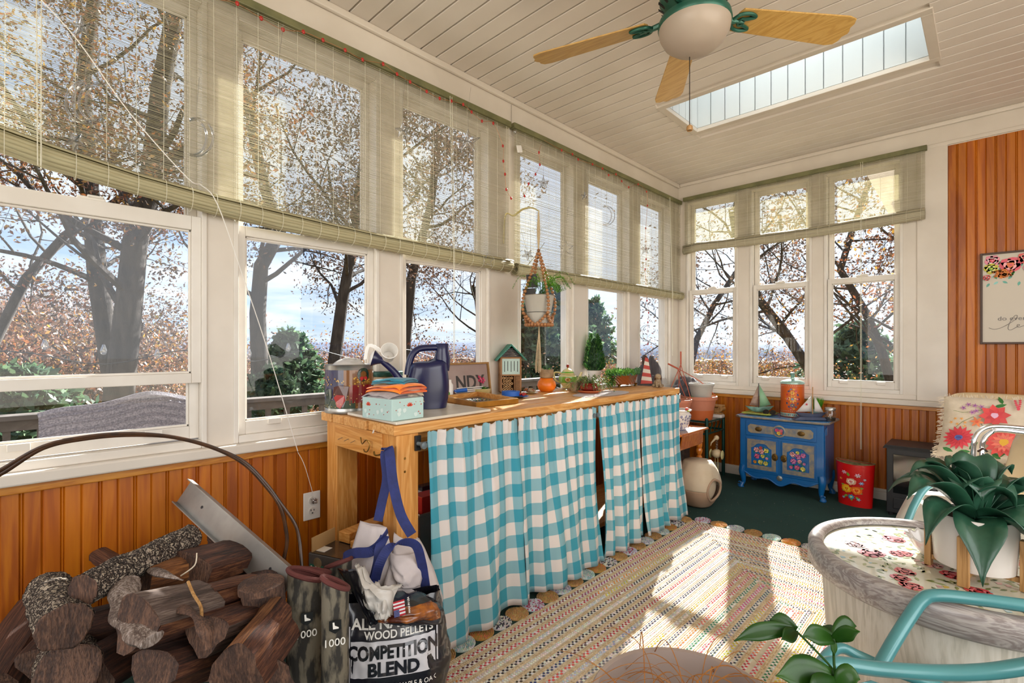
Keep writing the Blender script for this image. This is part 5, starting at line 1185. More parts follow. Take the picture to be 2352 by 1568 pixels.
log_split('golden faced split log under the long bark log', q3(308, 1368, 1.22), q3(420, 1338, 1.34), .125, .11, 12, ('split_gold', 'split_gold'), roll=.3)
log_split('big shaggy barked log at the back of the pile', q3(415, 1340, 1.30), q3(545, 1300, 1.50), .17, .12, 13, ('bark_split', 'split_face'), roll=-.1)
log_split('wedge log with dark splintered face right of the pile centre', q3(445, 1405, 1.18), q3(560, 1372, 1.32), .13, .09, 14, ('split_face', 'split_face'), roll=.25)
log_round('bark_log', 'leaning bark log under the aluminium plank', q3(500, 1228, 1.62), q3(620, 1335, 1.48), .034, .038, 'bark_split', 15, rough_=.2)
log_split('square cut log block supporting the oval slice', q3(610, 1405, 1.22), q3(598, 1365, 1.42), .10, .11, 16, ('bark_split', 'split_face'), roll=.1)
log_round('oval_slice', 'smooth oval slice of wood lying on top of the pile by the boots', q3(600, 1352, 1.17), q3(600, 1338, 1.17), .050, .050, 'end_grain', 17, rough_=.02, endmat='end_grain')
log_split('grey faced log at the middle front of the pile', q3(300, 1450, 1.02), q3(455, 1405, 1.18), .12, .10, 18, ('grey_drift', 'split_face'), roll=-.35)
log_split('grey brown wedge right of the grey faced log', q3(468, 1470, 1.10), q3(570, 1428, 1.24), .115, .08, 19, ('split_face', 'grey_drift'))
log_split('pale brown split log leaning toward the boots', q3(560, 1555, 1.05), q3(648, 1438, 1.22), .12, .11, 20, ('split_gold', 'split_face'), roll=.9)
log_split('dark log under the pale brown split log', q3(640, 1590, 1.1), q3(560, 1500, 1.35), .11, .10, 21, ('bark_split', 'bark_split'), roll=.9)
log_split('reddish log chunk behind the round log at the left', q3(60, 1540, 1.3), q3(230, 1470, 1.45), .11, .10, 22, ('bark_split', 'split_face'), roll=.4)
log_round('round_log', 'thick round log with flaky bark and dark wet end at the left', q3(150, 1440, 1.03), q3(112, 1355, 1.22), .048, .045, 'bark', 23, rough_=.13)
log_round('long_log', 'long grey flaky-barked log laid diagonally on top of the pile', q3(190, 1355, 1.08), q3(438, 1232, 1.42), .036, .034, 'bark', 24, knobs=((.88, .30, .05, .012),), rough_=.14)
b = MB(); pts = bez([q3(292, 1335, 1.15), q3(283, 1375, 1.10), q3(292, 1415, 1.06), q3(318, 1445, 1.03), q3(350, 1470, 1.0)], 8); b.tube(pts, [.026, .025]+[.027+.004*sin(i*.6) for i in range(len(pts)-4)]+[.024, .02], 12, flat=.6)
tag(b.build('driftwood_branch', M_['drift'], smooth=True), 'smooth grey curved branch hanging over the pile front', 'branch', G)
b = MB(); pts = bez([q3(345, 1308, 1.22), q3(375, 1318, 1.18), q3(420, 1332, 1.16)], 8); b.tube(pts, [.008+.006*sin(i*.3) for i in range(len(pts))], 9, flat=.6); tag(b.build('bark_strip', M_['drift'], smooth=True), 'curled strip of bark on the golden faced log', 'bark', G)
b = MB(); pts = bez([q3(395, 1395, 1.10), q3(440, 1408, 1.04), q3(472, 1445, 1.01), q3(478, 1490, 1.0)], 8); b.tube(pts, [.012+.005*sin(i*.5) for i in range(len(pts))], 9, flat=.5); tag(b.build('bark_strip', M_['end_grain'], smooth=True), 'rough bark strip peeling off the grey faced log', 'bark', G)
b = MB(); b.tube(bez([q3(432, 1335, 1.12), q3(445, 1365, 1.1), q3(462, 1395, 1.08), q3(462, 1432, 1.06)], 6), .0035, 6); tag(b.build('twig', M_['light_wood'], smooth=True), 'thin pale twig drooping over the wedge log', 'twig')
b = MB(); b.tube(bez([q3(415, 1322, 1.2), q3(447, 1298, 1.2), q3(452, 1270, 1.2)], 5), .0016, 5); tag(b.build('straw', M_['cream_cloth']), 'bent piece of pale straw on the shaggy log', 'straw')
b = MB()
for k in range(60): a = q3(R.uniform(400, 500), R.uniform(1268, 1300), 1.4); b.tube(bez([a, a+Vector((R.uniform(-.02, .02), R.uniform(-.02, .02), .012)), a+Vector((R.uniform(-.05, .05), R.uniform(-.05, .05), 0))], 3), .0007, 3, cap=False)
o = b.build('dry_grass', M_['dead_grass']); tag(o, 'wisps of dry grass on the shaggy log', 'grass', kind='stuff')
# aluminium plank leaning on the wall
a0, a1 = q3(425, 1128, 1.66), q3(665, 1345, 1.36); dirp = (a1-a0).normalized(); side = (RT*.55+Vector((0, 0, .62))+FW*.1); side = (side-dirp*side.dot(dirp)).normalized(); nn = dirp.cross(side)
pl = thing('aluminium_plank', 'long aluminium channel plank leaning against the beadboard above the logs', 'plank', a1)
b = MB(); hw = .042; prof = [(-hw, 0), (-hw, .02), (-hw+.003, .02), (-hw+.003, .003), (hw-.003, .003), (hw-.003, .02), (hw, .02), (hw, 0)]
b.prism([a0+side*x+nn*z for x, z in prof], a1-a0); b.build('channel', M_['galv'], pl)
for t in (.2, .85):
    q = a0.lerp(a1, t)
    for sg in (-1, 1): b = MB(); b.lathe([(.005, -.002), (.0035, -.003), (.0001, -.001)], q+nn*(-.001*sg if sg > 0 else .006), 10, rot=nn.to_track_quat('Z', 'Y').to_matrix()); b.build('rivet', M_['black_metal'], pl)
# hoop of thin rods
hp = thing('hoop', 'tall brown hoop made of two thin bent rods in front of the windows', 'hoop', q3(690, 1330, 1.5))
for k, (rr, off) in enumerate(((.0055, 0), (.005, 1))):
    P = [(-200, 1230, 1.25), (-90, 1130, 1.26), (0, 1080 if k == 0 else 1090, 1.27), (100, 1025+4*k, 1.3), (200, 1003+4*k, 1.34), (300, 996+3*k, 1.37), (400, 1004, 1.40), (490, 1028, 1.42), (560, 1064-4*k, 1.44), (610, 1115-6*k, 1.46), (642, 1160-8*k, 1.47), (656-k*2+k*22, 1210-10*k, 1.48), (658+k*30, 1255-14*k, 1.48), (640+k*52, 1320, 1.46)]
    if k: P = P[:-1]+[(693, 1300, 1.46)]
    b = MB(); b.tube(bez([q3(*p) for p in P], 8), rr, 8); b.build('rod', M_['dark_wood'] if 0 else pm('rod_brown%s' % ('' if k == 0 else '_b'), '4a2c14', .4, c2='2e1c10', scale=30), hp, smooth=True)
# boots
def boot(label, px, py, pyb, dep, w, turn, seed, txt=True, name='boot'):
    top = q3(px, py, dep); h = .40; c = Vector((top.x, top.y, max(.0, top.z-h))); hs = top.z-c.z
    th = thing(name, label, 'boot', c, 'camouflage rubber boots'); fdir = (RT*cos(turn)-FW*sin(turn)).normalized(); sdir = Vector((-fdir.y, fdir.x, 0))
    b = MB(); r = w*dep/1130/2
    def f(u, v):
        a = 2*pi*u; z = hs*(.16+.84*v); rr = r*(.86+.10*v+.08*sin(3*v+seed)); rr *= 1+.05*noise.noise(Vector((cos(a)*2, sin(a)*2, v*6+seed)))
        lip = .02*cos(a)*(v**6)
        return c+fdir*rr*1.12*cos(a)+sdir*rr*.82*sin(a)+Vector((0, 0, z+lip))
    b.grid(f, 28, 24, cu=True); b.build('shaft', M_['camo'], th, smooth=60, solid=.004)
    b = MB(); b.tube([f(i/28, 1) for i in range(28)], .0065, 8, closed=True); b.build('lining', M_['maroon_foam'], th, smooth=True)
    b = MB()
    b.grid(lambda u, v: Vector(f(u, 1-.14*v)).lerp(c+Vector((0, 0, hs*(1-.12*v))), .10), 28, 4, cu=True); b.build('inner_lining', M_['maroon_foam'], th, smooth=True)
    b = MB()
    def ft(u, v):
        x = -.05+.25*u; a = 2*pi*v; ww = .045*(1-.25*abs(u-.6)) * (sqrt(max(.02, 1-((u-.5)*2)**6))); hh = (.085 if u < .35 else .085-.045*(u-.35)/.65)*sqrt(max(.03, 1-((u-.5)*2)**8))
        return c+fdir*x+sdir*ww*cos(a)+Vector((0, 0, .012+max(0, hh*.5+hh*.5*sin(a))))
    b.grid(ft, 18, 16, cv=True); b.build('foot', M_['camo'], th, smooth=True)
    b = MB(); b.prism([c+fdir*x+sdir*y for x, y in ((-.055, -.035), (.08, -.035), (.19, -.045), (.215, 0), (.19, .045), (.08, .035), (-.055, .035))], (0, 0, .02)); b.build('sole', M_['black'], th, bevel=.003)
    if txt:
        fr = (CV-c); fr.z = 0; fr.normalize(); uu = Vector((-fr.y, fr.x, 0)); o_ = c+fr*(r*1.12+.001)+Vector((0, 0, hs*.66))
        text('1000', .026, o_+uu*-.028, uu, (0, 0, 1), M_['ink_white'], th)
        m = MB(); sh = [(-.014, .062), (.014, .062), (.014, .04), (0, .03), (-.014, .04)]; m.prism([o_+uu*x+Vector((0, 0, z)) for x, z in sh], fr*.0015); bd = m.build('badge', M_['black'], th)
        m = MB(); m.prism([o_+uu*x+Vector((0, 0, z))+fr*.0016 for x, z in ((-.006, .058), (-.002, .058), (-.001, .05), (.008, .045), (.008, .042), (-.005, .042))], fr*.0008); m.build('boot_emblem', M_['ink_white'], bd)
    return th
boot('camouflage rubber boot farthest back beside the pet product box', 778, 1292, 1500, 1.50, 62, .6, 3, False)
boot('camouflage rubber boot with maroon lining right beside the wood pile', 705, 1318, 1568, 1.27, 78, 2.6, 1)
boot('camouflage rubber boot leaning beside the black pellet bag', 770, 1338, 1568, 1.22, 58, 2.6, 2)
boot('camouflage rubber boot hidden behind the nearer pair', 726, 1310, 1500, 1.42, 60, 2.0, 4, False)
# cardboard pet product box and wood blocks
c = q3(775, 1275, 1.72); bx_ = thing('product_box', 'opened grey and black cardboard product box with a green label behind the boots', 'box', (c.x, c.y, 0.0))
ub_ = (RT*.92-FW*.38).normalized(); vb_ = Vector((-ub_.y, ub_.x, 0)); zt2 = c.z+.02; c0 = Vector((c.x, c.y, zt2/2))
b = MB(); b.obox(c0, ub_*.072, vb_*.06, Vector((0, 0, zt2/2))); b.build('carton', M_['box_grey'], bx_, bevel=.002)
b = MB(); b.obox(Vector((c.x, c.y, zt2+.001)), ub_*.070, vb_*.058, Vector((0, 0, .0015))); b.build('top_print', M_['bag_black'], bx_)
b = MB(); b.obox(c0+ub_*-.062+Vector((0, 0, zt2/2+.026)), ub_*.002, vb_*.055, Vector((0, 0, .025))); b.build('flap', M_['cardboard'], bx_)
fo = c0-vb_*.0605+ub_*-.066+Vector((0, 0, zt2/2-.055)); m = MB(); m.prism([fo, fo+ub_*.06, fo+ub_*.06+Vector((0, 0, .020)), fo+Vector((0, 0, .020))], vb_*-.0008); lb = m.build('label_band', M_['roof_green'], bx_); text('PetSafe', .0155, fo+ub_*.004+Vector((0, 0, .005))-vb_*.0012, ub_, (0, 0, 1), M_['ink_white'], bx_)
m = MB(); m.lathe([(.018, 0), (.0179, .0008)], fo+ub_*.035+Vector((0, 0, .028))-vb_*.0003, 18, rot=(-vb_).to_track_quat('Z', 'Y').to_matrix()); m.build('seal', M_['tan_glaze'], bx_)
m = MB(); m.obox(Vector((c.x, c.y, zt2+.003))-ub_*.04-vb_*.02, ub_*.018, vb_*.02, Vector((0, 0, .0006))); m.build('printed_picture', M_['ink_white'], bx_)
for k, (px, py, lab) in enumerate(((795, 1232, 'pine block offcut with a white end tag on the lower shelf'), (822, 1255, 'second pine block offcut under the tote bag'))):
    q = q3(px, py, 1.78-.05*k); b = MB(); dd = (FW*.85+RT*.5).normalized(); b.obox(q+dd*.09, dd*.10, Vector((-dd.y, dd.x, 0))*.028, Vector((0, 0, .018))); o = b.build('wood_block', M_['bench_x'], bevel=.002); tag(o, lab, 'wood block')
# storage bin with stuff
c = q3(890, 1230, 2.02); bn = thing('storage_bin', 'clear plastic storage bin full of boxes under the workbench', 'bin', (c.x, c.y, .126))
U5 = (RT*.75+FW*.66).normalized(); U5.z = 0; W5 = Vector((-U5.y, U5.x, 0)); cb = Vector((.36, 1.30, .126)); hb = .30; hx, hy = .12, .19
b = MB()
lo = [cb+Vector((x*hx*.86, y*hy*.9, 0)) for x, y in ((-1, -1), (1, -1), (1, 1), (-1, 1))]; hi = [cb+Vector((x*hx, y*hy, hb)) for x, y in ((-1, -1), (1, -1), (1, 1), (-1, 1))]
b.add(lo+hi, [(0, 1, 2, 3), (0, 1, 5, 4), (1, 2, 6, 5), (2, 3, 7, 6), (3, 0, 4, 7)]); b.build('tub', M_['bin_plastic'], bn, solid=.002)
b = MB(); b.tube(hi, .008, 8, closed=True); b.build('rim', M_['bin_plastic'], bn, smooth=True)
for k, (x, y, sx_, sy_, h_, c_, lab) in enumerate(((-.05, -.08, .03, .05, .34, 'white_plastic', 'white carton in the clear bin'), (-.05, -.02, .02, .05, .36, 'bag_black', 'black packet in the clear bin'), (.03, -.09, .035, .05, .35, 'red_bead', 'red packet at the front of the clear bin'), (.03, .06, .05, .06, .37, 'red_paint', 'red box at the back of the clear bin'))):
    b = MB(); b.box((cb.x+x-sx_, cb.y+y-sy_, cb.z+.01), (cb.x+x+sx_, cb.y+y+sy_, cb.z+h_)); tag(b.build('packet', M_[c_], bevel=.002), lab, 'packet')
# tote bag hanging from the bench hook
tt = thing('tote_bag', 'white canvas tote bag with navy straps hanging from the workbench hook', 'bag', q3(900, 1420, 1.5))
def T(px, py, d): return q3(px, py, d)
DB = 1.52
def sheet(rows, mat, name, parent, d0=DB, nu=14, nv=18, bulge=.03, seed=0, wr=.006):
    """cloth panel between a left and a right outline given from top to bottom"""
    b = MB(); Lf = bez([T(x, y, d) for x, y, d in rows[0]], 6); Rt = bez([T(x, y, d) for x, y, d in rows[1]], 6)
    def samp(P, v): q = v*(len(P)-1); i = min(int(q), len(P)-2); return P[i].lerp(P[i+1], q-i)
    def f(u, v):
        p = samp(Lf, v).lerp(samp(Rt, v), u); return p-FW*(bulge*sin(pi*u)*(.4+.6*sin(pi*min(v*.9+.1, 1))))+FW*wr*noise.noise(Vector((u*5, v*5, seed)))*2
    b.grid(f, nu, nv); return b.build(name, M_[mat], parent, smooth=70, solid=.002)
sheet((((828, 1195, 1.62), (800, 1290, 1.58), (785, 1350, 1.55), (790, 1415, 1.55)), ((888, 1210, 1.56), (905, 1290, 1.50), (915, 1350, 1.48), (918, 1420, 1.48))), 'canvas_white', 'side_panel', tt, seed=1)
sheet((((905, 1222, 1.55), (900, 1280, 1.50), (880, 1350, 1.46), (870, 1430, 1.44)), ((962, 1235, 1.62), (990, 1290, 1.60), (1016, 1370, 1.58), (1012, 1400, 1.55))), 'canvas_white', 'front_panel', tt, seed=2, bulge=.05)
sheet((((893, 1270, 1.50), (900, 1310, 1.47), (915, 1345, 1.45)), ((975, 1262, 1.55), (975, 1300, 1.52), (965, 1345, 1.50))), 'canvas_white', 'pocket', tt, seed=3, bulge=.04)
sheet((((828, 1196, 1.66), (830, 1300, 1.66), (840, 1420, 1.66)), ((962, 1236, 1.70), (985, 1320, 1.70), (1005, 1420, 1.68))), 'canvas_white', 'back_panel', tt, seed=4, bulge=-.02)
def strap(pts, w, wd, name='strap', th=.0014): b = MB(); b.ribbon(bez([T(*p) for p in pts], 8), wd, w, th); return b.build(name, M_['navy_strap'], tt)
strap([(868, 1196, 1.60), (878, 1150, 1.61), (888, 1100, 1.62), (884, 1050, 1.63), (886, 1036, 1.635)], .030, RT*1+Vector((0, 0, .1)))
strap([(946, 1228, 1.545), (920, 1180, 1.555), (903, 1110, 1.575), (896, 1050, 1.61), (892, 1030, 1.625), (884, 1034, 1.635)], .032, RT*.9+Vector((0, 0, .2)))
strap([(782, 1310, 1.54), (790, 1282, 1.52), (815, 1270, 1.50), (852, 1266, 1.48), (876, 1240, 1.49), (890, 1218, 1.51)], .030, RT*.35+Vector((0, 0, 1)))
strap([(862, 1330, 1.455), (872, 1295, 1.44), (892, 1260, 1.45), (925, 1245, 1.46), (955, 1252, 1.47), (968, 1290, 1.49), (975, 1330, 1.51), (982, 1380, 1.52)], [.028]*57, RT*1+Vector((0, 0, .4)))
strap([(856, 1340, 1.46), (868, 1290, 1.462), (872, 1258, 1.47), (884, 1230, 1.50)], .028, RT)
sheet((((786, 1382, 1.545), (795, 1402, 1.545), (812, 1416, 1.545)), ((815, 1385, 1.53), (822, 1400, 1.53), (828, 1416, 1.53))), 'navy_strap', 'corner_patch', tt, bulge=.01)
# pellet bag
pbg = thing('pellet_bag', 'black plastic wood pellet bag with white lettering standing on the floor', 'bag', (dp(900, 1568, 1.36).x, dp(900, 1568, 1.36).y, 0))
cP = dp(902, 1568, 1.44); cP.z = 0; fr = (CV-cP); fr.z = 0; fr.normalize(); uP = Vector((-fr.y, fr.x, 0)); uP = -uP if uP.dot(RT) < 0 else uP
Hb = dp(900, 1395, 1.38).z
def bagf(u, v):
    a = 2*pi*u; w = .150-.012*v+.018*sin(pi*v)*1; w -= .035*max(0, v-.72)/.28*0
    d = .085*(1-v**3*.75)+.01
    ex = abs(cos(a))**.55*(1 if cos(a) > 0 else -1); ey = abs(sin(a))**.8*(1 if sin(a) > 0 else -1)
    n_ = .010*noise.noise(Vector((cos(a)*2.4, sin(a)*2.4, v*5)))+.004*noise.noise(Vector((cos(a)*8, sin(a)*8, v*16)))
    return cP+uP*(ex*(w+n_)+.012*(1-v)*0)+fr*(ey*(d+n_))+Vector((0, 0, Hb*v+.012*ex*ex*v))
b = MB(); b.grid(bagf, 64, 40, cu=True); b.build('bag_body', M_['bag_black'], pbg, smooth=70)
def front(x, z, l=0):     # point of the bag front at width x and height z
    v = z/Hb; best = None
    ex = max(-.97, min(.97, x/.155)); a = math.acos(abs(ex)**(1/.55))*1.0; a = a if ex > 0 else pi-a
    p = Vector(bagf(a/(2*pi), v)); p = p-uP*(p-cP).dot(uP)+uP*x; return p+fr*(l+.0015)
def fpanel(name, x0, x1, z0, z1, mat, l=.0006, slant=0):
    b = MB(); b.grid(lambda u, v: front(x0+(x1-x0)*u+slant*v, z0+(z1-z0)*v+.0*u, l), 60, 16); return b.build(name, M_[mat], pbg, smooth=60)
fpanel('white_panel', -.112, .118, Hb-.175, Hb-.085, 'bag_print')
fpanel('flame_band', -.118, .12, Hb-.262, Hb-.222, 'flame_print')
def btext(s, size, x, z, mat, sx=1, bold=0):
    me = tmesh(s, size, 'CENTER', bold)
    for v_ in me.vertices: v_.co = front(x+v_.co.x*sx, z+v_.co.y, .0030)
    me.materials.append(M_[mat]); o = bpy.data.objects.new('lettering', me); COL.objects.link(o); par(o, pbg)
btext('ALL NATURAL', .036, .012, Hb-.055, 'ink_white', 1.05, .001); btext('WOOD PELLETS', .026, .018, Hb-.078, 'ink_white', 1.0, .0006)
btext('COMPETITION', .045, .003, Hb-.127, 'bag_black', .82, .0018); btext('BLEND', .048, .003, Hb-.170, 'bag_black', .95, .002)
btext('HICKORY, APPLE, MAPLE & OAK', .0185, .003, Hb-.205, 'ink_white', .88)
for x in (-.118, .122): fpanel('white_line', x, x+.004, .01, Hb-.05, 'bag_print')
# folded top: dark film with meat print, flag and an inner white film
top0 = [(820, 1290, 1.40), (845, 1345, 1.36), (858, 1400, 1.335)]; 
sheet((((775, 1305, 1.44), (808, 1360, 1.40), (838, 1405, 1.37), (848, 1435, 1.35)), ((838, 1300, 1.38), (850, 1350, 1.34), (862, 1400, 1.33), (872, 1428, 1.33))), 'bag_black', 'folded_top', pbg, seed=5, bulge=.02)
sheet((((890, 1345, 1.42), (885, 1375, 1.36), (868, 1410, 1.33), (870, 1430, 1.325)), ((962, 1358, 1.44), (1000, 1378, 1.44), (1018, 1400, 1.42), (1016, 1432, 1.40))), 'bag_black', 'folded_top', pbg, seed=6, bulge=.03)
sheet((((880, 1395, 1.335), (870, 1412, 1.325), (868, 1428, 1.32)), ((990, 1378, 1.385), (1008, 1395, 1.385), (1012, 1418, 1.385))), 'flame_print', 'meat_print', pbg, seed=7, bulge=.035)
sheet((((820, 1330, 1.42), (838, 1370, 1.38), (850, 1402, 1.355)), ((835, 1335, 1.39), (850, 1372, 1.355), (862, 1400, 1.34))), 'flame_print', 'meat_print', pbg, seed=8, bulge=.006)
fl_ = q3(906, 1418, 1.29); fu = (RT*.95+Vector((0, 0, .28))).normalized(); fv = (Vector((0, 0, 1))-RT*.1).normalized(); pt = Paint(plane_fn(fl_, fu, fv), .0005)
for k in range(9): pt.poly([(0, k*.0045), (.031, k*.0045), (.031, (k+1)*.0045), (0, (k+1)*.0045)], 'a8202c' if k % 2 == 0 else 'd8d4d4')
pt.l = 2; pt.poly([(0, 0), (.015, 0), (.015, .018), (0, .018)], '1f2a6a'); pt.l = 3
for i in range(5):
    for j in range(5): pt.blob(.0018+i*.003, .002+j*.0035, .0007, 'd8d4d4', 5)
fo_ = pt.build('flag_print', pbg); text('MADE IN USA', .007, fl_+fu*.044, fv, -fu, M_['ink_white'], pbg)
sheet((((818, 1292, 1.40), (832, 1325, 1.36), (835, 1380, 1.33), (862, 1420, 1.32)), ((838, 1298, 1.38), (858, 1340, 1.33), (898, 1360, 1.32), (902, 1412, 1.32))), 'film', 'inner_film', pbg, seed=9, bulge=.03, wr=.012)
sheet((((862, 1335, 1.35), (858, 1370, 1.33), (870, 1418, 1.315)), ((925, 1340, 1.38), (905, 1370, 1.33), (898, 1415, 1.315))), 'film', 'inner_film', pbg, seed=10, bulge=.03, wr=.012)
# ================================================================== rug
rug = thing('braided_rug', 'cream jute and cotton rag rug with colourful flecks and a border of round braided discs', 'rug', (1.46, 1.92, 0))
RX0, RX1, RY0, RY1 = .735, 2.22, .84, 2.955
b = MB(); b.box((RX0-.005, RY0-.005, .001), (RX1+.005, RY1+.005, .006)); b.build('backing', M_['cream_cloth'], rug)
pal = [['a8283a', 'b83048', '6a1a30'], ['a8283a', '903060', '4a1a2c'], ['c03a4a', 'd8842a', 'a82838'], ['d8d0c4', 'c8b43a', 'b8c0c8'], ['8a2a3a', '2a2a3c', '1e1a2a'], ['d8d0c8', 'c8c8c8', 'a8b0b8'], ['2a2a3c', '3a3020', '4a3a44', '1e1e2c'], ['2a3a6a', '2a2a3c', '4a2a3a'], ['c03040', 'a82838', 'd04a4a'], ['8a98b8', 'b8c0d0', 'a8a8b0'], ['2a2a40', '3a3a5a', '6a6a7a'], ['d8d4cc', 'd0ccc8', 'c8c4c0'], ['d8b83a', 'c8a838', 'b8b0a0'], ['3a3a52', '5a5a72', 'c03a4a'], ['d86a5a', 'd88a4a', 'c84a5a'], ['2f7a5a', '3a8a6a', 'd8a83a'], ['c84a8a', 'd86a7a', 'c8506a'], ['4a5a6a', '3a4a5a', '8a8a9a'], ['d8b84a', 'd8785a', 'c8b83a'], ['3a4458', '3a7a5a', '6a6a7a'], ['c8505a', 'd87a5a', 'c03a4a'], ['8a8a94', 'b8b8bc', '5a5a6a']]
def lobe(b, x, y, dx, dy, L, w, h, c):      # raised leaf-shaped stitch
    px_, py_ = -dy, dx
    b.add([(x-dx*L, y-dy*L, .005), (x+px_*w, y+py_*w, .006), (x+dx*L, y+dy*L, .005), (x-px_*w, y-py_*w, .006), (x, y, .006+h)], [(0, 3, 4), (3, 2, 4), (2, 1, 4), (1, 0, 4)], 0, c)
TAN = [lin(c) for c in ('c8ae88', 'b5986e', 'd6bd98', 'bfa27a')]; WHT = [lin(c) for c in ('d8d2cc', 'c8c2bc', 'dedad6')]
rn = random.Random(31)
for k in range(21):
    o = .0352*k; pc = [lin(c) for c in pal[k % len(pal)]]; b = MB()
    x0, x1, y0, y1 = RX0+o, RX1-o, RY0+o, RY1-o
    for (ax, ay, bx_, by_) in ((x0, y0, x1, y0), (x1, y0, x1, y1), (x1, y1, x0, y1), (x0, y1, x0, y0)):
        L = abs(bx_-ax)+abs(by_-ay); dx, dy = (bx_-ax)/L, (by_-ay)/L; nx, ny = -dy, dx
        s = .004
        while s < L-.004:      # two jute strands
            for q, sg in ((.003, 1), (.010, -1)):
                a = .6*sg; ddx = dx*cos(a)-dy*sin(a); ddy = dx*sin(a)+dy*cos(a); lobe(b, ax+dx*s+nx*q, ay+dy*s+ny*q, ddx, ddy, .0062, .0034, .0028, rn.choice(TAN))
            s += .0078
        s = .005; i = 0; ci = rn.random()*9; plain = k in (5, 11)
        while s < L-.004:      # two cotton strands, white with coloured flecks
            cc = pc[int(ci+s*2.3+.35*sin(s*9+k)) % len(pc)]
            for q, sg in ((.0185, 1), (.0268, -1)):
                a = .75*sg; ddx = dx*cos(a)-dy*sin(a); ddy = dx*sin(a)+dy*cos(a); col = (cc if (i+(sg > 0)) % 2 and rn.random() < .93 else rn.choice(WHT)); col = tuple(z*rn.uniform(.85, 1.1) for z in col)
                lobe(b, ax+dx*s+nx*q, ay+dy*s+ny*q, ddx, ddy, .0080, .0046, .0038, col)
            s += .0105; i += 1
    o_ = b.build('braid_row', M_['braid'], rug); o_['kind'] = 'stuff'
# border discs
DC = [['b48a52', 'a07a44'], ['c8c4c4', '8a8aa0', 'b8ccc0'], ['b48a52', '9a7440'], ['c0d0c8', 'd0ccc8', '8ab0b0'], ['b0843c', 'c87a4a'], ['d0ccc8', '3a3a44'], ['b48a52', 'c09a60'], ['c8c8d0', 'a83a5a']]
def disc(x, y, cols, seed):
    b = MB(); r = .008; rn = random.Random(seed); b.lathe([(.047, .001), (.047, .006), (.001, .007)], (x, y, 0), 18, 0, lin(cols[0]), cap=False)
    a = 0; R0 = .004; turns = 0
    while R0 < .047:
        rr = R0; cx_, cy_ = x+rr*cos(a), y+rr*sin(a); t = a+pi/2+.5; lobe(b, cx_, cy_, cos(t), sin(t), .0062, .0036, .006, tuple(z*rn.uniform(.85, 1.15) for z in lin(rn.choice(cols) if rn.random() > .3 else cols[0])))
        da = .0065/max(rr, .006); a += da; R0 += .0068*da/(2*pi)
    o = b.build('braided_disc', M_['braid'], rug)
    return o
k = 0
y = RY0+.03
while y < RY1+.02: disc(RX0-.05+.004*sin(y*9), y, DC[k % 8], k); k += 1; y += .094
x = RX0+.045
while x < RX1: disc(x, RY1+.05, DC[k % 8], k); k += 1; x += .098
x = RX0+.04
while x < RX0+.6: disc(x, RY0-.05, DC[k % 8], k); k += 1; x += .098
# crumbs of dry leaf on the carpet
b = MB(); rn = random.Random(2)
for i in range(90):
    x, y = rn.uniform(.55, 1.5), rn.uniform(3.1, 3.9); s = rn.uniform(.0015, .004); b.add([(x, y, .002), (x+s, y+s*.3, .003), (x+s*.8, y+s, .002), (x-s*.2, y+s*.7, .003)], [(0, 1, 2, 3)], 0, J(rn.choice(['b8a060', '8a7a4a', '9a5a30', 'c8c0a0']), .2))
o = b.build('dry_leaf_crumbs', M_['print']); tag(o, 'scattered pale crumbs of dry leaf on the green carpet', 'crumbs', kind='stuff')

# ================================================================== blue cabinet
KX0, KX1, KY0, KY1, KH = .672, 1.232, 3.945, 4.255, .556
cb = thing('blue_cabinet', 'bright blue painted cabinet with floral decoupage doors and curved legs', 'cabinet', ((KX0+KX1)/2, (KY0+KY1)/2, 0))
b = MB(); b.box((KX0, KY0, .125), (KX1, KY1, KH-.022)); b.build('body', M_['blue_paint'], cb, bevel=.008)
b = MB(); e = .026; c_ = .035
tp_ = [(KX0-e+c_, KY0-e), (KX1+e-c_, KY0-e), (KX1+e, KY0-e+c_), (KX1+e, KY1), (KX0-e, KY1), (KX0-e, KY0-e+c_)]
b.prism([(x, y, KH-.022) for x, y in tp_], (0, 0, .02)); top_ = b.build('top', M_['blue_top'], cb, bevel=.006)
b = MB(); P = [Vector((x, y, KH-.012)) for x, y in (tp_[4], tp_[5], tp_[0], tp_[1], tp_[2], tp_[3])]; b.tube(P, .0085, 8); b.build('edge_moulding', M_['gold_wash'], top_, smooth=True)
# scalloped apron with curve
def ap(u): return .085+.03*abs(cos(pi*u*1.0))*0+.035*(abs(2*u-1)**2.2)+.010*cos(u*pi*6)-.016*exp(-((u-.5)/.10)**2)
b = MB(); n = 40; pts = [(KX0+.02+(KX1-KX0-.04)*i/n, ap(i/n)) for i in range(n+1)]
b.prism([(x, KY0+.002, z) for x, z in pts]+[(KX1-.02, KY0+.002, .16), (KX0+.02, KY0+.002, .16)], (0, .018, 0)); apn = b.build('apron', M_['blue_paint'], cb)
b = MB(); b.tube([(x, KY0+.002, z) for x, z in pts], .005, 6); b.build('apron_bead', M_['blue_paint'], apn, smooth=True)
b = MB(); pts2 = [(KY0+.02+(KY1-KY0-.04)*i/20, .10+.03*abs(2*i/20-1)**2) for i in range(21)]; b.prism([(KX1-.002, y, z) for y, z in pts2]+[(KX1-.002, KY1-.02, .16), (KX1-.002, KY0+.02, .16)], (-.016, 0, 0)); b.build('apron', M_['blue_paint'], cb)
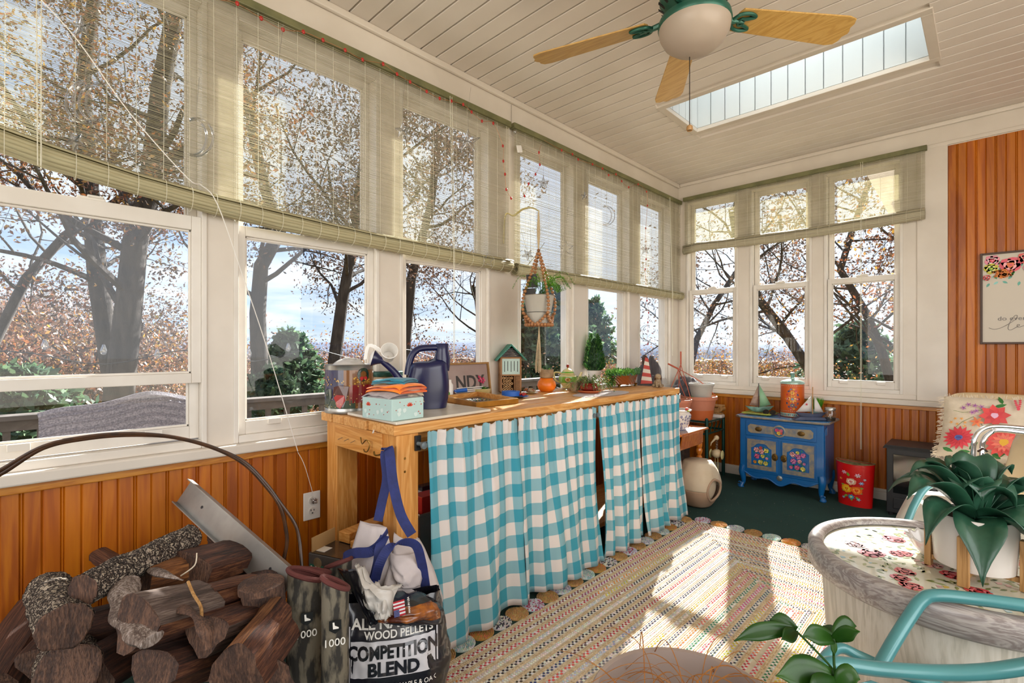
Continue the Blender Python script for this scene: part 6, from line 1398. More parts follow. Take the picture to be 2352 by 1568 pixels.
for (x, y, sx_, sy_) in ((KX0, KY0, -1, -1), (KX1, KY0, 1, -1), (KX0, KY1-.02, -1, 0), (KX1, KY1-.02, 1, 0)):
    b = MB(); d = Vector((sx_*.7, sy_*.7, 0)); c0 = Vector((x-sx_*.022, y-sy_*.022 if sy_ else y, 0)); prf = bez([c0+Vector((0, 0, .17)), c0+d*.012+Vector((0, 0, .125)), c0+d*.004+Vector((0, 0, .075)), c0+d*.003+Vector((0, 0, .04)), c0+d*.018+Vector((0, 0, .018)), c0+d*.022+Vector((0, 0, .004))], 6)
    n = len(prf)-1; b.tube(prf, [.030-.016*min(1, i/n*1.6)+.010*max(0, i/n-.7)/.3 for i in range(n+1)], 12); 
    b.lathe([(.017, 0), (.019, .004), (.017, .012), (.012, .016)], c0+d*.022, 14)
    lg_ = b.build('leg', M_['blue_paint'], cb, smooth=True)
    if sy_: b = MB(); q = c0+d*.032+Vector((0, 0, .034)); b.tube([q+Vector((sx_*cos(t)*r_, 0, sin(t)*r_))+d*.002 for t, r_ in [(k*.6, .004+.0016*k) for k in range(10)]], .0042, 6); b.build('scroll', M_['blue_paint'], lg_, smooth=True)
def FK(x, z, l=0): return (x, KY0-l, z)
def fk(u, v, l): return (u, KY0-.0125-l, v)
# drawer
b = MB(); b.box((KX0+.045, KY0-.008, .405), (KX1-.045, KY0+.004, .515)); dw = b.build('drawer', M_['blue_paint'], cb, bevel=.004)
b = MB(); pp = [(KX0+.065, .437), (KX0+.085, .425), (KX0+.20, .430), (KX1-.20, .430), (KX1-.085, .425), (KX1-.065, .437), (KX1-.062, .475), (KX1-.08, .493), (KX1-.20, .487), (KX0+.20, .487), (KX0+.08, .493), (KX0+.062, .475)]
b.prism([(x, KY0-.008, z) for x, z in pp], (0, -.003, 0)); b.build('gold_panel', M_['gold_wash'], dw, bevel=.001)
xc = (KX0+KX1)/2
b = MB(); b.lathe([(.044, 0), (.044, .005), (.036, .007)], (xc, KY0-.009, .459), 28, rot=Matrix.Rotation(pi/2, 3, 'X'), sx=1.0); b.build('medallion', M_['gold_wash'], dw, smooth=60)
pt = Paint(lambda u, v, l: (u, KY0-.0165-l, v), .0004)
pt.blob(xc, .459, .034, '2a5a7a', 16, .02)
for (x, z, r, c) in ((-.014, .008, .014, ('d83a6a', 'e87a9a', 'c02a4a')), (.014, .006, .013, ('e05a7a', 'f0a0b0', 'c83a4a')), (0, -.013, .014, ('e8c83a', 'f0dc6a', 'd87a2a')), (.017, -.012, .009, ('d84a3a', 'f08a6a', 'b02a2a'))): pt.rose(xc+x, .459+z, r, c)
pt.build('rose_print', dw, M_['gloss_print'])
def pull(x, z, y, par_, s=1, rot=0):
    b = MB(); b.lathe([(.024*s, 0), (.022*s, .003), (.012*s, .005), (.001, .005)], (x, y, z), 20, rot=Matrix.Rotation(pi/2, 3, 'X'), sy=.72 if not rot else 1.25, cap=False); b.ball((x, y-.010, z), .006*s, 8)
    k = .017*s; b.tube([(x+k*cos(t), y-.008-.004*sin(t), z-.002-k*.62*sin(t)) for t in [pi*i/10 for i in range(11)]], .0018*s, 6)
    return b.build('handle', M_['old_bronze'], par_, smooth=True)
pull(xc-.142, .459, KY0-.012, dw); pull(xc+.142, .459, KY0-.012, dw)
for s_, x0, x1 in ((-1, KX0+.048, xc-.012), (1, xc+.012, KX1-.048)):
    z0, z1 = .145, .39
    b = MB(); b.box((x0, KY0-.007, z0), (x1, KY0+.004, z1)); dr = b.build('door', M_['blue_paint'], cb, bevel=.003)
    def arch(g, gb=.0): 
        a0, a1, zb_, zt_ = x0+g, x1-g, z0+g+.004, z1-g
        return [(a0, zb_), (a1, zb_), (a1, zt_-.034), (a1-.018, zt_-.026), (a1-.036, zt_-.006), ((a0+a1)/2+.02, zt_), ((a0+a1)/2-.02, zt_), (a0+.036, zt_-.006), (a0+.018, zt_-.026), (a0, zt_-.034)]
    A_ = arch(.040)
    b = MB(); ow = [(x0+.010, z0+.012), (x1-.010, z0+.012), (x1-.010, z1-.010), (x0+.010, z1-.010)]
    # frame ring as quads between the outer rectangle and the arch
    oo = [(x0+.01, z0+.012), (x1-.01, z0+.012), (x1-.01, z1-.045), (x1-.01, z1-.030), (x1-.01, z1-.01), (xc+s_*.0+((x0+x1)/2-xc)+.03, z1-.01), ((x0+x1)/2-.03, z1-.01), (x0+.01, z1-.01), (x0+.01, z1-.030), (x0+.01, z1-.045)]
    vv = [(x, KY0-.0105, z) for x, z in oo]+[(x, KY0-.0105, z) for x, z in A_]+[(x, KY0-.006, z) for x, z in A_]
    n = 10; b.add(vv, [(i, (i+1) % n, n+(i+1) % n, n+i) for i in range(n)]+[(n+i, n+(i+1) % n, 2*n+(i+1) % n, 2*n+i) for i in range(n)]); b.build('gold_frame', M_['gold_wash'], dr)
    b = MB(); b.tube([(x, KY0-.0085, z) for x, z in A_], .003, 6, closed=True); b.build('bead', M_['blue_paint'], dr, smooth=True)
    pt = Paint(lambda u, v, l: (u, KY0-.0078-l, v), .0004); cx = (x0+x1)/2; cz = (z0+z1)/2-.006; rr_ = random.Random(4 if s_ < 0 else 9)
    pk = (('d84a7a', 'f0a0b8', 'b82a5a'), ('e8882a', 'f0b04a', 'd06018'), ('e8d84a', 'f4ec9a', 'c8a82a'), ('c83a3a', 'f07a6a', 'a02020'), ('d060a0', 'eeb4d4', 'a83a80'), ('f0a0a0', 'f8d0c8', 'd05a6a'))
    for i in range(26): pt.leaf(cx+rr_.uniform(-.055, .055), cz+rr_.uniform(-.075, .07), .018, .008, rr_.random()*6.3, J('2a7a4a', .3))
    pt.l = 4
    for (x, z, r) in ((-.036, .042, .019), (.002, .032, .018), (.036, .044, .017), (-.030, -.004, .019), (.012, .0, .014), (-.004, -.046, .017), (.034, -.050, .016), (-.044, -.048, .012), (.044, -.012, .010), (.0, .062, .012)):
        if abs(cx+x-cx) < .058: pt.rose(cx+x*.95, cz+z, r, pk[rr_.randrange(6)])
    pt.build('floral_print', dr, M_['gloss_print'])
    pull(xc-s_*-.028 if s_ < 0 else xc+.028, .265, KY0-.010, dr, .95, 1) if 0 else pull(xc+s_*.030, .265, KY0-.0105, dr, .9, 1)
b = MB(); b.lathe([(.020, 0), (.019, .004), (.008, .006), (.001, .006)], (xc, KY0-.001, .115), 16, rot=Matrix.Rotation(pi/2, 3, 'X'), cap=False, jit=lambda a, k: 1+.12*cos(a*9)); b.build('rosette', M_['steel'], apn, smooth=True)
b = MB(); x = KX1+.001
b.tube([(x, KY0+.02, .14), (x, KY0+.02, .46), (x, KY0+.04, .50), (x, KY0+.07, .515), (x, KY1-.02, .515)], .003, 6); b.tube([(x, KY0+.07, .455), (x, KY0+.075, .505)], .003, 6); b.build('side_groove', M_['blue_paint'], cb)
# ---- things on the cabinet
ZK = KH-.001
def ok_(px, py): return at(px, py, 'Z', ZK)
q = Vector((.775, 4.07, ZK))
b = MB(); P = [(-.085, -.07), (.085, -.07), (.095, .07), (-.075, .07)]; b.prism([(q.x+x, q.y+y, ZK+.004) for x, y in P], (0, 0, .004)); b.tube([(q.x+x*1.03, q.y+y*1.03, ZK+.010) for x, y in P], .0045, 6, closed=True)
b.box((q.x-.06, q.y-.05, ZK), (q.x+.06, q.y+.05, ZK+.005)); tag(b.build('tray', pm('yellow_ceramic', 'a8a83a', .35, c2='96984a', scale=20, coat=.3), bevel=.002), 'small yellow green rectangular tray under the green sailboat', 'tray')
def sailboat(name, label, c, s, hull, sails, mast, base=None):
    th = thing(name, label, 'model boat', c); X = RT*.97+FW*-.1; X.z = 0; X.normalize(); Yv = Vector((-X.y, X.x, 0)); Z = Vector((0, 0, 1)); c = Vector(c)
    b = MB()
    def hf(u, v):
        t = 2*u-1; L = .075*s; w = .020*s*(1-abs(t)**2.4); a = pi*v; zt = .030*s+.008*s*t*t
        return c+X*(t*L*(1-.12*sin(a)))+Yv*(-cos(a)*w)+Z*(zt-sin(a)*(.028*s)*(1-abs(t)**3*.75))
    b.grid(hf, 20, 10); b.grid(lambda u, v: Vector(hf(u, 0)).lerp(Vector(hf(u, 1)), v)-Z*.002, 20, 2); b.build('hull', M_[hull], th, smooth=60)
    b = MB(); b.tube([c+X*mast+Z*.028*s, c+X*mast+Z*.158*s], .0022*s, 6); b.build('mast', M_['light_wood' if base else 'black_metal'], th)
    for k, (pts, m_) in enumerate(sails):
        b = MB(); n = len(pts); P0 = [c+X*(x*s)+Z*(z*s)-Yv*.0015 for x, z in pts]; cen = sum(P0, Vector())/n-Yv*.010*s
        b.add(P0+[cen], [(i, (i+1) % n, n) for i in range(n)]); b.build('sail', M_[m_], th, smooth=80, solid=.0012)
    if base:
        b = MB(); b.prism([c+X*x*s+Z*z*s-Yv*.018*s for x, z in ((-.085, -.0), (.085, -.0), (.05, .014), (-.055, .016))], Yv*.036*s); b.build('sea_base', M_[base], th, bevel=.002)
    return th
pm('verdigris', '7fa89a', .5, c2='5c7a70', scale=40, metal=.2); pm('pale_green', '86b08a', .5, c2='7aa47e', scale=20); pm('rust_mesh', '8a6a5a', .6, c2='a89080', scale=60); pm('sail_white', 'd8d4d0', .7, c2='ccc6c0', scale=8); pm('navy_grey', '4a5068', .6, c2='3c4258', scale=20)
sailboat('green_sailboat', 'weathered metal sailboat with one pale green sail on the yellow tray', (.775, 4.07, ZK+.010), 1.0, 'verdigris', (([(-.008, .145), (-.008, .035), (-.052, .042)], 'rust_mesh'), ([(-.001, .15), (.058, .043), (.0, .030)], 'pale_green')), -.004)
WX = at(1862, 940, 'Y', 3.99).x
sailboat('white_sailboat', 'wooden sailboat with two white sails and a red star beside the jar', (WX, 3.99, ZK+.002), 1.12, 'navy_grey', (([(.004, .118), (.004, .04), (-.066, .038)], 'sail_white'), ([(.016, .118), (.058, .036), (.016, .04)], 'sail_white')), .010, 'navy_grey')
sb_ = bpy.data.objects['white_sailboat']; X = (RT*.97-FW*.1); X.z = 0; X.normalize(); pf = plane_fn(Vector((WX, 3.99, ZK+.002))+X*-.028+Vector((0, 0, .085))+Vector((X.y, -X.x, 0))*.016, X, (0, 0, 1)); pt = Paint(pf, .0006)
pt.poly([(.0085*(1 if i % 2 == 0 else .42)*cos(pi/2+i*pi/5), .0085*(1 if i % 2 == 0 else .42)*sin(pi/2+i*pi/5)) for i in range(10)], 'b8283a'); pt.build('star', sb_)
b = MB(); q = Vector((at(1768, 940, 'Y', 4.02).x, 4.02, ZK+.018))
for s_ in (-1, 1): b.lathe([(.016, -.001), (.0165, 0), (.016, .001)], q+Vector((.018*s_, -.004, .006)), 16, rot=Matrix.Rotation(radians(60), 3, 'X'))
b.tube([q+Vector((-.034, 0, .006)), q+Vector((-.03, .04, .002))], .0016, 5); b.tube([q+Vector((.034, 0, .006)), q+Vector((.03, .04, .002))], .0016, 5); b.tube([q+Vector((-.003, -.005, .008)), q+Vector((.003, -.005, .008))], .0018, 5)
tag(b.build('sunglasses', M_['screen_black'], smooth=True), 'dark sunglasses lying on the yellow tray in front of the green sailboat', 'sunglasses')
# orange canister
c = Vector((at(1820, 940, 'Y', 4.12).x, 4.12, ZK+.001)); r = .058; Hc = .185
cn = thing('canister', 'tall orange painted metal canister with a domed enamel lid', 'canister', c)
b = MB(); b.lathe([(r*.98, 0), (r, .004), (r, Hc), (r*.97, Hc), (r*.97, .01)], c, 40, cap=False); b.build('body', M_['orange_tin'], cn, smooth=60)
b = MB(); b.lathe([(r+.001, .004), (r+.001, .022)], c, 40, cap=False); b.build('painted_band', M_['enamel'], cn, smooth=True)
b = MB(); b.lathe([(r+.002, Hc-.004), (r+.003, Hc+.004), (r*.9, Hc+.012), (r*.5, Hc+.020), (.012, Hc+.024), (.011, Hc+.03)], c, 36, cap=False); ld = b.build('lid', M_['enamel'], cn, smooth=60)
b = MB(); b.lathe([(.010, Hc+.024), (.009, Hc+.04), (.011, Hc+.044), (.011, Hc+.058), (.001, Hc+.060)], c, 14, cap=False); b.build('knob', M_['verdigris'], ld, smooth=60)
va = math.atan2(-c.y, 2.05-c.x)
pt = Paint(lambda u, v, l: (c[0]+(r+.0006+l)*cos(u/r+va), c[1]+(r+.0006+l)*sin(u/r+va), c[2]+v), .0004); pc_ = .100
for a in range(14): t = a*2*pi/14; pt.blob(.030*cos(t)*(1+.1*cos(4*t)), pc_+.055*sin(t), .005, J(['2a3a5a', '4a4a6a', 'b83a3a', 'd89a2a'][a % 4], .1), 6, .2, 1.4, t)
pt.daisy(0, pc_, .024, 8, 'd8a02a', '5aa0a0', 'b83a4a'); pt.daisy(0, pc_+.034, .014, 6, 'e0b03a', '8a2a3a'); pt.daisy(0, pc_-.034, .014, 6, '2a4a6a', 'd89a2a'); pt.daisy(-.024, pc_, .010, 6, 'b83a4a', 'e0c060'); pt.daisy(.024, pc_, .010, 6, 'b83a4a', 'e0c060')
for i in range(20): u = -.085+.0085*i; pt.blob(u, Hc-.012, .0022, 'e0d0b8', 5, .1, .6, .6); pt.blob(u, .034, .0022, 'e0d0b8', 5, .1, .6, .6); pt.blob(u, .013, .003, 'c83a3a' if i % 2 else '2a5a6a', 5)
pt.build('flower_print', cn, M_['gloss_print'])
# grass pot, jar
c = Vector((at(1872, 940, 'Y', 4.17).x, 4.17, ZK+.001)); gp = thing('grass_pot', 'small pot of bright green grass behind the white sailboat', 'plant', c); b = MB(); b.lathe([(.022, 0), (.027, .045), (.03, .05), (.026, .046), (.001, .045)], c, 20, cap=False); b.build('pot', M_['enamel'], gp, smooth=60)
b = MB(); rn = random.Random(6)
for i in range(420):
    a = rn.random()*6.28; rr = .026*sqrt(rn.random()); p0 = c+Vector((rr*cos(a), rr*sin(a), .042)); L = rn.uniform(.05, .085); tip = p0+Vector((rr*cos(a)*.8+rn.gauss(0, .006), rr*sin(a)*.8+rn.gauss(0, .006), L)); w = Vector((cos(a+1), sin(a+1), 0))*.0014
    b.add([p0-w, p0+w, p0.lerp(tip, .6)+w*.8, tip, p0.lerp(tip, .6)-w*.8], [(0, 1, 2, 3, 4)], 0, J(rn.choice(['4f9a1e', '6ab82a', '3a7a18']), .2))
o = b.build('grass_blades', M_['leaf'], gp); o['kind'] = 'stuff'
c = Vector((at(1907, 950, 'Y', 4.05).x, 4.05, ZK+.001)); jr = thing('glass_jar', 'small glass jar with a silver screw lid at the right end of the cabinet top', 'jar', c)
b = MB(); b.lathe([(.001, 0), (.026, 0), (.030, .006), (.030, .048), (.024, .058), (.024, .064)], c, 26, cap=False); b.build('glass', M_['jar_glass'], jr, smooth=60); b = MB(); b.lathe([(.0275, .060), (.028, .062), (.028, .074), (.026, .077), (.001, .077)], c, 30, cap=False, jit=lambda a, k: 1+.012*cos(a*30)); b.build('lid', M_['steel'], jr, smooth=True)
b = MB(); b.lathe([(.001, .002), (.025, .002), (.027, .018), (.001, .022)], c, 16, cap=False); o = b.build('seeds', M_['soil'], jr); o['kind'] = 'stuff'
for nm, k in (('green_sailboat', 1.45), ('white_sailboat', 1.32), ('canister', 1.34), ('glass_jar', 1.2), ('grass_pot', 1.25), ('tray', 1.15), ('sunglasses', 1.3)): bpy.data.objects[nm].scale = (k, k, k)
# ---- red bin
c = Vector((1.395, 4.04, 0)); rb = thing('red_wastebasket', 'oval red metal wastebasket painted with orange and yellow flowers', 'wastebasket', c); Hb_ = .285
def bf(u, v): a = 2*pi*u; k = .92+.14*v; dz = .010*cos(a)**2*v; return c+Vector((.108*k*cos(a), .062*k*sin(a), Hb_*v+dz))
ang = radians(-6)
b = MB(); b.grid(bf, 48, 8, cu=True); b.build('body', M_['red_paint'], rb, smooth=60)
b = MB(); b.grid(lambda u, v: Vector(bf(u, .02+.96*v)).lerp(c+Vector((0, 0, Hb_*(.02+.96*v))), .03), 48, 4, cu=True); b.add([bf(i/24, .02) for i in range(24)], [tuple(range(24))]); b.build('inside', M_['tin_inside'], rb, smooth=60)
b = MB(); b.tube([bf(i/48, 1) for i in range(48)], .003, 6, closed=True); b.build('rim', M_['tin_inside'], rb, smooth=True)
def bfn(u, v, l):
    a = -pi/2+u/.085; p = Vector(bf(a/(2*pi), v/Hb_)); nrm = Vector((cos(a)/.108, sin(a)/.062, 0)).normalized(); return p+nrm*(.0008+l)
pt = Paint(bfn, .0005)
for (x, z, r, ro) in ((-.045, .13, .03, 2.8), (-.02, .20, .028, 1.8), (.035, .20, .026, .7), (.05, .13, .028, 0), (-.035, .075, .028, 4), (.035, .07, .028, 5.3), (0, .06, .024, 4.7), (-.052, .10, .022, 3.4), (.055, .10, .022, -.3)): pt.leaf(x*.6, z, r, r*.55, ro, J('7a9a3a', .15)); 
pt.l = 3; pt.rose(-.024, .115, .028, ('e8a01a', 'f4c83a', 'd86a10')); pt.rose(.024, .112, .028, ('e86a1a', 'f49a3a', 'd03a10')); pt.rose(.0, .168, .024, ('e8b090', 'f4e0d0', 'c85a6a')); pt.daisy(0, .066, .020, 7, '2a8aa8', 'e8d04a', '7ac0d0'); pt.daisy(-.03, .225, .014, 6, 'e0b8c8', 'b05a7a'); pt.daisy(.03, .215, .016, 6, 'e8c0d0', 'c07a90'); pt.daisy(.046, .165, .013, 6, '7aa8d0', 'd8d4e8'); pt.daisy(.06, .19, .009, 5, '9ac0e0', 'e8e04a'); pt.daisy(-.035, .056, .010, 5, '6ab0d0', 'e8e04a'); pt.daisy(.035, .056, .012, 5, '6ab0d0', 'e8e04a'); pt.daisy(-.045, .18, .012, 5, 'e86a2a', 'f0b04a')
pt.build('flower_painting', rb, M_['gloss_print'])
rb.rotation_euler = (0, 0, radians(-10))
# ---- electric stove heater
X0, X1_, Yh0, Yh1, Hh = 1.578, 2.02, 3.93, 4.22, .45
ht = thing('stove_heater', 'small black electric stove heater with a glass front beside the wastebasket', 'heater', ((X0+X1_)/2, (Yh0+Yh1)/2, 0))
b = MB(); b.box((X0, Yh0+.01, .02), (X1_, Yh1, Hh-.02)); b.build('body', M_['black_metal'], ht, bevel=.004)
b = MB(); b.prism([(X0-.018, Yh0-.01, Hh-.02), (X1_+.018, Yh0-.01, Hh-.02), (X1_+.006, Yh0+.0, Hh), (X0-.006, Yh0+.0, Hh)], (0, Yh1-Yh0, 0)); b.build('top', M_['black_metal'], ht, bevel=.003)
b = MB(); b.box((X0+.035, Yh0+.002, .15), (X1_-.035, Yh0+.010, Hh-.055)); b.build('glass_door', M_['screen_black'], ht, bevel=.002)
b = MB(); b.box((X0+.035, Yh0+.004, .05), (X1_-.035, Yh0+.011, .12)); b.build('control_flap', M_['black_metal'], ht, bevel=.004)
for x in (X0+.02, X1_-.02):
    b = MB(); b.lathe([(.012, 0), (.016, .02)], (x, Yh0+.03, 0), 10); b.build('foot', M_['black_metal'], ht)

# ================================================================== corner stools and pots
# green metal plant stand
px0, px1, py0, py1, ph = .13, .45, 3.86, 4.20, .50
st = thing('metal_plant_stand', 'dark green tubular metal plant stand in the corner', 'stand', ((px0+px1)/2, (py0+py1)/2, 0))
for x in (px0, px1):
    for y in (py0, py1): b = MB(); b.tube([(x, y, 0), (x, y, ph)], .0135, 12); b.ball((x, y, ph), .0135, 10); b.build('leg', M_['stand_green'], st, smooth=True)
b = MB(); b.box((px0, py0, ph-.03), (px1, py1, ph-.018)); b.build('shelf', M_['grey_pot'], st)
for (a, e) in (((px0, py0), (px1, py0)), ((px1, py0), (px1, py1)), ((px1, py1), (px0, py1)), ((px0, py1), (px0, py0))):
    for z in (ph-.02, ph-.115): b = MB(); b.tube([(*a, z), (*e, z)], .008, 8); b.build('rail', M_['stand_green'], st, smooth=True)
    if a == (px1, py0):
        for k in (.25, .5, .75): y = a[1]+(e[1]-a[1])*k; b = MB(); b.tube(bez([(px1, y, ph-.02), (px1, y+.02, ph-.05), (px1, y-.015, ph-.085), (px1, y, ph-.115)], 4), .005, 6); b.build('curl', M_['stand_green'], st, smooth=True)
# turned wood stool / end table
sx0, sx1, sy0, sy1, shh = .20, .605, 3.075, 3.525, .50
sw = thing('wooden_stool', 'honey wood drop leaf side table with turned legs beside the bench', 'side table', ((sx0+sx1)/2, (sy0+sy1)/2, 0))
b = MB(); b.box((sx0, sy0, shh-.016), (sx1, sy1, shh)); b.build('top', M_['stool_wood'], sw, bevel=.005)
b = MB(); b.box((sx0+.03, sy0+.03, shh-.11), (sx1-.03, sy1-.03, shh-.016)); b.build('apron', M_['stool_wood'], sw, bevel=.002)
b = MB(); b.prism([(sx1-.004, sy0+.02, shh-.014), (sx1+.004, sy0+.02, shh-.014), (sx1-.016, sy0+.03, shh-.11), (sx1-.026, sy0+.03, shh-.11)], (0, .33, 0)); b.build('drop_leaf', M_['stool_wood'], sw, bevel=.002)
for x in (sx0+.05, sx1-.05):
    for y in (sy0+.05, sy1-.05):
        b = MB(); b.lathe([(.010, 0), (.014, .02), (.011, .05), (.016, .10), (.021, .17), (.022, .21), (.014, .235), (.022, .25), (.022, .262), (.013, .27), (.022, .285), (.014, .30), (.023, .325), (.023, .34), (.017, .352), (.022, .365), (.022, .39)], (x, y, 0), 16); b.build('leg', M_['stool_wood'], sw, smooth=True)
# pots
c = Vector((.50, 3.25, shh+.002)); b = MB(); b.box((c.x-.10, c.y-.11, shh), (c.x+.09, c.y+.07, shh+.002)); tag(b.build('napkin', M_['grey_towel']), 'folded paper napkin under the blue and white pot', 'napkin')
bw_ = thing('blue_white_pot', 'round blue and white porcelain pot with paisley pattern on the side table', 'pot', c); c = c+Vector((0, 0, .001))
prf = [(.055, 0), (.060, .008), (.075, .045), (.088, .085), (.089, .105), (.078, .122), (.079, .128), (.092, .134), (.092, .142), (.080, .143), (.075, .12)]
b = MB(); b.lathe(prf, c, 40, cap=False); b.build('body', M_['porcelain'], bw_, smooth=True); b = MB(); b.lathe([(.078, .128), (.001, .131)], c, 20, cap=False); b.build('soil', M_['soil'], bw_)
def pr(z):
    for (r0, z0), (r1, z1) in zip(prf[:6], prf[1:6]):
        if z0 <= z <= z1: return r0+(r1-r0)*(z-z0)/(z1-z0)
    return .08
va = math.atan2(-c.y, 2.05-c.x)
pt = Paint(lambda u, v, l: (c.x+(pr(v)+.0006+l)*cos(u/.085+va), c.y+(pr(v)+.0006+l)*sin(u/.085+va), c.z+v), .0004)
for i in range(60):
    u = R.uniform(-.14, .14); v = R.uniform(.02, .105); ro = R.random()*6.28; s_ = R.uniform(.007, .012); pt.l = 1; pt.leaf(u, v, s_*1.7, s_*1.5, ro, '2a2f7a'); pt.l = 2; pt.leaf(u+.003*cos(ro), v+.003*sin(ro), s_*1.0, s_*.8, ro, 'd8d4dc'); pt.l = 3; pt.blob(u+s_*.7*cos(ro), v+s_*.7*sin(ro), s_*.22, '3a408a', 6)
for i in range(90): pt.l = 1; pt.blob(R.uniform(-.14, .14), R.uniform(.015, .11), .0025, '3a408a', 6, .3)
pt.l = 1
for i in range(40): u = -.14+.007*i; pt.blob(u, .006, .0035, '2a2f7a', 6)
pt.build('paisley_print', bw_, M_['gloss_print'])
b = MB(); b.ball(c+Vector((.075, -.02, .15)), .012, 8, c='c84838'); o = b.build('flower', M_['print'], bw_, smooth=True); b = MB(); b.ball(c+Vector((.09, -.03, .14)), .010, 8, c='a8b838', sz=.6); b.build('leaf', M_['print'], bw_, smooth=True)
def tpot(name, label, c, r0, r1, h, mat, base=None, soil=True, lipr=.006, cat='pot'):
    c = Vector(c); th = thing(name, label, cat, c); b = MB(); b.lathe([(r0, 0), (r0+(r1-r0)*.9, h*.86), (r1+lipr, h*.86), (r1+lipr, h), (r1, h), (r0*.9, .01)], c, 36, cap=False); b.lathe([(r0, .0), (.001, .0)], c, 36, cap=False); b.build('body', M_[mat], th, smooth=50)
    if base: b = MB(); b.lathe([(r0*1.02, -.0), (r0+(r1-r0)*.42+.0015, h*.42)], c, 36, cap=False); b.build('lower_band', M_[base], th, smooth=True)
    if soil: b = MB(); b.lathe([(r1*.95, h*.85), (.001, h*.88)], c, 20, cap=False); b.build('soil', M_['soil'], th)
    return th
zs = ph-.017
c = Vector((.335, 3.98, zs)); tpt = tpot('terracotta_planter', 'large terracotta hanging planter on the green stand with a lighter pot inside', c, .088, .118, .165, 'terracotta', 'terracotta_dark'); top = c+Vector((0, 0, .16)); hook = c+Vector((-.10, -.12, .36))
for an in (.3, 2.4, 4.3): b = MB(); b.tube(bez([top+Vector((.12*cos(an), .12*sin(an), 0)), (top+hook)/2+Vector((.08*cos(an), .08*sin(an), .01)), hook], 6), .003, 6); b.build('hanger_strand', M_['terra_handle'], tpt, smooth=True)
b = MB(); b.tube([hook, hook+Vector((-.05, -.05, .035))], .006, 8); b.build('hook', M_['terra_handle'], tpt, smooth=True)
succ(tpt, c, .15, 16, .10, .04, G1+['c8c83a'], 9, up=.3, w=.6)
gp2 = tpot('grey_plastic_pot', 'grey plastic pot standing in the large terracotta planter', c+Vector((.02, .0, .135)), .070, .098, .14, 'grey_pot', lipr=.003); succ(gp2, c+Vector((.02, 0, .135)), .12, 10, .06, .025, G1, 10, up=.3, w=.6)
c = Vector((.32, 3.64, .52)); hp2 = tpot('hanging_basket', 'smaller terracotta hanging basket with an upright red hanger behind the bench corner', c, .07, .095, .15, 'terracotta', 'grey_pot'); top = c+Vector((0, 0, .15)); hook = c+Vector((.02, .0, .42))
for an in (.1, 2.1, 4.0): b = MB(); b.tube([top+Vector((.098*cos(an), .098*sin(an), 0)), hook], .0028, 6); b.build('hanger_strand', M_['terra_handle'], hp2, smooth=True)
b = MB(); b.tube([hook, hook+Vector((0, 0, .10))], .006, 8); b.build('hook', M_['terra_handle'], hp2, smooth=True)
b = MB(); b.lathe([(.085, 0), (.085, .518)], (c.x, c.y, 0), 20); tag(b.build('plant_pedestal', M_['dark_wood']), 'dark pedestal hidden behind the bench end carrying the hanging basket', 'pedestal')
c = Vector((.40, 4.15, zs)); b = MB(); b.box((c.x-.07, c.y-.04, zs), (c.x+.07, c.y+.04, zs+.032)); tag(b.build('dish', M_['porcelain'], bevel=.012), 'small white rectangular dish on the green stand', 'dish')
co_ = thing('capital_ornament', 'brown carved capital ornament standing in the white dish', 'ornament', c+Vector((0, 0, .033))); b = MB(); b.box((c.x-.06, c.y-.034, zs+.033), (c.x+.06, c.y+.034, zs+.045)); b.box((c.x-.045, c.y-.028, zs+.045), (c.x+.045, c.y+.028, zs+.085)); b.box((c.x-.07, c.y-.036, zs+.095), (c.x+.07, c.y+.036, zs+.11)); b.build('block', M_['light_wood'], co_, bevel=.004)
for s_ in (-1, 1): b = MB(); b.tube([(c.x+.055*s_, c.y-.036, zs+.078), (c.x+.055*s_, c.y+.036, zs+.078)], .020, 14); b.tube([(c.x+.055*s_+.013*cos(t)*(1-t/12), c.y-.038, zs+.078+.013*sin(t)*(1-t/12)) for t in [k*.7 for k in range(14)]], .002, 5); b.build('volute', M_['light_wood'], co_, smooth=60)
# fleece blanket heap
def heap(label, c, sx_, sy_, sz_, seed, name='fleece_blanket'):
    b = MB()
    def f(u, v):
        a = 2*pi*u; e = pi/2*v; d = Vector((cos(a)*cos(e), sin(a)*cos(e), sin(e))); n_ = 1+.30*noise.noise(d*2.0+Vector((seed, 0, 0)))+.14*abs(noise.noise(d*5+Vector((0, seed, 0))))
        return Vector(c)+Vector((d.x*sx_*n_, d.y*sy_*n_, d.z*sz_*n_))
    b.grid(f, 60, 26, cu=True); o = b.build(name, M_['fleece'], smooth=70); tag(o, label, 'blanket'); return o
heap('dark grey fleece blanket bundled upright beside the dog figurine', (.22, 3.36, .66), .10, .12, .30, 3)
heap('dark grey fleece blanket heap draped in the room corner behind the pots', (.17, 4.10, .60), .13, .15, .20, 5)
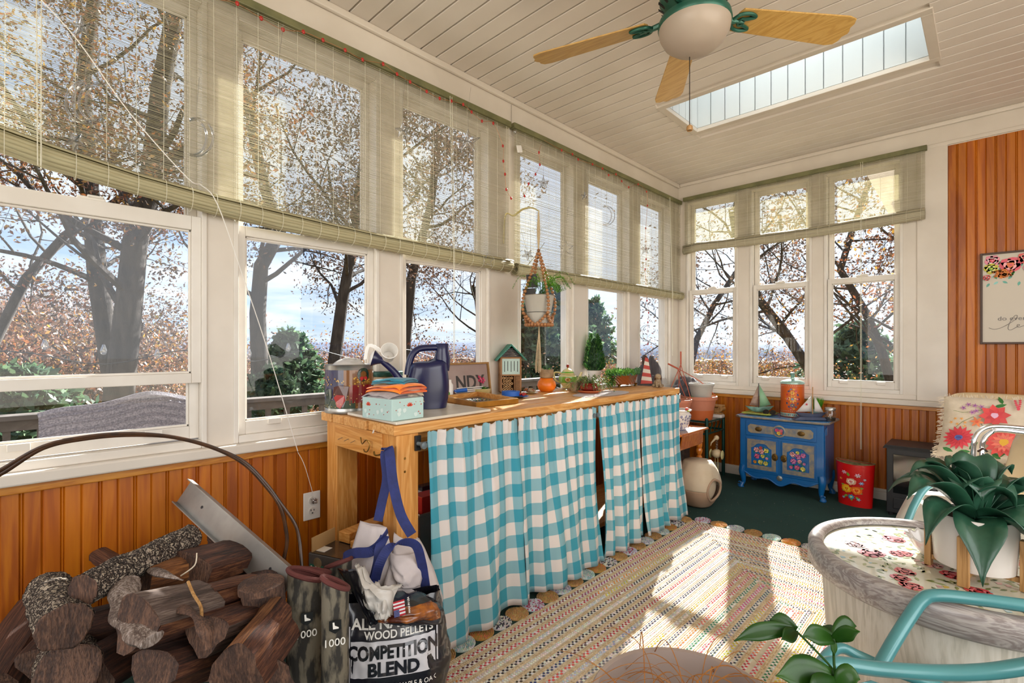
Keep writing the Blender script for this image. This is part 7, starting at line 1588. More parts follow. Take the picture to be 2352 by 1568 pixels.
# crane yard ornament
c = at(1643, 1105, 'Z', 0); c.x = .50; c.y = 3.93
cr = thing('metal_crane', 'cream metal crane ornament with a coiled spring neck beside the green stand', 'ornament', c)
b = MB(); b.lathe([(.001, 0), (.03, .002), (.03, .006), (.001, .008)], c, 14, cap=False); b.build('foot_plate', M_['cream_glaze'], cr)
for s_ in (-1, 1): b = MB(); b.tube([c+Vector((.012*s_, 0, .004)), c+Vector((.010*s_, 0, .20))], .003, 6); b.build('leg', M_['cream_glaze'], cr)
b = MB(); b.ball(c+Vector((0, 0, .23)), .042, 14, sx=.9, sy=1.2, sz=.85); b.build('body', M_['vinyl_cream'], cr, smooth=True)
for s_ in (-1, 1): b = MB(); b.ball(c+Vector((.045*s_, .0, .225)), .032, 12, sx=.25, sz=1.15); b.build('wing', M_['cream_glaze'], cr, smooth=True)
b = MB(); b.tube([c+Vector((.010*cos(t), .010*sin(t), .262+.0022*t)) for t in [k*.5 for k in range(70)]], .0016, 5); b.build('spring_neck', M_['steel'], cr, smooth=True)
b = MB(); b.ball(c+Vector((0, 0, .355)), .020, 12); b.tube([c+Vector((0, -.01, .355)), c+Vector((-.03, -.03, .315)), c+Vector((-.034, -.034, .29))], [.010, .006, .002], 8); b.build('head', M_['vinyl_cream'], cr, smooth=True)
# beige covered litter cube
c = Vector((.62, 3.30, 0)); lt = thing('covered_pet_bed', 'beige rounded covered pet bed with a side opening under the side table', 'pet bed', c)
def bed(u, v, k=1.0):
    a = 2*pi*u; zz = v; r = .147*k*(sin(pi*min(.97, .12+.76*v))**.55)
    ex = abs(cos(a))**.8*(1 if cos(a) > 0 else -1); ey = abs(sin(a))**.8*(1 if sin(a) > 0 else -1)
    n_ = 1+.04*noise.noise(Vector((cos(a)*3, sin(a)*3, v*5)))
    return c+Vector((ex*r*n_*.95, ey*r*n_, .005+.295*v))
def inop(u, v):       # opening
    a = (u*360) % 360; return (a-345 if a > 180 else a+15) ** 2/26**2+((v-.42)/.24)**2 < 1
b = MB(); nu, nv = 60, 30; 
for j in range(nv+1):
    for i in range(nu): b.V.append(tuple(bed(i/nu, j/nv)))
g2 = MB(); g2.V = list(b.V)
for j in range(nv):
    for i in range(nu):
        if inop((i+.5)/nu, (j+.5)/nv): continue
        f_ = (j*nu+i, j*nu+(i+1) % nu, (j+1)*nu+(i+1) % nu, (j+1)*nu+i); t_ = g2 if (j+.5)/nv < .40 else b; t_.F.append(f_); t_.M.append(0); t_.C.append(None)
b.F.append(tuple(nv*nu+i for i in range(nu))); b.M.append(0); b.C.append(None)
b.build('upper_cover', M_['cream_cover'], lt, smooth=60, solid=.006); g2.build('lower_shell', M_['tan_cover'], lt, smooth=60, solid=.006)
b = MB(); b.grid(lambda u, v: bed(u, .02+.94*v, .80), 30, 12, cu=True); b.build('lining', M_['cream_cover'], lt, smooth=True)
b = MB(); b.tube([Vector(bed(((-15+26*cos(t)) % 360)/360, .42+.24*sin(t), 1.01)) for t in [2*pi*i/30 for i in range(30)]], .008, 8, closed=True); b.build('opening_hem', M_['tan_cover'], lt, smooth=True)

# ================================================================== framed print on the back wall
f0 = at(2251, 687, 'Y', YB-.01); fx0 = f0.x; fz1 = at(2251, 583, 'Y', YB-.01).z; fz0 = at(2251, 790, 'Y', YB-.01).z; fx1 = fx0+.40
fp_ = thing('framed_print', 'dark framed floral print with handwritten words on the pine panelling', 'picture', ((fx0+fx1)/2, YB-.01, fz0))
for (a, c_, z0, z1) in ((fx0, fx0+.012, fz0, fz1), (fx1-.012, fx1, fz0, fz1), (fx0+.012, fx1-.012, fz0, fz0+.012), (fx0+.012, fx1-.012, fz1-.012, fz1)): b = MB(); b.box((a, YB-.020, z0), (c_, YB+.001, z1)); b.build('frame_side', M_['wood_frame_dark'], fp_, bevel=.002)
b = MB(); b.box((fx0+.01, YB-.010, fz0+.01), (fx1-.01, YB-.004, fz1-.01)); b.build('paper', M_['poster'], fp_)
pt = Paint(lambda u, v, l: (u, YB-.0104-l, v), .0003); xm0, xm1 = fx0+.013, fx1-.013
def cl(x, r): return min(max(x, xm0+r*1.0), xm1-r)
for i in range(40): pt.leaf(cl(fx0+R.uniform(.02, .36), .03), fz1-R.uniform(.05, .19), .028, .014, R.uniform(3.3, 6.1), J(R.choice(['3a8a5a', '6ab0a0', '5a9a3a', '8ac0b8']), .2))
pt.l = 3
for (x, z, r, cs) in ((.055, .038, .036, ('e08a9a', 'f0c8cc', 'd84a5a')), (.05, .10, .034, ('c8c03a', 'e8e08a', '5a9a3a')), (.135, .085, .050, ('d85a6a', 'f0a8a8', 'e07a4a')), (.10, .135, .030, ('d8782a', 'e89a4a', 'c8601a')), (.20, .045, .035, ('d8605a', 'f0b0a0', 'c83a4a')), (.235, .11, .045, ('e08aa0', 'f4d0d4', 'd84a6a')), (.31, .07, .045, ('d8782a', 'f0b06a', 'c8501a')), (.30, .15, .03, ('8ac0b8', 'c0e0d8', '5a9a9a')), (.03, .155, .018, ('d84a4a', 'f0c8c0', 'c83a3a'))):
    pt.rose(cl(fx0+x, r), min(fz1-z, fz1-.014-r), r, cs)
for i in range(50): pt.blob(fx0+.09+R.uniform(-.03, .05), fz1-.135+R.uniform(-.02, .02), .005, J('d87a2a', .2), 6)
pt.build('flower_painting', fp_)
zz = at(2300, 735, 'Y', YB-.01).z
text('do everything with', .036, (fx0+.078, YB-.0112, zz-.002), (1, 0, 0), (0, 0, 1), M_['ink_grey'], fp_, sx=1.1, ext=.0002)
b = MB(); zl = zz-.05
b.tube(bez([(fx0+.04, YB-.0115, zl+.004), (fx0+.065, YB-.0115, zl-.006), (fx0+.10, YB-.0115, zl+.006), (fx0+.15, YB-.0115, zl+.045), (fx0+.165, YB-.0115, zl+.072), (fx0+.155, YB-.0115, zl+.076), (fx0+.135, YB-.0115, zl+.04), (fx0+.125, YB-.0115, zl+.0), (fx0+.135, YB-.0115, zl-.012), (fx0+.16, YB-.0115, zl+.004), (fx0+.175, YB-.0115, zl+.018), (fx0+.165, YB-.0115, zl+.02), (fx0+.168, YB-.0115, zl+.004), (fx0+.19, YB-.0115, zl+.012), (fx0+.21, YB-.0115, zl+.018), (fx0+.22, YB-.0115, zl+.0), (fx0+.235, YB-.0115, zl+.018), (fx0+.25, YB-.0115, zl+.004), (fx0+.27, YB-.0115, zl+.016), (fx0+.25, YB-.0115, zl+.016), (fx0+.255, YB-.0115, zl+.0), (fx0+.30, YB-.0115, zl+.008)], 5), .0012, 5)
b.build('script_lettering', M_['ink_grey'], fp_, smooth=True)

bpy.data.objects['terracotta_planter'].scale = (1.15,)*3; bpy.data.objects['grey_plastic_pot'].location.z += .02
# ================================================================== round table and its plants
TC = Vector((1.985, 1.62, 0)); TR_ = .303; TZ = .56
rt = thing('round_table', 'round whitewashed drum table with a floral decoupage top inside a grey wooden rim', 'table', TC)
b = MB(); b.lathe([(TR_*.80, 0), (TR_*.84, .20), (TR_*.90, TZ-.06)], TC, 64, cap=False); b.lathe([(TR_*.9, TZ-.06), (.001, TZ-.06)], TC, 64, cap=False); b.build('drum', M_['whitewash'], rt, smooth=60)
b = MB(); b.lathe([(TR_*.90, TZ-.062), (TR_-.008, TZ-.062), (TR_, TZ-.055), (TR_, TZ-.012), (TR_-.005, TZ-.003), (TR_-.012, TZ), (TR_-.026, TZ), (TR_-.034, TZ-.005), (TR_-.037, TZ-.014)], TC, 96, cap=False); b.build('rim', M_['grey_wood'], rt, smooth=60)
m, n, bb = newmat('decoupage'); v = coords(n, rnd=False); bb.inputs['Base Color'].default_value = (*lin('d4d2bc'), 1); bb.inputs['Roughness'].default_value = .3; bb.inputs['Coat Weight'].default_value = 1; bb.inputs['Coat Roughness'].default_value = .04
bump(n, bb, nse(n, v, 9, 2), .25, .004)
bp = n.nodes['Bump'] if 'Bump' in n.nodes else None
f_ = nse(n, v, 10, 2); n.links.new(ramp(n, f_, [(.4, 'cfcdb6'), (.6, 'dedcc8')]), bb.inputs['Base Color'])
b = MB(); b.lathe([(TR_-.036, TZ-.016), (.001, TZ-.016)], TC, 64, cap=False); tp_o = b.build('top', M_['decoupage'], rt)
pt = Paint(lambda u, v, l: (TC.x+u, TC.y+v, TZ-.0158+l), .00025); rr_ = random.Random(21)
Rm = TR_-.05
def ins(rmax=None):
    while True:
        x, y = rr_.uniform(-Rm, Rm), rr_.uniform(-Rm, Rm)
        if x*x+y*y < (rmax or Rm)**2: return x, y
for i in range(420): x, y = ins(); pt.leaf(x, y, .020, .008, rr_.random()*6.28, J(rr_.choice(['7a8a4a', '8a9a5a', '5f7a4a', 'a0a868']), .2))
pt.l = 2
for i in range(90): x, y = ins(); pt.blob(x, y, rr_.uniform(.003, .007), J(rr_.choice(['9ac0c8', '8ab8d0', 'd8b84a', 'e0c85a', 'e0a8a8']), .1), 7, .3)
for i in range(34):
    x, y = ins(Rm-.02); pt.l = 3; pt.rose(x, y, rr_.uniform(.016, .028), (('d83a4c', 'e87a84', 'b8283a') if rr_.random() < .7 else ('e09a9a', 'f0c4bc', 'c86a6a')))
mm_ = paintmat('print_coated', .3, coat=1.0); pt.build('rose_print', rt, mm_)
# scalloped white dish
def ont(px, py, z=TZ-.015): return at(px, py, 'Z', z)
c = ont(2142, 1275); c.z = TZ-.0145; c = c+RT*.005
sd2 = thing('scalloped_dish', 'small white ceramic dish with a scalloped ruffled edge behind the potted plant', 'dish', c)
b = MB(); b.grid(lambda u, v: c+Vector(((.025+.033*v)*(1+.05*v*cos(14*2*pi*u))*cos(2*pi*u), (.025+.033*v)*(1+.05*v*cos(14*2*pi*u))*sin(2*pi*u), .045*v**1.4+.003*v*cos(14*2*pi*u))), 112, 10, cu=True); b.grid(lambda u, v: c+Vector((.025*v*cos(6.2832*u), .025*v*sin(6.2832*u), .001)), 20, 2, cu=True); b.build('bowl', M_['porcelain'], sd2, smooth=60, solid=.002)
# white ribbed pot on a wooden stand
pc2 = ont(2248, 1330); pc2.z = TZ-.0145; pc2 += FW*.012
dps = (pc2-CV).dot(FW); rp = 75*dps/1130; 
std = thing('plant_stand', 'small wooden four-post plant stand on the round table', 'stand', pc2)
Zp = pc2.z
for k in range(4):
    an = YAW+radians(35)+k*pi/2; d = Vector((cos(an), sin(an), 0)); e = Vector((-d.y, d.x, 0))
    b = MB(); b.obox(pc2+d*(rp+.007)+Vector((0, 0, .055)), d*.0065, e*.010, Vector((0, 0, .055))); b.build('leg', M_['light_wood'], std, bevel=.001)
for k in range(2):
    an = YAW+radians(35)+k*pi/2; d = Vector((cos(an), sin(an), 0)); e = Vector((-d.y, d.x, 0)); b = MB(); b.obox(pc2+Vector((0, 0, .022+.0*k)), d*rp, e*.007, Vector((0, 0, .006-.0005*k))); b.build('crossbar', M_['light_wood'], std, bevel=.001)
pc3 = pc2+Vector((0, 0, .029)); hp_ = .115
wp = thing('ribbed_planter', 'white ribbed ceramic planter held by the wooden stand', 'planter', pc3)
prf = []; nr = 22
for i in range(nr*2+1): z = hp_*i/(nr*2); prf.append((rp*(.93+.07*min(1, z/hp_*1.5))+(.0009 if i % 2 else 0), z))
b = MB(); b.lathe([(.001, 0), (rp*.85, 0)]+prf+[(rp*.97, hp_+.002), (rp*.94, hp_-.004), (rp*.9, hp_-.02), (.001, hp_-.02)], pc3, 56, cap=False); b.build('pot', M_['ribbed_pot'], wp, smooth=50)
b = MB(); b.lathe([(rp*.92, hp_-.014), (.001, hp_-.008)], pc3, 20, cap=False); b.build('soil', M_['soil'], wp)
# broad pointed leaves: direction in the camera's right / up / towards terms
pm('agave', '1f4a34', .38, c2='34604a', scale=16, coat=.25, trans=.12); 
ag = thing('succulent', 'dark green broad-leaved artificial agave in the ribbed white planter', 'plant', pc3+Vector((0, 0, hp_-.01)))
base = pc3+Vector((0, 0, hp_-.012))
def bleaf(p0, p1, p2, p3, w, seed, mat='agave', par_=None, name='leaf', fold=.28, up=(0, 0, 1)):
    P = []; n = 14
    for i in range(n+1):
        t = i/n; P.append(p0*(1-t)**3+p1*3*t*(1-t)**2+p2*3*t*t*(1-t)+p3*t**3)
    b = MB()
    for i in range(n+1):
        t = i/n; tg = (P[min(i+1, n)]-P[max(i-1, 0)]).normalized(); s = tg.cross(Vector(up)); s = s.normalized() if s.length > 1e-4 else Vector((1, 0, 0)); nn_ = s.cross(tg).normalized()
        ww = w*(.42+.9*sin(pi*min(1, t*.95+.05))**1.0*(.6+.4*t))*(1 if t < .62 else (1-((t-.62)/.38)**1.5)); ww = max(ww, .0004)
        for k in (-1, -.5, 0, .5, 1): b.V.append(tuple(P[i]+s*(ww*.5*k)+nn_*(abs(k)*ww*fold+.0006*sin(k*9))))
    for i in range(n):
        for k in range(4): b.F.append((i*5+k, i*5+k+1, i*5+5+k+1, i*5+5+k)); b.M.append(0); b.C.append(None)
    return b.build(name, M_[mat], par_, smooth=60, solid=.0012)
def VW(r, u, f): return RT*r+Vector((0, 0, u))-FW*f     # right, up, towards the camera
LV = [(-.05, .12, -.01, .05), (.03, .135, -.03, .05), (.085, .11, .0, .045), (-.02, .06, .04, .055), (-.165, .055, .02, .045), (-.150, -.04, .05, .042), (-.085, -.105, .11, .055), (-.12, .10, -.03, .042), (-.075, .105, -.06, .04), (-.01, .085, -.02, .06), (.055, .075, -.04, .055), (.02, -.055, .13, .050), (.085, -.135, .12, .075), (.13, .06, -.02, .05), (.19, .03, .0, .05), (.16, -.03, .07, .045), (.10, .02, -.12, .045), (-.10, .03, -.12, .045), (.0, .05, -.15, .045), (.14, -.06, .02, .045), (-.05, .07, .02, .055), (.045, .035, .05, .06)]
k_ = dps/1.25
for i, (r_, u_, f_, w_) in enumerate(LV):
    d = VW(r_, u_, f_)*k_*1.05; b0 = base+VW(r_*.08, 0, f_*.08); rise = .055+.02*(u_ > 0)
    bleaf(b0, b0+d*.30+Vector((0, 0, rise*.8)), b0+d*.72+Vector((0, 0, rise if u_ > -.02 else rise+.05)), b0+d, w_*k_*1.5, i, par_=ag)
# ---- black bag with chain at the right edge
c = dp(2352, 1290, 1.62); bb_ = thing('black_handbag', 'black leather bag with a buckle and chain at the right edge behind the planter', 'bag', c-Vector((0, 0, .1)))
b = MB(); b.grid(lambda u, v: c+RT*(.115*cos(2*pi*u)*(1-.2*v))+FW*(.05*sin(2*pi*u))+Vector((0, 0, -.12+.17*v+.008*noise.noise(Vector((cos(6.28*u)*3, v*4, 2)))))+RT*.03, 30, 12, cu=True); b.grid(lambda u, v: c+RT*(.09*v*cos(2*pi*u)+.03)+FW*(.045*v*sin(2*pi*u))+Vector((0, 0, .05+.012*(1-v))), 30, 3, cu=True); b.build('body', M_['bag_black'], bb_, smooth=60)
b = MB(); q = dp(2322, 1250, 1.56); b.obox(q, RT*.016, FW*.004, Vector((0, 0, .008))); b.build('buckle', M_['black_metal'], bb_, bevel=.002)
for i in range(9): b = MB(); p = dp(2322+4*sin(i), 1262+i*8, 1.56); b.tube([p+(RT if i % 2 else FW)*.006*cos(t)+Vector((0, 0, .007*sin(t))) for t in [k*pi/4 for k in range(8)]], .0014, 5, closed=True); b.build('chain_link', M_['black_metal'], bb_)

# ================================================================== chairs
def tubepts(P): return [at(x, y, 'Z', z) if z is not None else None for x, y, z in P]
def offx(p, dx): return Vector((p.x+dx, p.y, p.z))
# turquoise metal chair in front (we see its arms and seat frame)
ch = thing('turquoise_metal_chair', 'turquoise tubular metal armchair in the right foreground before the drum table', 'chair', dp(2250, 1568, .75)*1.0)
ch.location.z = 0
def arm(path, r=.0105, name='arm', parent=ch, mat='turquoise', n=8, flat=1): b = MB(); b.tube(bez(path, n), r, 12, flat=flat); return b.build(name, M_[mat], parent, smooth=True)
A = [dp(2420, 1402, .93), dp(2352, 1390, .95), dp(2240, 1375, .98), dp(2150, 1367, 1.0), dp(2118, 1378, 1.005), dp(2090, 1415, 1.0), dp(2055, 1470, .985), dp(2022, 1528, .97)]
arm(A, .0125, 'arm')
S_ = [dp(1852, 1566, .93), dp(1880, 1530, .97), dp(1905, 1500, 1.0), dp(1932, 1488, 1.015), dp(1970, 1504, 1.01), dp(2040, 1535, .985), dp(2110, 1560, .965), dp(2200, 1592, .94)]
arm(S_, .0105, 'front_leg_frame')
B_ = [dp(1876, 1600, .80), dp(1876, 1556, .84), dp(1892, 1532, .86), dp(1925, 1524, .86), dp(2020, 1536, .85), dp(2150, 1544, .83), dp(2260, 1542, .81), dp(2352, 1530, .79), dp(2420, 1516, .77)]
arm(B_, .0125, 'back_rail')
# legs down to the floor
fa = [S_[0], S_[0]+Vector((.015, .01, -.10)), Vector((S_[0].x+.03, S_[0].y+.02, .01))]; arm(fa, .0105, 'leg')
fb = [B_[0], B_[0]+Vector((.0, -.01, -.12)), Vector((B_[0].x-.01, B_[0].y-.02, .01))]; arm(fb, .0105, 'leg')
fc = [S_[-1], S_[-1]+RT*.05+Vector((0, 0, -.05)), Vector((S_[-1].x+.10, S_[-1].y+.05, .01))]; arm(fc, .0105, 'leg')
# mesh seat of woven strips
pq = [dp(1925, 1545, .92), dp(2330, 1640, .82), dp(2250, 1620, 1.05), dp(2000, 1530, 1.0)]
b = MB()
for i in range(22):
    t = i/21; b.tube([pq[0].lerp(pq[3], t)+Vector((0, 0, -.03)), pq[1].lerp(pq[2], t)+Vector((0, 0, -.03))], .0022, 4)
for i in range(40):
    t = i/39; b.tube([pq[0].lerp(pq[1], t)+Vector((0, 0, -.033)), pq[3].lerp(pq[2], t)+Vector((0, 0, -.033))], .0022, 4)
o = b.build('mesh_seat', M_['turquoise'], ch); o['kind'] = 'stuff'
# turquoise chair behind the table
c2 = thing('turquoise_metal_chair', 'turquoise tubular metal armchair standing behind the drum table', 'chair', Vector((2.2, 2.15, 0)))
P = [dp(2085, 1196, 1.70), dp(2100, 1160, 1.71), dp(2122, 1124, 1.72), dp(2150, 1110, 1.73), dp(2200, 1106, 1.75), dp(2260, 1101, 1.78), dp(2320, 1103, 1.80), dp(2400, 1110, 1.83)]
arm(P, .0115, 'arm', c2)
l1 = [P[0], P[0]+Vector((-.02, 0, -.15)), Vector((P[0].x-.04, P[0].y, .01))]; arm(l1, .0115, 'leg', c2)
P2 = [dp(2095, 1212, 1.66), dp(2140, 1222, 1.70), dp(2200, 1224, 1.75), dp(2300, 1226, 1.85)]; arm(P2, .0115, 'seat_rail', c2)
arm([dp(2352, 1175, 1.60), dp(2330, 1215, 1.62), dp(2318, 1260, 1.64), dp(2312, 1330, 1.66)], .0115, 'side_rail', c2)
l2 = [dp(2312, 1330, 1.66), Vector((dp(2312, 1330, 1.66).x, dp(2312, 1330, 1.66).y, .01))]; arm(l2, .0115, 'leg', c2)
l3 = [P[-1], P[-1]+Vector((.02, .02, -.2)), Vector((P[-1].x+.03, P[-1].y+.03, .01))]; arm(l3, .0115, 'leg', c2)
def padquad(cs, th, name, parent, mat, nx=14, ny=14, rib=0, ribdir='u', r=.2):
    """rounded cushion over four corner points"""
    b = MB(); A_, B2, C2, D2 = map(Vector, cs); nrm = (B2-A_).cross(D2-A_).normalized()
    def f(u, v, s):
        uu = 2*u-1; vv_ = 2*v-1; k = (abs(uu)**5+abs(vv_)**5)**.2
        m = max(abs(uu), abs(vv_)) or 1; sc = 1 if k == 0 else min(1, m/k*1.0) ; a = .5+uu*.5*sc; c = .5+vv_*.5*sc
        p = A_.lerp(B2, a).lerp(D2.lerp(C2, a), c); e = max(0, 1-min(1, k)**6); q = a if ribdir == 'u' else c
        return p+nrm*s*(th*.5*(.35+.65*e**.5)+ (rib*abs(sin(q*pi*9)) if s > 0 else 0)*e)
    b.grid(lambda u, v: f(u, v, 1), nx*2, ny*2); b.grid(lambda u, v: f(u, v, -1), nx*2, ny*2)
    n1 = nx*2+1; o2 = n1*(ny*2+1)
    for i in range(nx*2): 
        for (ja) in (0, ny*2): b.F.append((ja*n1+i, ja*n1+i+1, o2+ja*n1+i+1, o2+ja*n1+i)); b.M.append(0); b.C.append(None)
    for j in range(ny*2):
        for ia in (0, nx*2): b.F.append((j*n1+ia, (j+1)*n1+ia, o2+(j+1)*n1+ia, o2+j*n1+ia)); b.M.append(0); b.C.append(None)
    return b.build(name, M_[mat], parent, smooth=70)
# chrome armchair with white vinyl seat
c3 = thing('chrome_armchair', 'chrome framed armchair with cream vinyl seat and back between table and back wall', 'chair', Vector((2.2, 2.6, 0)))
zq = .43
q = [at(2035, 1152, 'Z', zq), at(2150, 1225, 'Z', zq), at(2440, 1215, 'Z', zq), at(2150, 1118, 'Z', zq)]
q = [Vector((1.80, 2.12, zq)), Vector((2.36, 2.12, zq)), Vector((2.42, 2.86, zq)), Vector((1.80, 2.86, zq))]
padquad(q, .075, 'seat', c3, 'vinyl_white', rib=.0025)
pb = [dp(2296, 1140, 2.02), dp(2420, 1150, 1.85), dp(2440, 985, 1.87), dp(2338, 985, 2.06)]
padquad(pb, .05, 'backrest', c3, 'vinyl_cream')
for k, dx in enumerate((0, 1)):
    o1_ = 0 if k == 0 else 1
    P = [dp(2236+o1_*20, 1330, 1.93-.02*k), dp(2236+o1_*20, 1130, 1.93-.02*k), dp(2236+o1_*20, 1035+4*o1_, 1.93), dp(2240+o1_*20, 1003+6*o1_, 1.93), dp(2258+o1_*18, 985+8*o1_, 1.93), dp(2290+o1_*5, 979+9*o1_, 1.92), dp(2360, 984+11*o1_, 1.90), dp(2430, 992+11*o1_, 1.88)]
    arm(P, .0085, 'arm_tube', c3, 'chrome')
    ft = P[0].copy(); ft.z = .01; arm([P[0], ft], .0085, 'leg', c3, 'chrome')
q1 = dp(2236, 1330, 1.93); q1.z = .012; q2 = Vector((q1.x+.42, q1.y+.02, .012)); arm([q1, (q1+q2)/2, q2], .0085, 'floor_rail', c3, 'chrome')
for (x, y) in ((1.90, 2.22), (1.90, 2.74), (2.30, 2.74)): arm([Vector((x, y, .40)), Vector((x, y, .2)), Vector((x, y, .01))], .009, 'leg', c3, 'chrome')
# brown glasses hanging on the chrome arm
g = thing('hanging_sunglasses', 'folded glossy dark brown sunglasses hanging from the chrome chair arm', 'sunglasses', dp(2262, 1118, 1.86))
for k, (x, w) in enumerate(((2250, -1), (2276, 1))):
    P = [dp(2258, 1040, 1.86), dp(2257+2*w, 1058, 1.86), dp(x-2*w, 1080, 1.855), dp(x, 1098, 1.855), dp(x-2*w, 1116, 1.86)]
    b = MB(); pp = bez(P, 5); b.tube(pp, [.005+.018*sin(pi*min(1, .05+i/len(pp)))**1.1*(i/len(pp)) for i in range(len(pp))], 12, flat=.45); b.build('lens', M_['dark_brown_gloss'], g, smooth=True)
b = MB(); b.tube(bez([dp(2247, 1036, 1.86), dp(2258, 1030, 1.87), dp(2268, 1038, 1.86)], 4), .004, 8); b.build('hinge', M_['dark_brown_gloss'], g, smooth=True)
# white chair with cushion against the wall
c4 = thing('padded_chair', 'off-white padded dining chair with black metal legs against the back wall', 'chair', Vector((2.05, 3.7, 0)))
zq = .432
padquad([Vector((1.815, 3.44, zq)), Vector((2.36, 3.44, zq)), Vector((2.34, 3.92, zq)), Vector((1.83, 3.92, zq))], .075, 'seat', c4, 'vinyl_white', rib=.0035)
padquad([Vector((1.84, 3.93, .47)), Vector((2.33, 3.93, .47)), Vector((2.31, 4.06, .80)), Vector((1.86, 4.06, .80))], .055, 'backrest', c4, 'vinyl_cream')
for (x, y, dx, dy) in ((1.86, 3.50, -.02, -.02), (2.31, 3.50, .02, -.02), (1.87, 3.86, -.02, .04), (2.30, 3.86, .02, .04)):
    arm([Vector((x, y, .40)), Vector((x+dx*.5, y+dy*.5, .2)), Vector((x+dx, y+dy, .008))], .011, 'leg', c4, 'black_metal')
for y in (3.50, 3.86): arm([Vector((1.86, y, .385)), Vector((2.08, y, .385)), Vector((2.31, y, .385))], .010, 'under_rail', c4, 'black_metal')
# floral cushion leaning on it
cu = thing('floral_cushion', 'square cream cushion embroidered with red and pink flowers and fringed edges on the padded chair', 'cushion', Vector((2.05, 3.75, .475)))
o0 = at(2150, 1062, 'Y', 3.60); U_ = Vector((1, .02, 0)).normalized(); V_ = Vector((.0, .33, 1)).normalized(); Nf = U_.cross(V_)
o0.z = .482; o0.y -= .05; cw, chh = .40, .335; shear_ = .03
def cf(u, v, s=1): 
    k = max(0, (1-abs(2*u-1)**3.5)*(1-abs(2*v-1)**3.5)); return o0+U_*(cw*u+shear_*v+.012*(4*v*(1-v)))+V_*(chh*v)+Nf*(s*.055*k**.6)
b = MB(); b.grid(lambda u, v: cf(u, v, 1), 28, 28); b.grid(lambda u, v: cf(u, v, -1), 28, 28); b.build('cover', M_['cotton_cream'], cu, smooth=80)
b = MB(); rn = random.Random(5)
for i in range(520):
    t = rn.random(); e = rn.randrange(4); u, v, d = ((t, 0, -V_), (t, 1, V_), (0, t, -U_), (1, t, U_))[e]; p = cf(u, v, 0); q = p+d*rn.uniform(.012, .024)+Vector((rn.gauss(0, .005), rn.gauss(0, .003), -.006+rn.gauss(0, .004))); b.tube([p, q], .0011, 3, cap=False)
o = b.build('fringe', M_['cotton_cream'], cu); o['kind'] = 'stuff'
def cpf(u, v, l): q = cf(u/cw, v/chh, 1); return q+Nf*(.0012+l)
pt = Paint(cpf, .0005)
pt.stem([(.05, .15), (.08, .19), (.12, .22)], .002, '6a7a3a'); pt.stem([(.04, .25), (.08, .24), (.13, .25), (.17, .27)], .002, '7a8a4a'); pt.stem([(.12, .22), (.15, .19), (.17, .15)], .002, '4a6a3a')
for (x, y, r_) in ((.02, .045, 5.9), (.085, .03, .1), (.125, .045, 1.0), (.145, .04, 4.4), (.22, .0+.02, .5), (.25, .015, 2.6), (.20, .28, .4), (.23, .30, 1.8), (.30, .13, .6), (.33, .20, 1.6)): pt.leaf(x, y, .05, .02, r_, J('3a7a3a', .15))
for i in range(9): pt.leaf(.335+.012*sin(i*2), .05+i*.03, .022, .009, (.5 if i % 2 else 2.6), J('4a7a3a', .2))
pt.stem([(.335, .03), (.34, .15), (.33, .30)], .002, '4a6a3a')
for (x, y) in ((.035, .185), (.05, .205), (.075, .205), (.09, .185), (.06, .175), (.09, .165)): pt.daisy(x, y, .009, 5, 'e8a85a', 'd88a3a')
for (x, y) in ((.08, .265), (.10, .285), (.125, .28), (.15, .275), (.13, .25), (.115, .24), (.165, .26)): pt.daisy(x, y, .014, 5, 'b070a0', '7a4a8a')
pt.daisy(.135, .19, .030, 6, 'e07a4a', 'd85a3a')
pt.daisy(.075, .10, .065, 16, 'd03a44', '4a4a8a', 'c02c3a', .36); pt.daisy(.20, .23, .062, 8, 'd84a48', 'e0b0c8', 'c83a40', .6); pt.daisy(.245, .095, .075, 14, 'd84a42', 'e0a82a', 'e0705a', .5)
for i in range(12): a = i*.52; pt.blob(.075+.014*cos(a), .10+.009*sin(a), .003, '5a6ab0', 6)
for i in range(10): pt.blob(.285+.01*sin(i*3), .27+i*.006, .006, 'd84a5a', 6, .3)
pt.build('flower_embroidery', cu)

# ================================================================== big pot with dead grass, and the leafy plant
PC = Vector((1.609, .975, 0)); PR = .196; PZ = .345
bp_ = thing('large_planter', 'large round mauve brown plastic planter with dead grass in the foreground', 'planter', PC)
b = MB(); b.lathe([(.001, 0), (PR*.68, 0), (PR*.72, .02), (PR*.95, PZ-.03), (PR*1.02, PZ-.028), (PR*1.02, PZ-.004), (PR*1.0, PZ), (PR*.955, PZ-.002), (PR*.93, PZ-.03), (PR*.90, PZ-.075), (PR*.885, PZ-.078), (PR*.86, PZ-.15), (.001, PZ-.15)], PC, 80, cap=False); b.build('pot', M_['pot_mauve'], bp_, smooth=50)
b = MB(); b.lathe([(PR*.862, PZ-.14), (.001, PZ-.13)], PC, 30, cap=False); b.build('soil', M_['soil'], bp_)
rn = random.Random(77); bb2 = MB()
for i in range(75):
    a = rn.random()*6.28; rr = .13*sqrt(rn.random()); p0 = PC+Vector((rr*cos(a), rr*sin(a), PZ-.13)); cx = RT*.03
    if i < 50: p0 = PC+RT*(.045+rn.gauss(0, .03))+FW*(.02+rn.gauss(0, .03))+Vector((0, 0, PZ-.13))
    out = Vector((rn.gauss(0, 1), rn.gauss(0, 1), 0)).normalized(); L = rn.uniform(.12, .26); w = rn.uniform(.0008, .0032)
    p1 = p0+out*L*.15+Vector((0, 0, L*.6)); p2 = p1+out*L*.35+Vector((0, 0, L*.12)); p3 = p2+out*L*.35-Vector((0, 0, L*rn.uniform(.05, .5)))
    bb2.ribbon(bez([p0, p1, p2, p3], 6), Vector((-out.y, out.x, .2)), [w]*19, .0004)
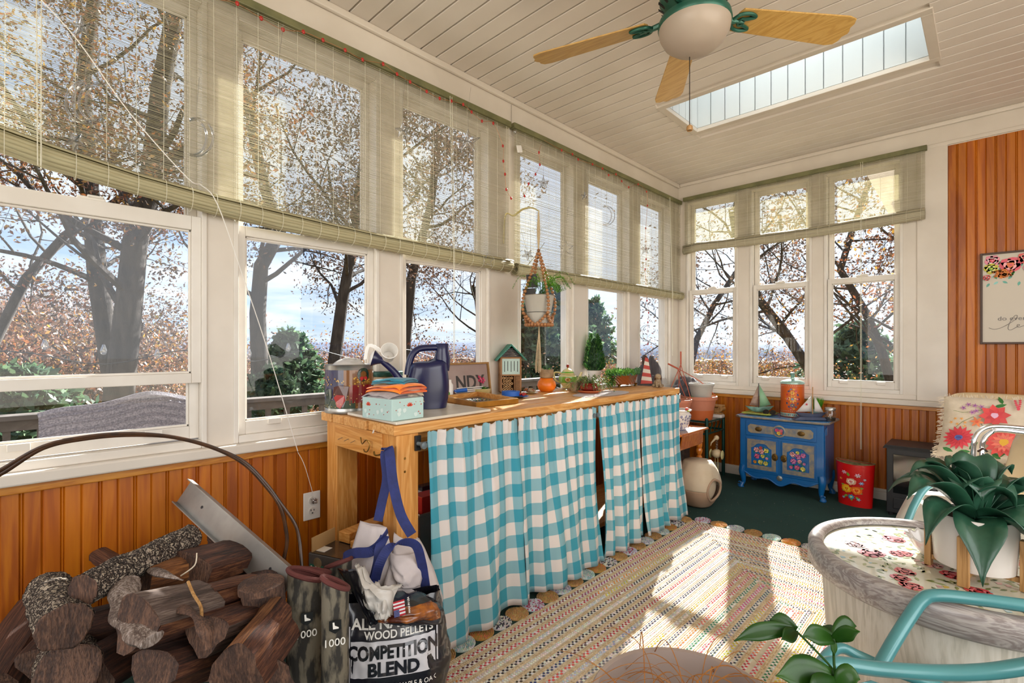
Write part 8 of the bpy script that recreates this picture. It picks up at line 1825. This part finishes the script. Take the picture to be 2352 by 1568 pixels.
o = bb2.build('dead_grass', M_['dead_grass'], bp_); o['kind'] = 'stuff'
pm('leaf_green', '234f12', .4, c2='38681c', scale=12, coat=.2, trans=.4)
lp = thing('leafy_houseplant', 'leafy green houseplant on thin stems in the bottom right foreground', 'plant', dp(1940, 1640, .72)); lp.location.z = 0
stem = lambda P, r=.0022, nm='stem': (lambda b: (b.tube(bez([dp(*p) for p in P], 6), r, 6), b.build(nm, M_['stand_green'] if 0 else M_['leaf_green'], lp, smooth=True)))(MB())
stem([(1960, 1650, .70), (1935, 1590, .71), (1915, 1540, .72), (1870, 1490, .73), (1832, 1452, .74), (1818, 1444, .74)], .0016)
stem([(1935, 1590, .71), (1918, 1540, .715), (1915, 1500, .72), (1914, 1468, .72)], .0018)
stem([(1960, 1650, .70), (1958, 1700, .70)], .003)
def lf(p0, p3, dep0, dep1, w, arch=.012, up=None, seed=0):
    a = dp(*p0, dep0); e = dp(*p3, dep1); d = e-a; return bleaf(a, a+d*.33+Vector((0, 0, arch)), a+d*.7+Vector((0, 0, arch)), e, w, seed, 'leaf_green', lp, fold=.12, up=up or (-FW*.8+Vector((0, 0, .6))))
lf((1828, 1448), (1686, 1472), .74, .72, .021, .010); lf((1828, 1448), (1768, 1424), .74, .75, .022, .006); lf((1828, 1448), (1795, 1468), .74, .71, .018, 0)
lf((1914, 1468), (1842, 1462), .72, .70, .024, .006); lf((1914, 1468), (1880, 1445), .72, .75, .026, .006); lf((1914, 1468), (1966, 1438), .72, .74, .024, .012); lf((1914, 1468), (1975, 1450), .72, .69, .018, .004)
lf((1913, 1462), (1916, 1505), .72, .715, .008, 0)
lf((1918, 1560), (1782, 1552), .715, .69, .042, .006); lf((1922, 1572), (1800, 1530), .715, .76, .034, .010); lf((1930, 1580), (1850, 1610), .71, .66, .045, 0); lf((1925, 1575), (1975, 1560), .71, .70, .03, .01); lf((1910, 1560), (1880, 1600), .72, .70, .03, .0)
cc5 = dp(1958, 1700, .70); b = MB(); b.lathe([(.05, 0), (.07, .16), (.075, .165), (.066, .15), (.001, .15)], Vector((cc5.x, cc5.y, max(.02, cc5.z-.15))), 24, cap=False); b.build('pot', M_['pot_mauve'], lp, smooth=60)
b = MB(); b.lathe([(.08, 0), (.06, max(.02, cc5.z-.152))], Vector((cc5.x, cc5.y, 0)), 20); tag(b.build('plant_pedestal', M_['dark_wood']), 'small round pedestal under the leafy houseplant', 'pedestal')
# ================================================================== ceiling fan
FC = Vector((1.262, 1.79, 0)); ZB_ = 2.30
fan = thing('ceiling_fan', 'ceiling fan with yellowed wooden blades, green metal fittings and a frosted bowl light', 'ceiling fan', Vector((FC.x, FC.y, 2.20)))
b = MB(); b.lathe([(.001, 2.56), (.07, 2.56), (.075, 2.54), (.03, 2.50), (.012, 2.49), (.012, 2.46), (.05, 2.455), (.115, 2.435), (.125, 2.41), (.125, 2.375), (.105, 2.345), (.07, 2.325), (.06, 2.30)], FC, 36, cap=False); mo = b.build('motor', M_['fan_green'], fan, smooth=50)
for k in range(20): a = k*2*pi/20; d = Vector((cos(a), sin(a), 0)); e = Vector((-d.y, d.x, 0)); b = MB(); b.obox(FC+d*.1175+Vector((0, 0, 2.36)), d*.012+Vector((0, 0, .011)), e*.005, Vector((0, 0, .002))); b.build('vent_slot', M_['black'], mo)
b = MB(); b.lathe([(.06, 2.305), (.10, 2.31), (.128, 2.295), (.131, 2.275), (.127, 2.268)], FC, 44, cap=False); b.build('light_fitter', M_['fan_green'], fan, smooth=True)
b = MB(); b.lathe([(.127, 2.274), (.1275, 2.266), (.124, 2.245), (.108, 2.215), (.08, 2.192), (.045, 2.18), (.001, 2.176)], FC, 44, cap=False); b.build('glass_bowl', M_['bowl_glass'], fan, smooth=True)
for k in range(5):
    an = radians(51+72*k+2); d = Vector((cos(an), sin(an), 0)); e = Vector((-d.y, d.x, 0)); tilt = radians(-12); ez = e*cos(tilt)+Vector((0, 0, sin(tilt))); C0 = FC+Vector((0, 0, ZB_+.012))
    b = MB(); out = [(.175, -.050), (.60, -.068), (.632, -.060), (.642, -.040), (.640, -.022), (.650, -.006), (.652, .006), (.640, .022), (.642, .040), (.632, .060), (.60, .068), (.175, .050), (.165, .03), (.165, -.03)]
    nn_ = d.cross(ez); b.prism([C0+d*x+ez*y for x, y in out], nn_*.006); bl = b.build('blade', M_['blade_wood'], fan, bevel=.0015)
    mt = MB(); mt.tube([C0+d*.06+Vector((0, 0, .03)), C0+d*.12+Vector((0, 0, .0)), C0+d*.165+nn_*-.006], [.014, .012, .010], 8)
    for s_ in (-1, 1): mt.tube(bez([C0+d*.150-nn_*.005, C0+d*.170+ez*.030*s_-nn_*.005, C0+d*.205+ez*.038*s_-nn_*.005, C0+d*.232+ez*.028*s_-nn_*.005, C0+d*.215+ez*.018*s_-nn_*.005, C0+d*.195+ez*.012*s_-nn_*.005], 5), .0065, 8)
    mt.tube([C0+d*.16-nn_*.005, C0+d*.20-nn_*.006], .007, 8); mt.tube([C0+d*(.188+.010*cos(t))+ez*.016*sin(t)-nn_*.006 for t in [i*pi/5 for i in range(10)]], .005, 8, closed=True); mt.build('blade_bracket', M_['fan_green'], fan, smooth=True)
pcx = at(1584, 112, 'Z', 2.21); pe = dp(1584, 294, (pcx-CV).dot(FW)); b = MB(); 
pch = [pcx.lerp(pe, i/60) for i in range(61)]
b.tube([pcx+Vector((0, 0, .08)), pe], .0014, 6); 
for q in pch: b.ball(q, .0022, 5)
o = b.build('pull_chain', M_['bead_black'], fan); b = MB(); b.lathe([(.004, .012), (.011, .006), (.012, -.006), (.010, -.010), (.006, -.006)], pe, 16, cap=False); b.build('chain_knob', M_['light_wood'], fan, smooth=True)
# ================================================================== bead plant hanger
hk = at(1168, 500, 'X', .055); dh = (hk-CV).dot(FW); tipx = dp(1235, 487, 2.66)
hkb = thing('plant_hook', 'long curved cream metal hook arm reaching from the window post', 'hook', hk)
b = MB(); P = [Vector((.015, hk.y, at(1168, 560, 'X', .03).z)), Vector((.03, hk.y, hk.z+.02)), dp(1180, 495, 2.84), dp(1200, 481, 2.78), dp(1222, 477, 2.71), dp(1238, 485, 2.66)]; b.tube(bez(P, 6), .006, 8, flat=.5); b.build('arm', M_['cream_glaze'], hkb, smooth=True)
HD = 2.66
hp4 = thing('bead_plant_hanger', 'macrame plant hanger of brown wooden beads with a long rope tassel', 'plant hanger', dp(1238, 860, HD))
top = dp(1237, 487, HD); ring = dp(1237, 575, HD); cen = dp(1238, 710, HD)
for k in (-1, 0, 1): b = MB(); b.tube(bez([top+RT*.001*k, top.lerp(ring, .5)+RT*.006*k, ring], 5), .0032, 6); b.build('rope', M_['rope'], hp4, smooth=True)
def px2(n): return n*HD/1130
rim_r = px2(39); lowr = px2(34)
rimz = dp(1238, 680, HD).z; midz = dp(1238, 722, HD).z; botz = dp(1238, 746, HD).z; C_ = dp(1238, 700, HD)
bead = None
def beads(path, r=.0092, step=None):
    global bead
    step = step or r*2.15; L = 0; pp = bez(path, 6); nxt = 0
    for a, e in zip(pp[:-1], pp[1:]):
        l = (e-a).length
        while nxt <= L+l:
            q = a.lerp(e, (nxt-L)/l if l else 0)
            if bead is None: b = MB(); b.ball((0, 0, 0), r, 10); bead = b.build('bead', M_['bead_wood'], hp4, smooth=True); bead.location = q-wloc(hp4)
            else: o = bead.copy(); COL.objects.link(o); o.location = q-wloc(hp4)
            nxt += step
        L += l
ang = [radians(-62), radians(20), radians(118), radians(200)]
ptsr = [Vector((C_.x+rim_r*cos(YAW+a), C_.y+rim_r*sin(YAW+a), rimz)) for a in ang]
for k, a in enumerate(ang):
    p1 = Vector((C_.x+rim_r*1.02*cos(YAW+a), C_.y+rim_r*1.02*sin(YAW+a), rimz-.02)); beads([ring, ring.lerp(p1, .5)+(p1-ring).cross(Vector((0, 0, 1))).cross(p1-ring).normalized()*-.0, p1, Vector((p1.x*.96+C_.x*.04, p1.y*.96+C_.y*.04, midz))])
for k in range(4):
    for s_ in (.5, -.5):
        a = ang[k]; a2 = a+s_*pi/2; m1 = Vector((C_.x+rim_r*.9*cos(YAW+a), C_.y+rim_r*.9*sin(YAW+a), midz)); m2 = Vector((C_.x+lowr*.9*cos(YAW+a2), C_.y+lowr*.9*sin(YAW+a2), botz)); beads([m1, m1.lerp(m2, .5)+Vector((0, 0, -.004)), m2], .0082)
beads([Vector((C_.x+lowr*.9*cos(t), C_.y+lowr*.9*sin(t), botz)) for t in [i*pi/8 for i in range(17)]], .0082)
for i in range(9):
    b = MB(); d = Vector((cos(i*.7)*.006, sin(i*.7)*.006, 0)); P = [Vector((C_.x, C_.y, botz-.005)), dp(1238, 772, HD)+d*.6, dp(1237, 800, HD)+d*1.6, dp(1236, 840, HD)+d*2.2+Vector((.003*sin(i), 0, 0)), dp(1236, 852+i % 3*2, HD)+d*2.0]; b.tube(bez(P, 5), .0022, 5); b.build('tassel_strand', M_['rope'], hp4, smooth=True)
hp5 = thing('hanging_pot', 'pale grey plastic pot held in the bead hanger', 'pot', Vector((C_.x, C_.y, botz)))
b = MB(); b.lathe([(.001, botz+.008-0), (px2(22), botz+.008), (px2(27), midz), (px2(35), rimz), (px2(37), rimz+.004), (px2(34), rimz-.002), (.001, rimz-.012)], (C_.x, C_.y, 0), 40, cap=False); b.build('body', M_['grey_pot'], hp5, smooth=50)
b = MB(); b.tube([Vector((C_.x+px2(28.5)*cos(t), C_.y+px2(28.5)*sin(t), midz+.01)) for t in [i*pi/16 for i in range(32)]], .0014, 5, closed=True); b.build('dark_line', M_['black'], hp5)
fern = thing('asparagus_fern', 'bright feathery asparagus fern growing from the bead hanger pot', 'plant', Vector((C_.x, C_.y, rimz))); rn = random.Random(14); b = MB(); b2 = MB()
for i in range(34):
    a = rn.gauss(.2, 1.3); out = RT*cos(a)+FW*sin(a); L = rn.uniform(.08, .17); p0 = Vector((C_.x, C_.y, rimz-.005))+RT*.015; P = bez([p0, p0+out*L*.35+Vector((0, 0, L*.6)), p0+out*L*.8+Vector((0, 0, L*.75)), p0+out*L*1.1+Vector((0, 0, L*.35))], 5); b.tube(P, .0008, 3, cap=False)
    for q in P[4:]:
        for _ in range(12): d = Vector((rn.gauss(0, 1), rn.gauss(0, 1), rn.gauss(0, .5))).normalized()*rn.uniform(.008, .02); s_ = d.cross(Vector((.2, .3, 1))).normalized()*.0010; b2.add([q-s_, q+s_, q+d], [(0, 1, 2)], 0, J(rn.choice(['6aa82a', '4f8a20', '8ac83a', '5a9828']), .2))
b.build('stems', M_['leaf_green'], fern)['kind'] = 'stuff'; b2.build('fronds', M_['leaf'], fern)['kind'] = 'stuff'
for (px, py, w, h, lab) in ((1222, 645, 13, 24, 'upper black plastic case tucked behind the fern'), (1216, 675, 15, 20, 'lower black plastic case tucked in the hanging pot')):
    q = dp(px, py, HD+.01); b = MB(); b.obox(q, (RT+Vector((0, 0, .08)))*px2(w)*.95, FW*.008, (Vector((0, 0, 1))-RT*.08)*px2(h)*.62); b.obox(q-FW*.0085, RT*px2(w)*.6, FW*.0006, Vector((0, 0, .001))); tag(b.build('plastic_case', M_['bead_black'], bevel=.003), lab, 'case')
# ================================================================== light garlands
def star(px, py, rpx, dep, label, rot=0, filled=False, tilt=0):
    c = dp(px, py, dep); r = rpx*dep/1130; P = [c+RT*(r*(1 if i % 2 == 0 else .42)*cos(rot+pi/2+i*pi/5))+Vector((0, 0, r*(1 if i % 2 == 0 else .42)*sin(rot+pi/2+i*pi/5)))+FW*tilt*cos(i) for i in range(10)]
    th = thing('star_light', label, 'star light', c-Vector((0, 0, r)), 'clear star and moon lights'); b = MB(); b.tube(P, .0035, 6, closed=True)
    if filled:
        for i in range(5): b.tube([c, P[2*i]], .004, 5)
        for i in range(5): b.tube([c, P[2*i+1]], .003, 5)
    b.build('tube', M_['clear_plastic'], th, smooth=True); b = MB(); b.tube([c+Vector((0, 0, r)), c+Vector((0, 0, r+.10)), c+Vector((.01, .01, r+.22))], .0011, 4); b.build('wire', M_['clear_plastic'], th); return th
def moon(px, py, rpx, dep, label, flip=1):
    c = dp(px, py, dep); r = rpx*dep/1130; P = []
    for i in range(20): a = radians(-110+220*i/19); P.append(c+RT*flip*(r*cos(a))+Vector((0, 0, r*1.1*sin(a))))
    for i in range(20): a = radians(110-220*i/19); P.append(c+RT*flip*(r*(.72*cos(a)-.10)-.0)+Vector((0, 0, r*1.0*sin(a))))
    th = thing('moon_light', label, 'moon light', c-Vector((0, 0, r)), 'clear star and moon lights'); b = MB(); b.tube(P, .0035, 6, closed=True); b.build('tube', M_['clear_plastic'], th, smooth=True)
    b = MB(); b.tube([c+Vector((0, 0, r)), c+Vector((0, .01, r+.15))], .0011, 4); b.build('wire', M_['clear_plastic'], th); return th
def dA(px): return 2.0/(.696-.718*(px-PCX)/1130)-.0       # just inside the blind of the left wall
def SD(px): return 1.96/(.696-.718*(px-PCX)/1130)
star(188, 62, 22, SD(188), 'clear filled star light near the top left corner of the blind', filled=True)
moon(195, 235, 44, SD(195), 'pair of clear moon light tubes at upper left of the blind, outer', flip=-1); moon(222, 235, 40, SD(222), 'pair of clear moon light tubes at upper left of the blind, inner', flip=-1)
star(173, 325, 22, SD(173), 'clear star light low on the left blind', rot=.5, filled=True)
moon(450, 315, 40, SD(450), 'large clear moon light over the post between the first two windows')
star(642, 205, 18, SD(642), 'small clear star light at the top of the second window', filled=True)
star(802, 398, 30, SD(802), 'clear outline star light hanging over the second window')
star(1075, 325, 28, SD(1075), 'clear star light cluster at the top of the third window', filled=True)
star(925, 300, 18, SD(925), 'small clear star light left of the third window', filled=True)
star(1120, 598, 17, SD(1120), 'clear outline star light over the blind roll by the corner post')
star(1248, 420, 13, SD(1248), 'small clear star light above the bead hanger', filled=True)
star(1300, 570, 17, SD(1300), 'clear outline star light right of the bead hanger')
moon(1392, 495, 20, SD(1392), 'clear moon light over the fifth window'); 
star(1482, 573, 11, SD(1482), 'small clear star light over the window nearest the corner', filled=True)
star(1212, 585, 13, SD(1212), 'clear star light left of the bead hanger ropes', rot=.6, filled=True)
moon(1486, 765, 17, SD(1486), 'clear moon light hanging below the corner blind', flip=-1); star(1343, 335+115, 9, SD(1343), 'tiny clear star light between the fourth and fifth windows', filled=True)
# red bead garland along the headrails
gd = thing('red_garland', 'thin copper wire garland with red beads strung along the blind headrails', 'garland', Vector((.06, 2.2, 2.3)))
GP = [(505, 0), (545, 8), (600, 42), (650, 68), (697, 73), (742, 92), (793, 115), (833, 137), (880, 147), (912, 170), (942, 188), (980, 210), (1010, 226), (1037, 232), (1064, 240), (1083, 257), (1107, 278), (1133, 283), (1155, 335), (1156, 370), (1160, 400), (1163, 435), (1174, 455)]
GP2 = [(1250, 322), (1290, 345), (1315, 354), (1328, 366), (1361, 377), (1384, 387), (1398, 402), (1415, 400), (1428, 416), (1444, 430), (1466, 423), (1485, 440), (1487, 472), (1483, 524), (1484, 570), (1484, 595), (1482, 618), (1486, 690), (1490, 718), (1488, 740), (1488, 790)]
GP3 = [(1244, 330), (1238, 350), (1240, 378), (1230, 400), (1214, 422), (1205, 450)]
for G_ in (GP, GP2, GP3):
    P = [at(x, y, 'X', .062) for x, y in G_]; b = MB(); b.tube(bez(P, 4), .0011, 4); b.build('wire', M_['copper_wire'], gd)
    for i, q in enumerate(P[1:]): b = MB(); b.ball(q, .0075, 8, sz=1.3, sx=.7); b.build('bead', M_['red_bead'], gd, smooth=True)
# long white cord slanting across the left window
b = MB(); P = [dp(95, 0, 1.36), dp(180, 95, 1.40), dp(300, 262, 1.46), dp(430, 408, 1.54), dp(462, 425, 1.58), dp(500, 470, 1.62), dp(560, 640, 1.72), dp(620, 820, 1.82), dp(684, 1036, 1.93)]; b.tube(bez(P, 5), .0016, 5); tag(b.build('extension_cord', M_['white_cord'], smooth=True), 'thin white cord slanting across the two left windows down to the outlet', 'cord')
# junction clips on the beam above the corner post
b = MB(); q = at(1175, 240, 'X', .006); b.tube([q, at(1175, 290, 'X', .006)], .0018, 5); q2 = at(1183, 302, 'X', .03); b.ball(q2, .012, 10, sz=1.5); tag(b.build('adhesive_hook', M_['clear_plastic'], smooth=True), 'clear adhesive hook on the beam above the corner post', 'hook')
b = MB(); q = at(1193, 342, 'X', .05); b.obox(q, Vector((.004, 0, 0)), Vector((0, .02, .006)), Vector((0, -.006, .02))); tag(b.build('battery_box', M_['white_plastic'], bevel=.003), 'small white battery box hanging at the left end of the corner blind', 'battery box')
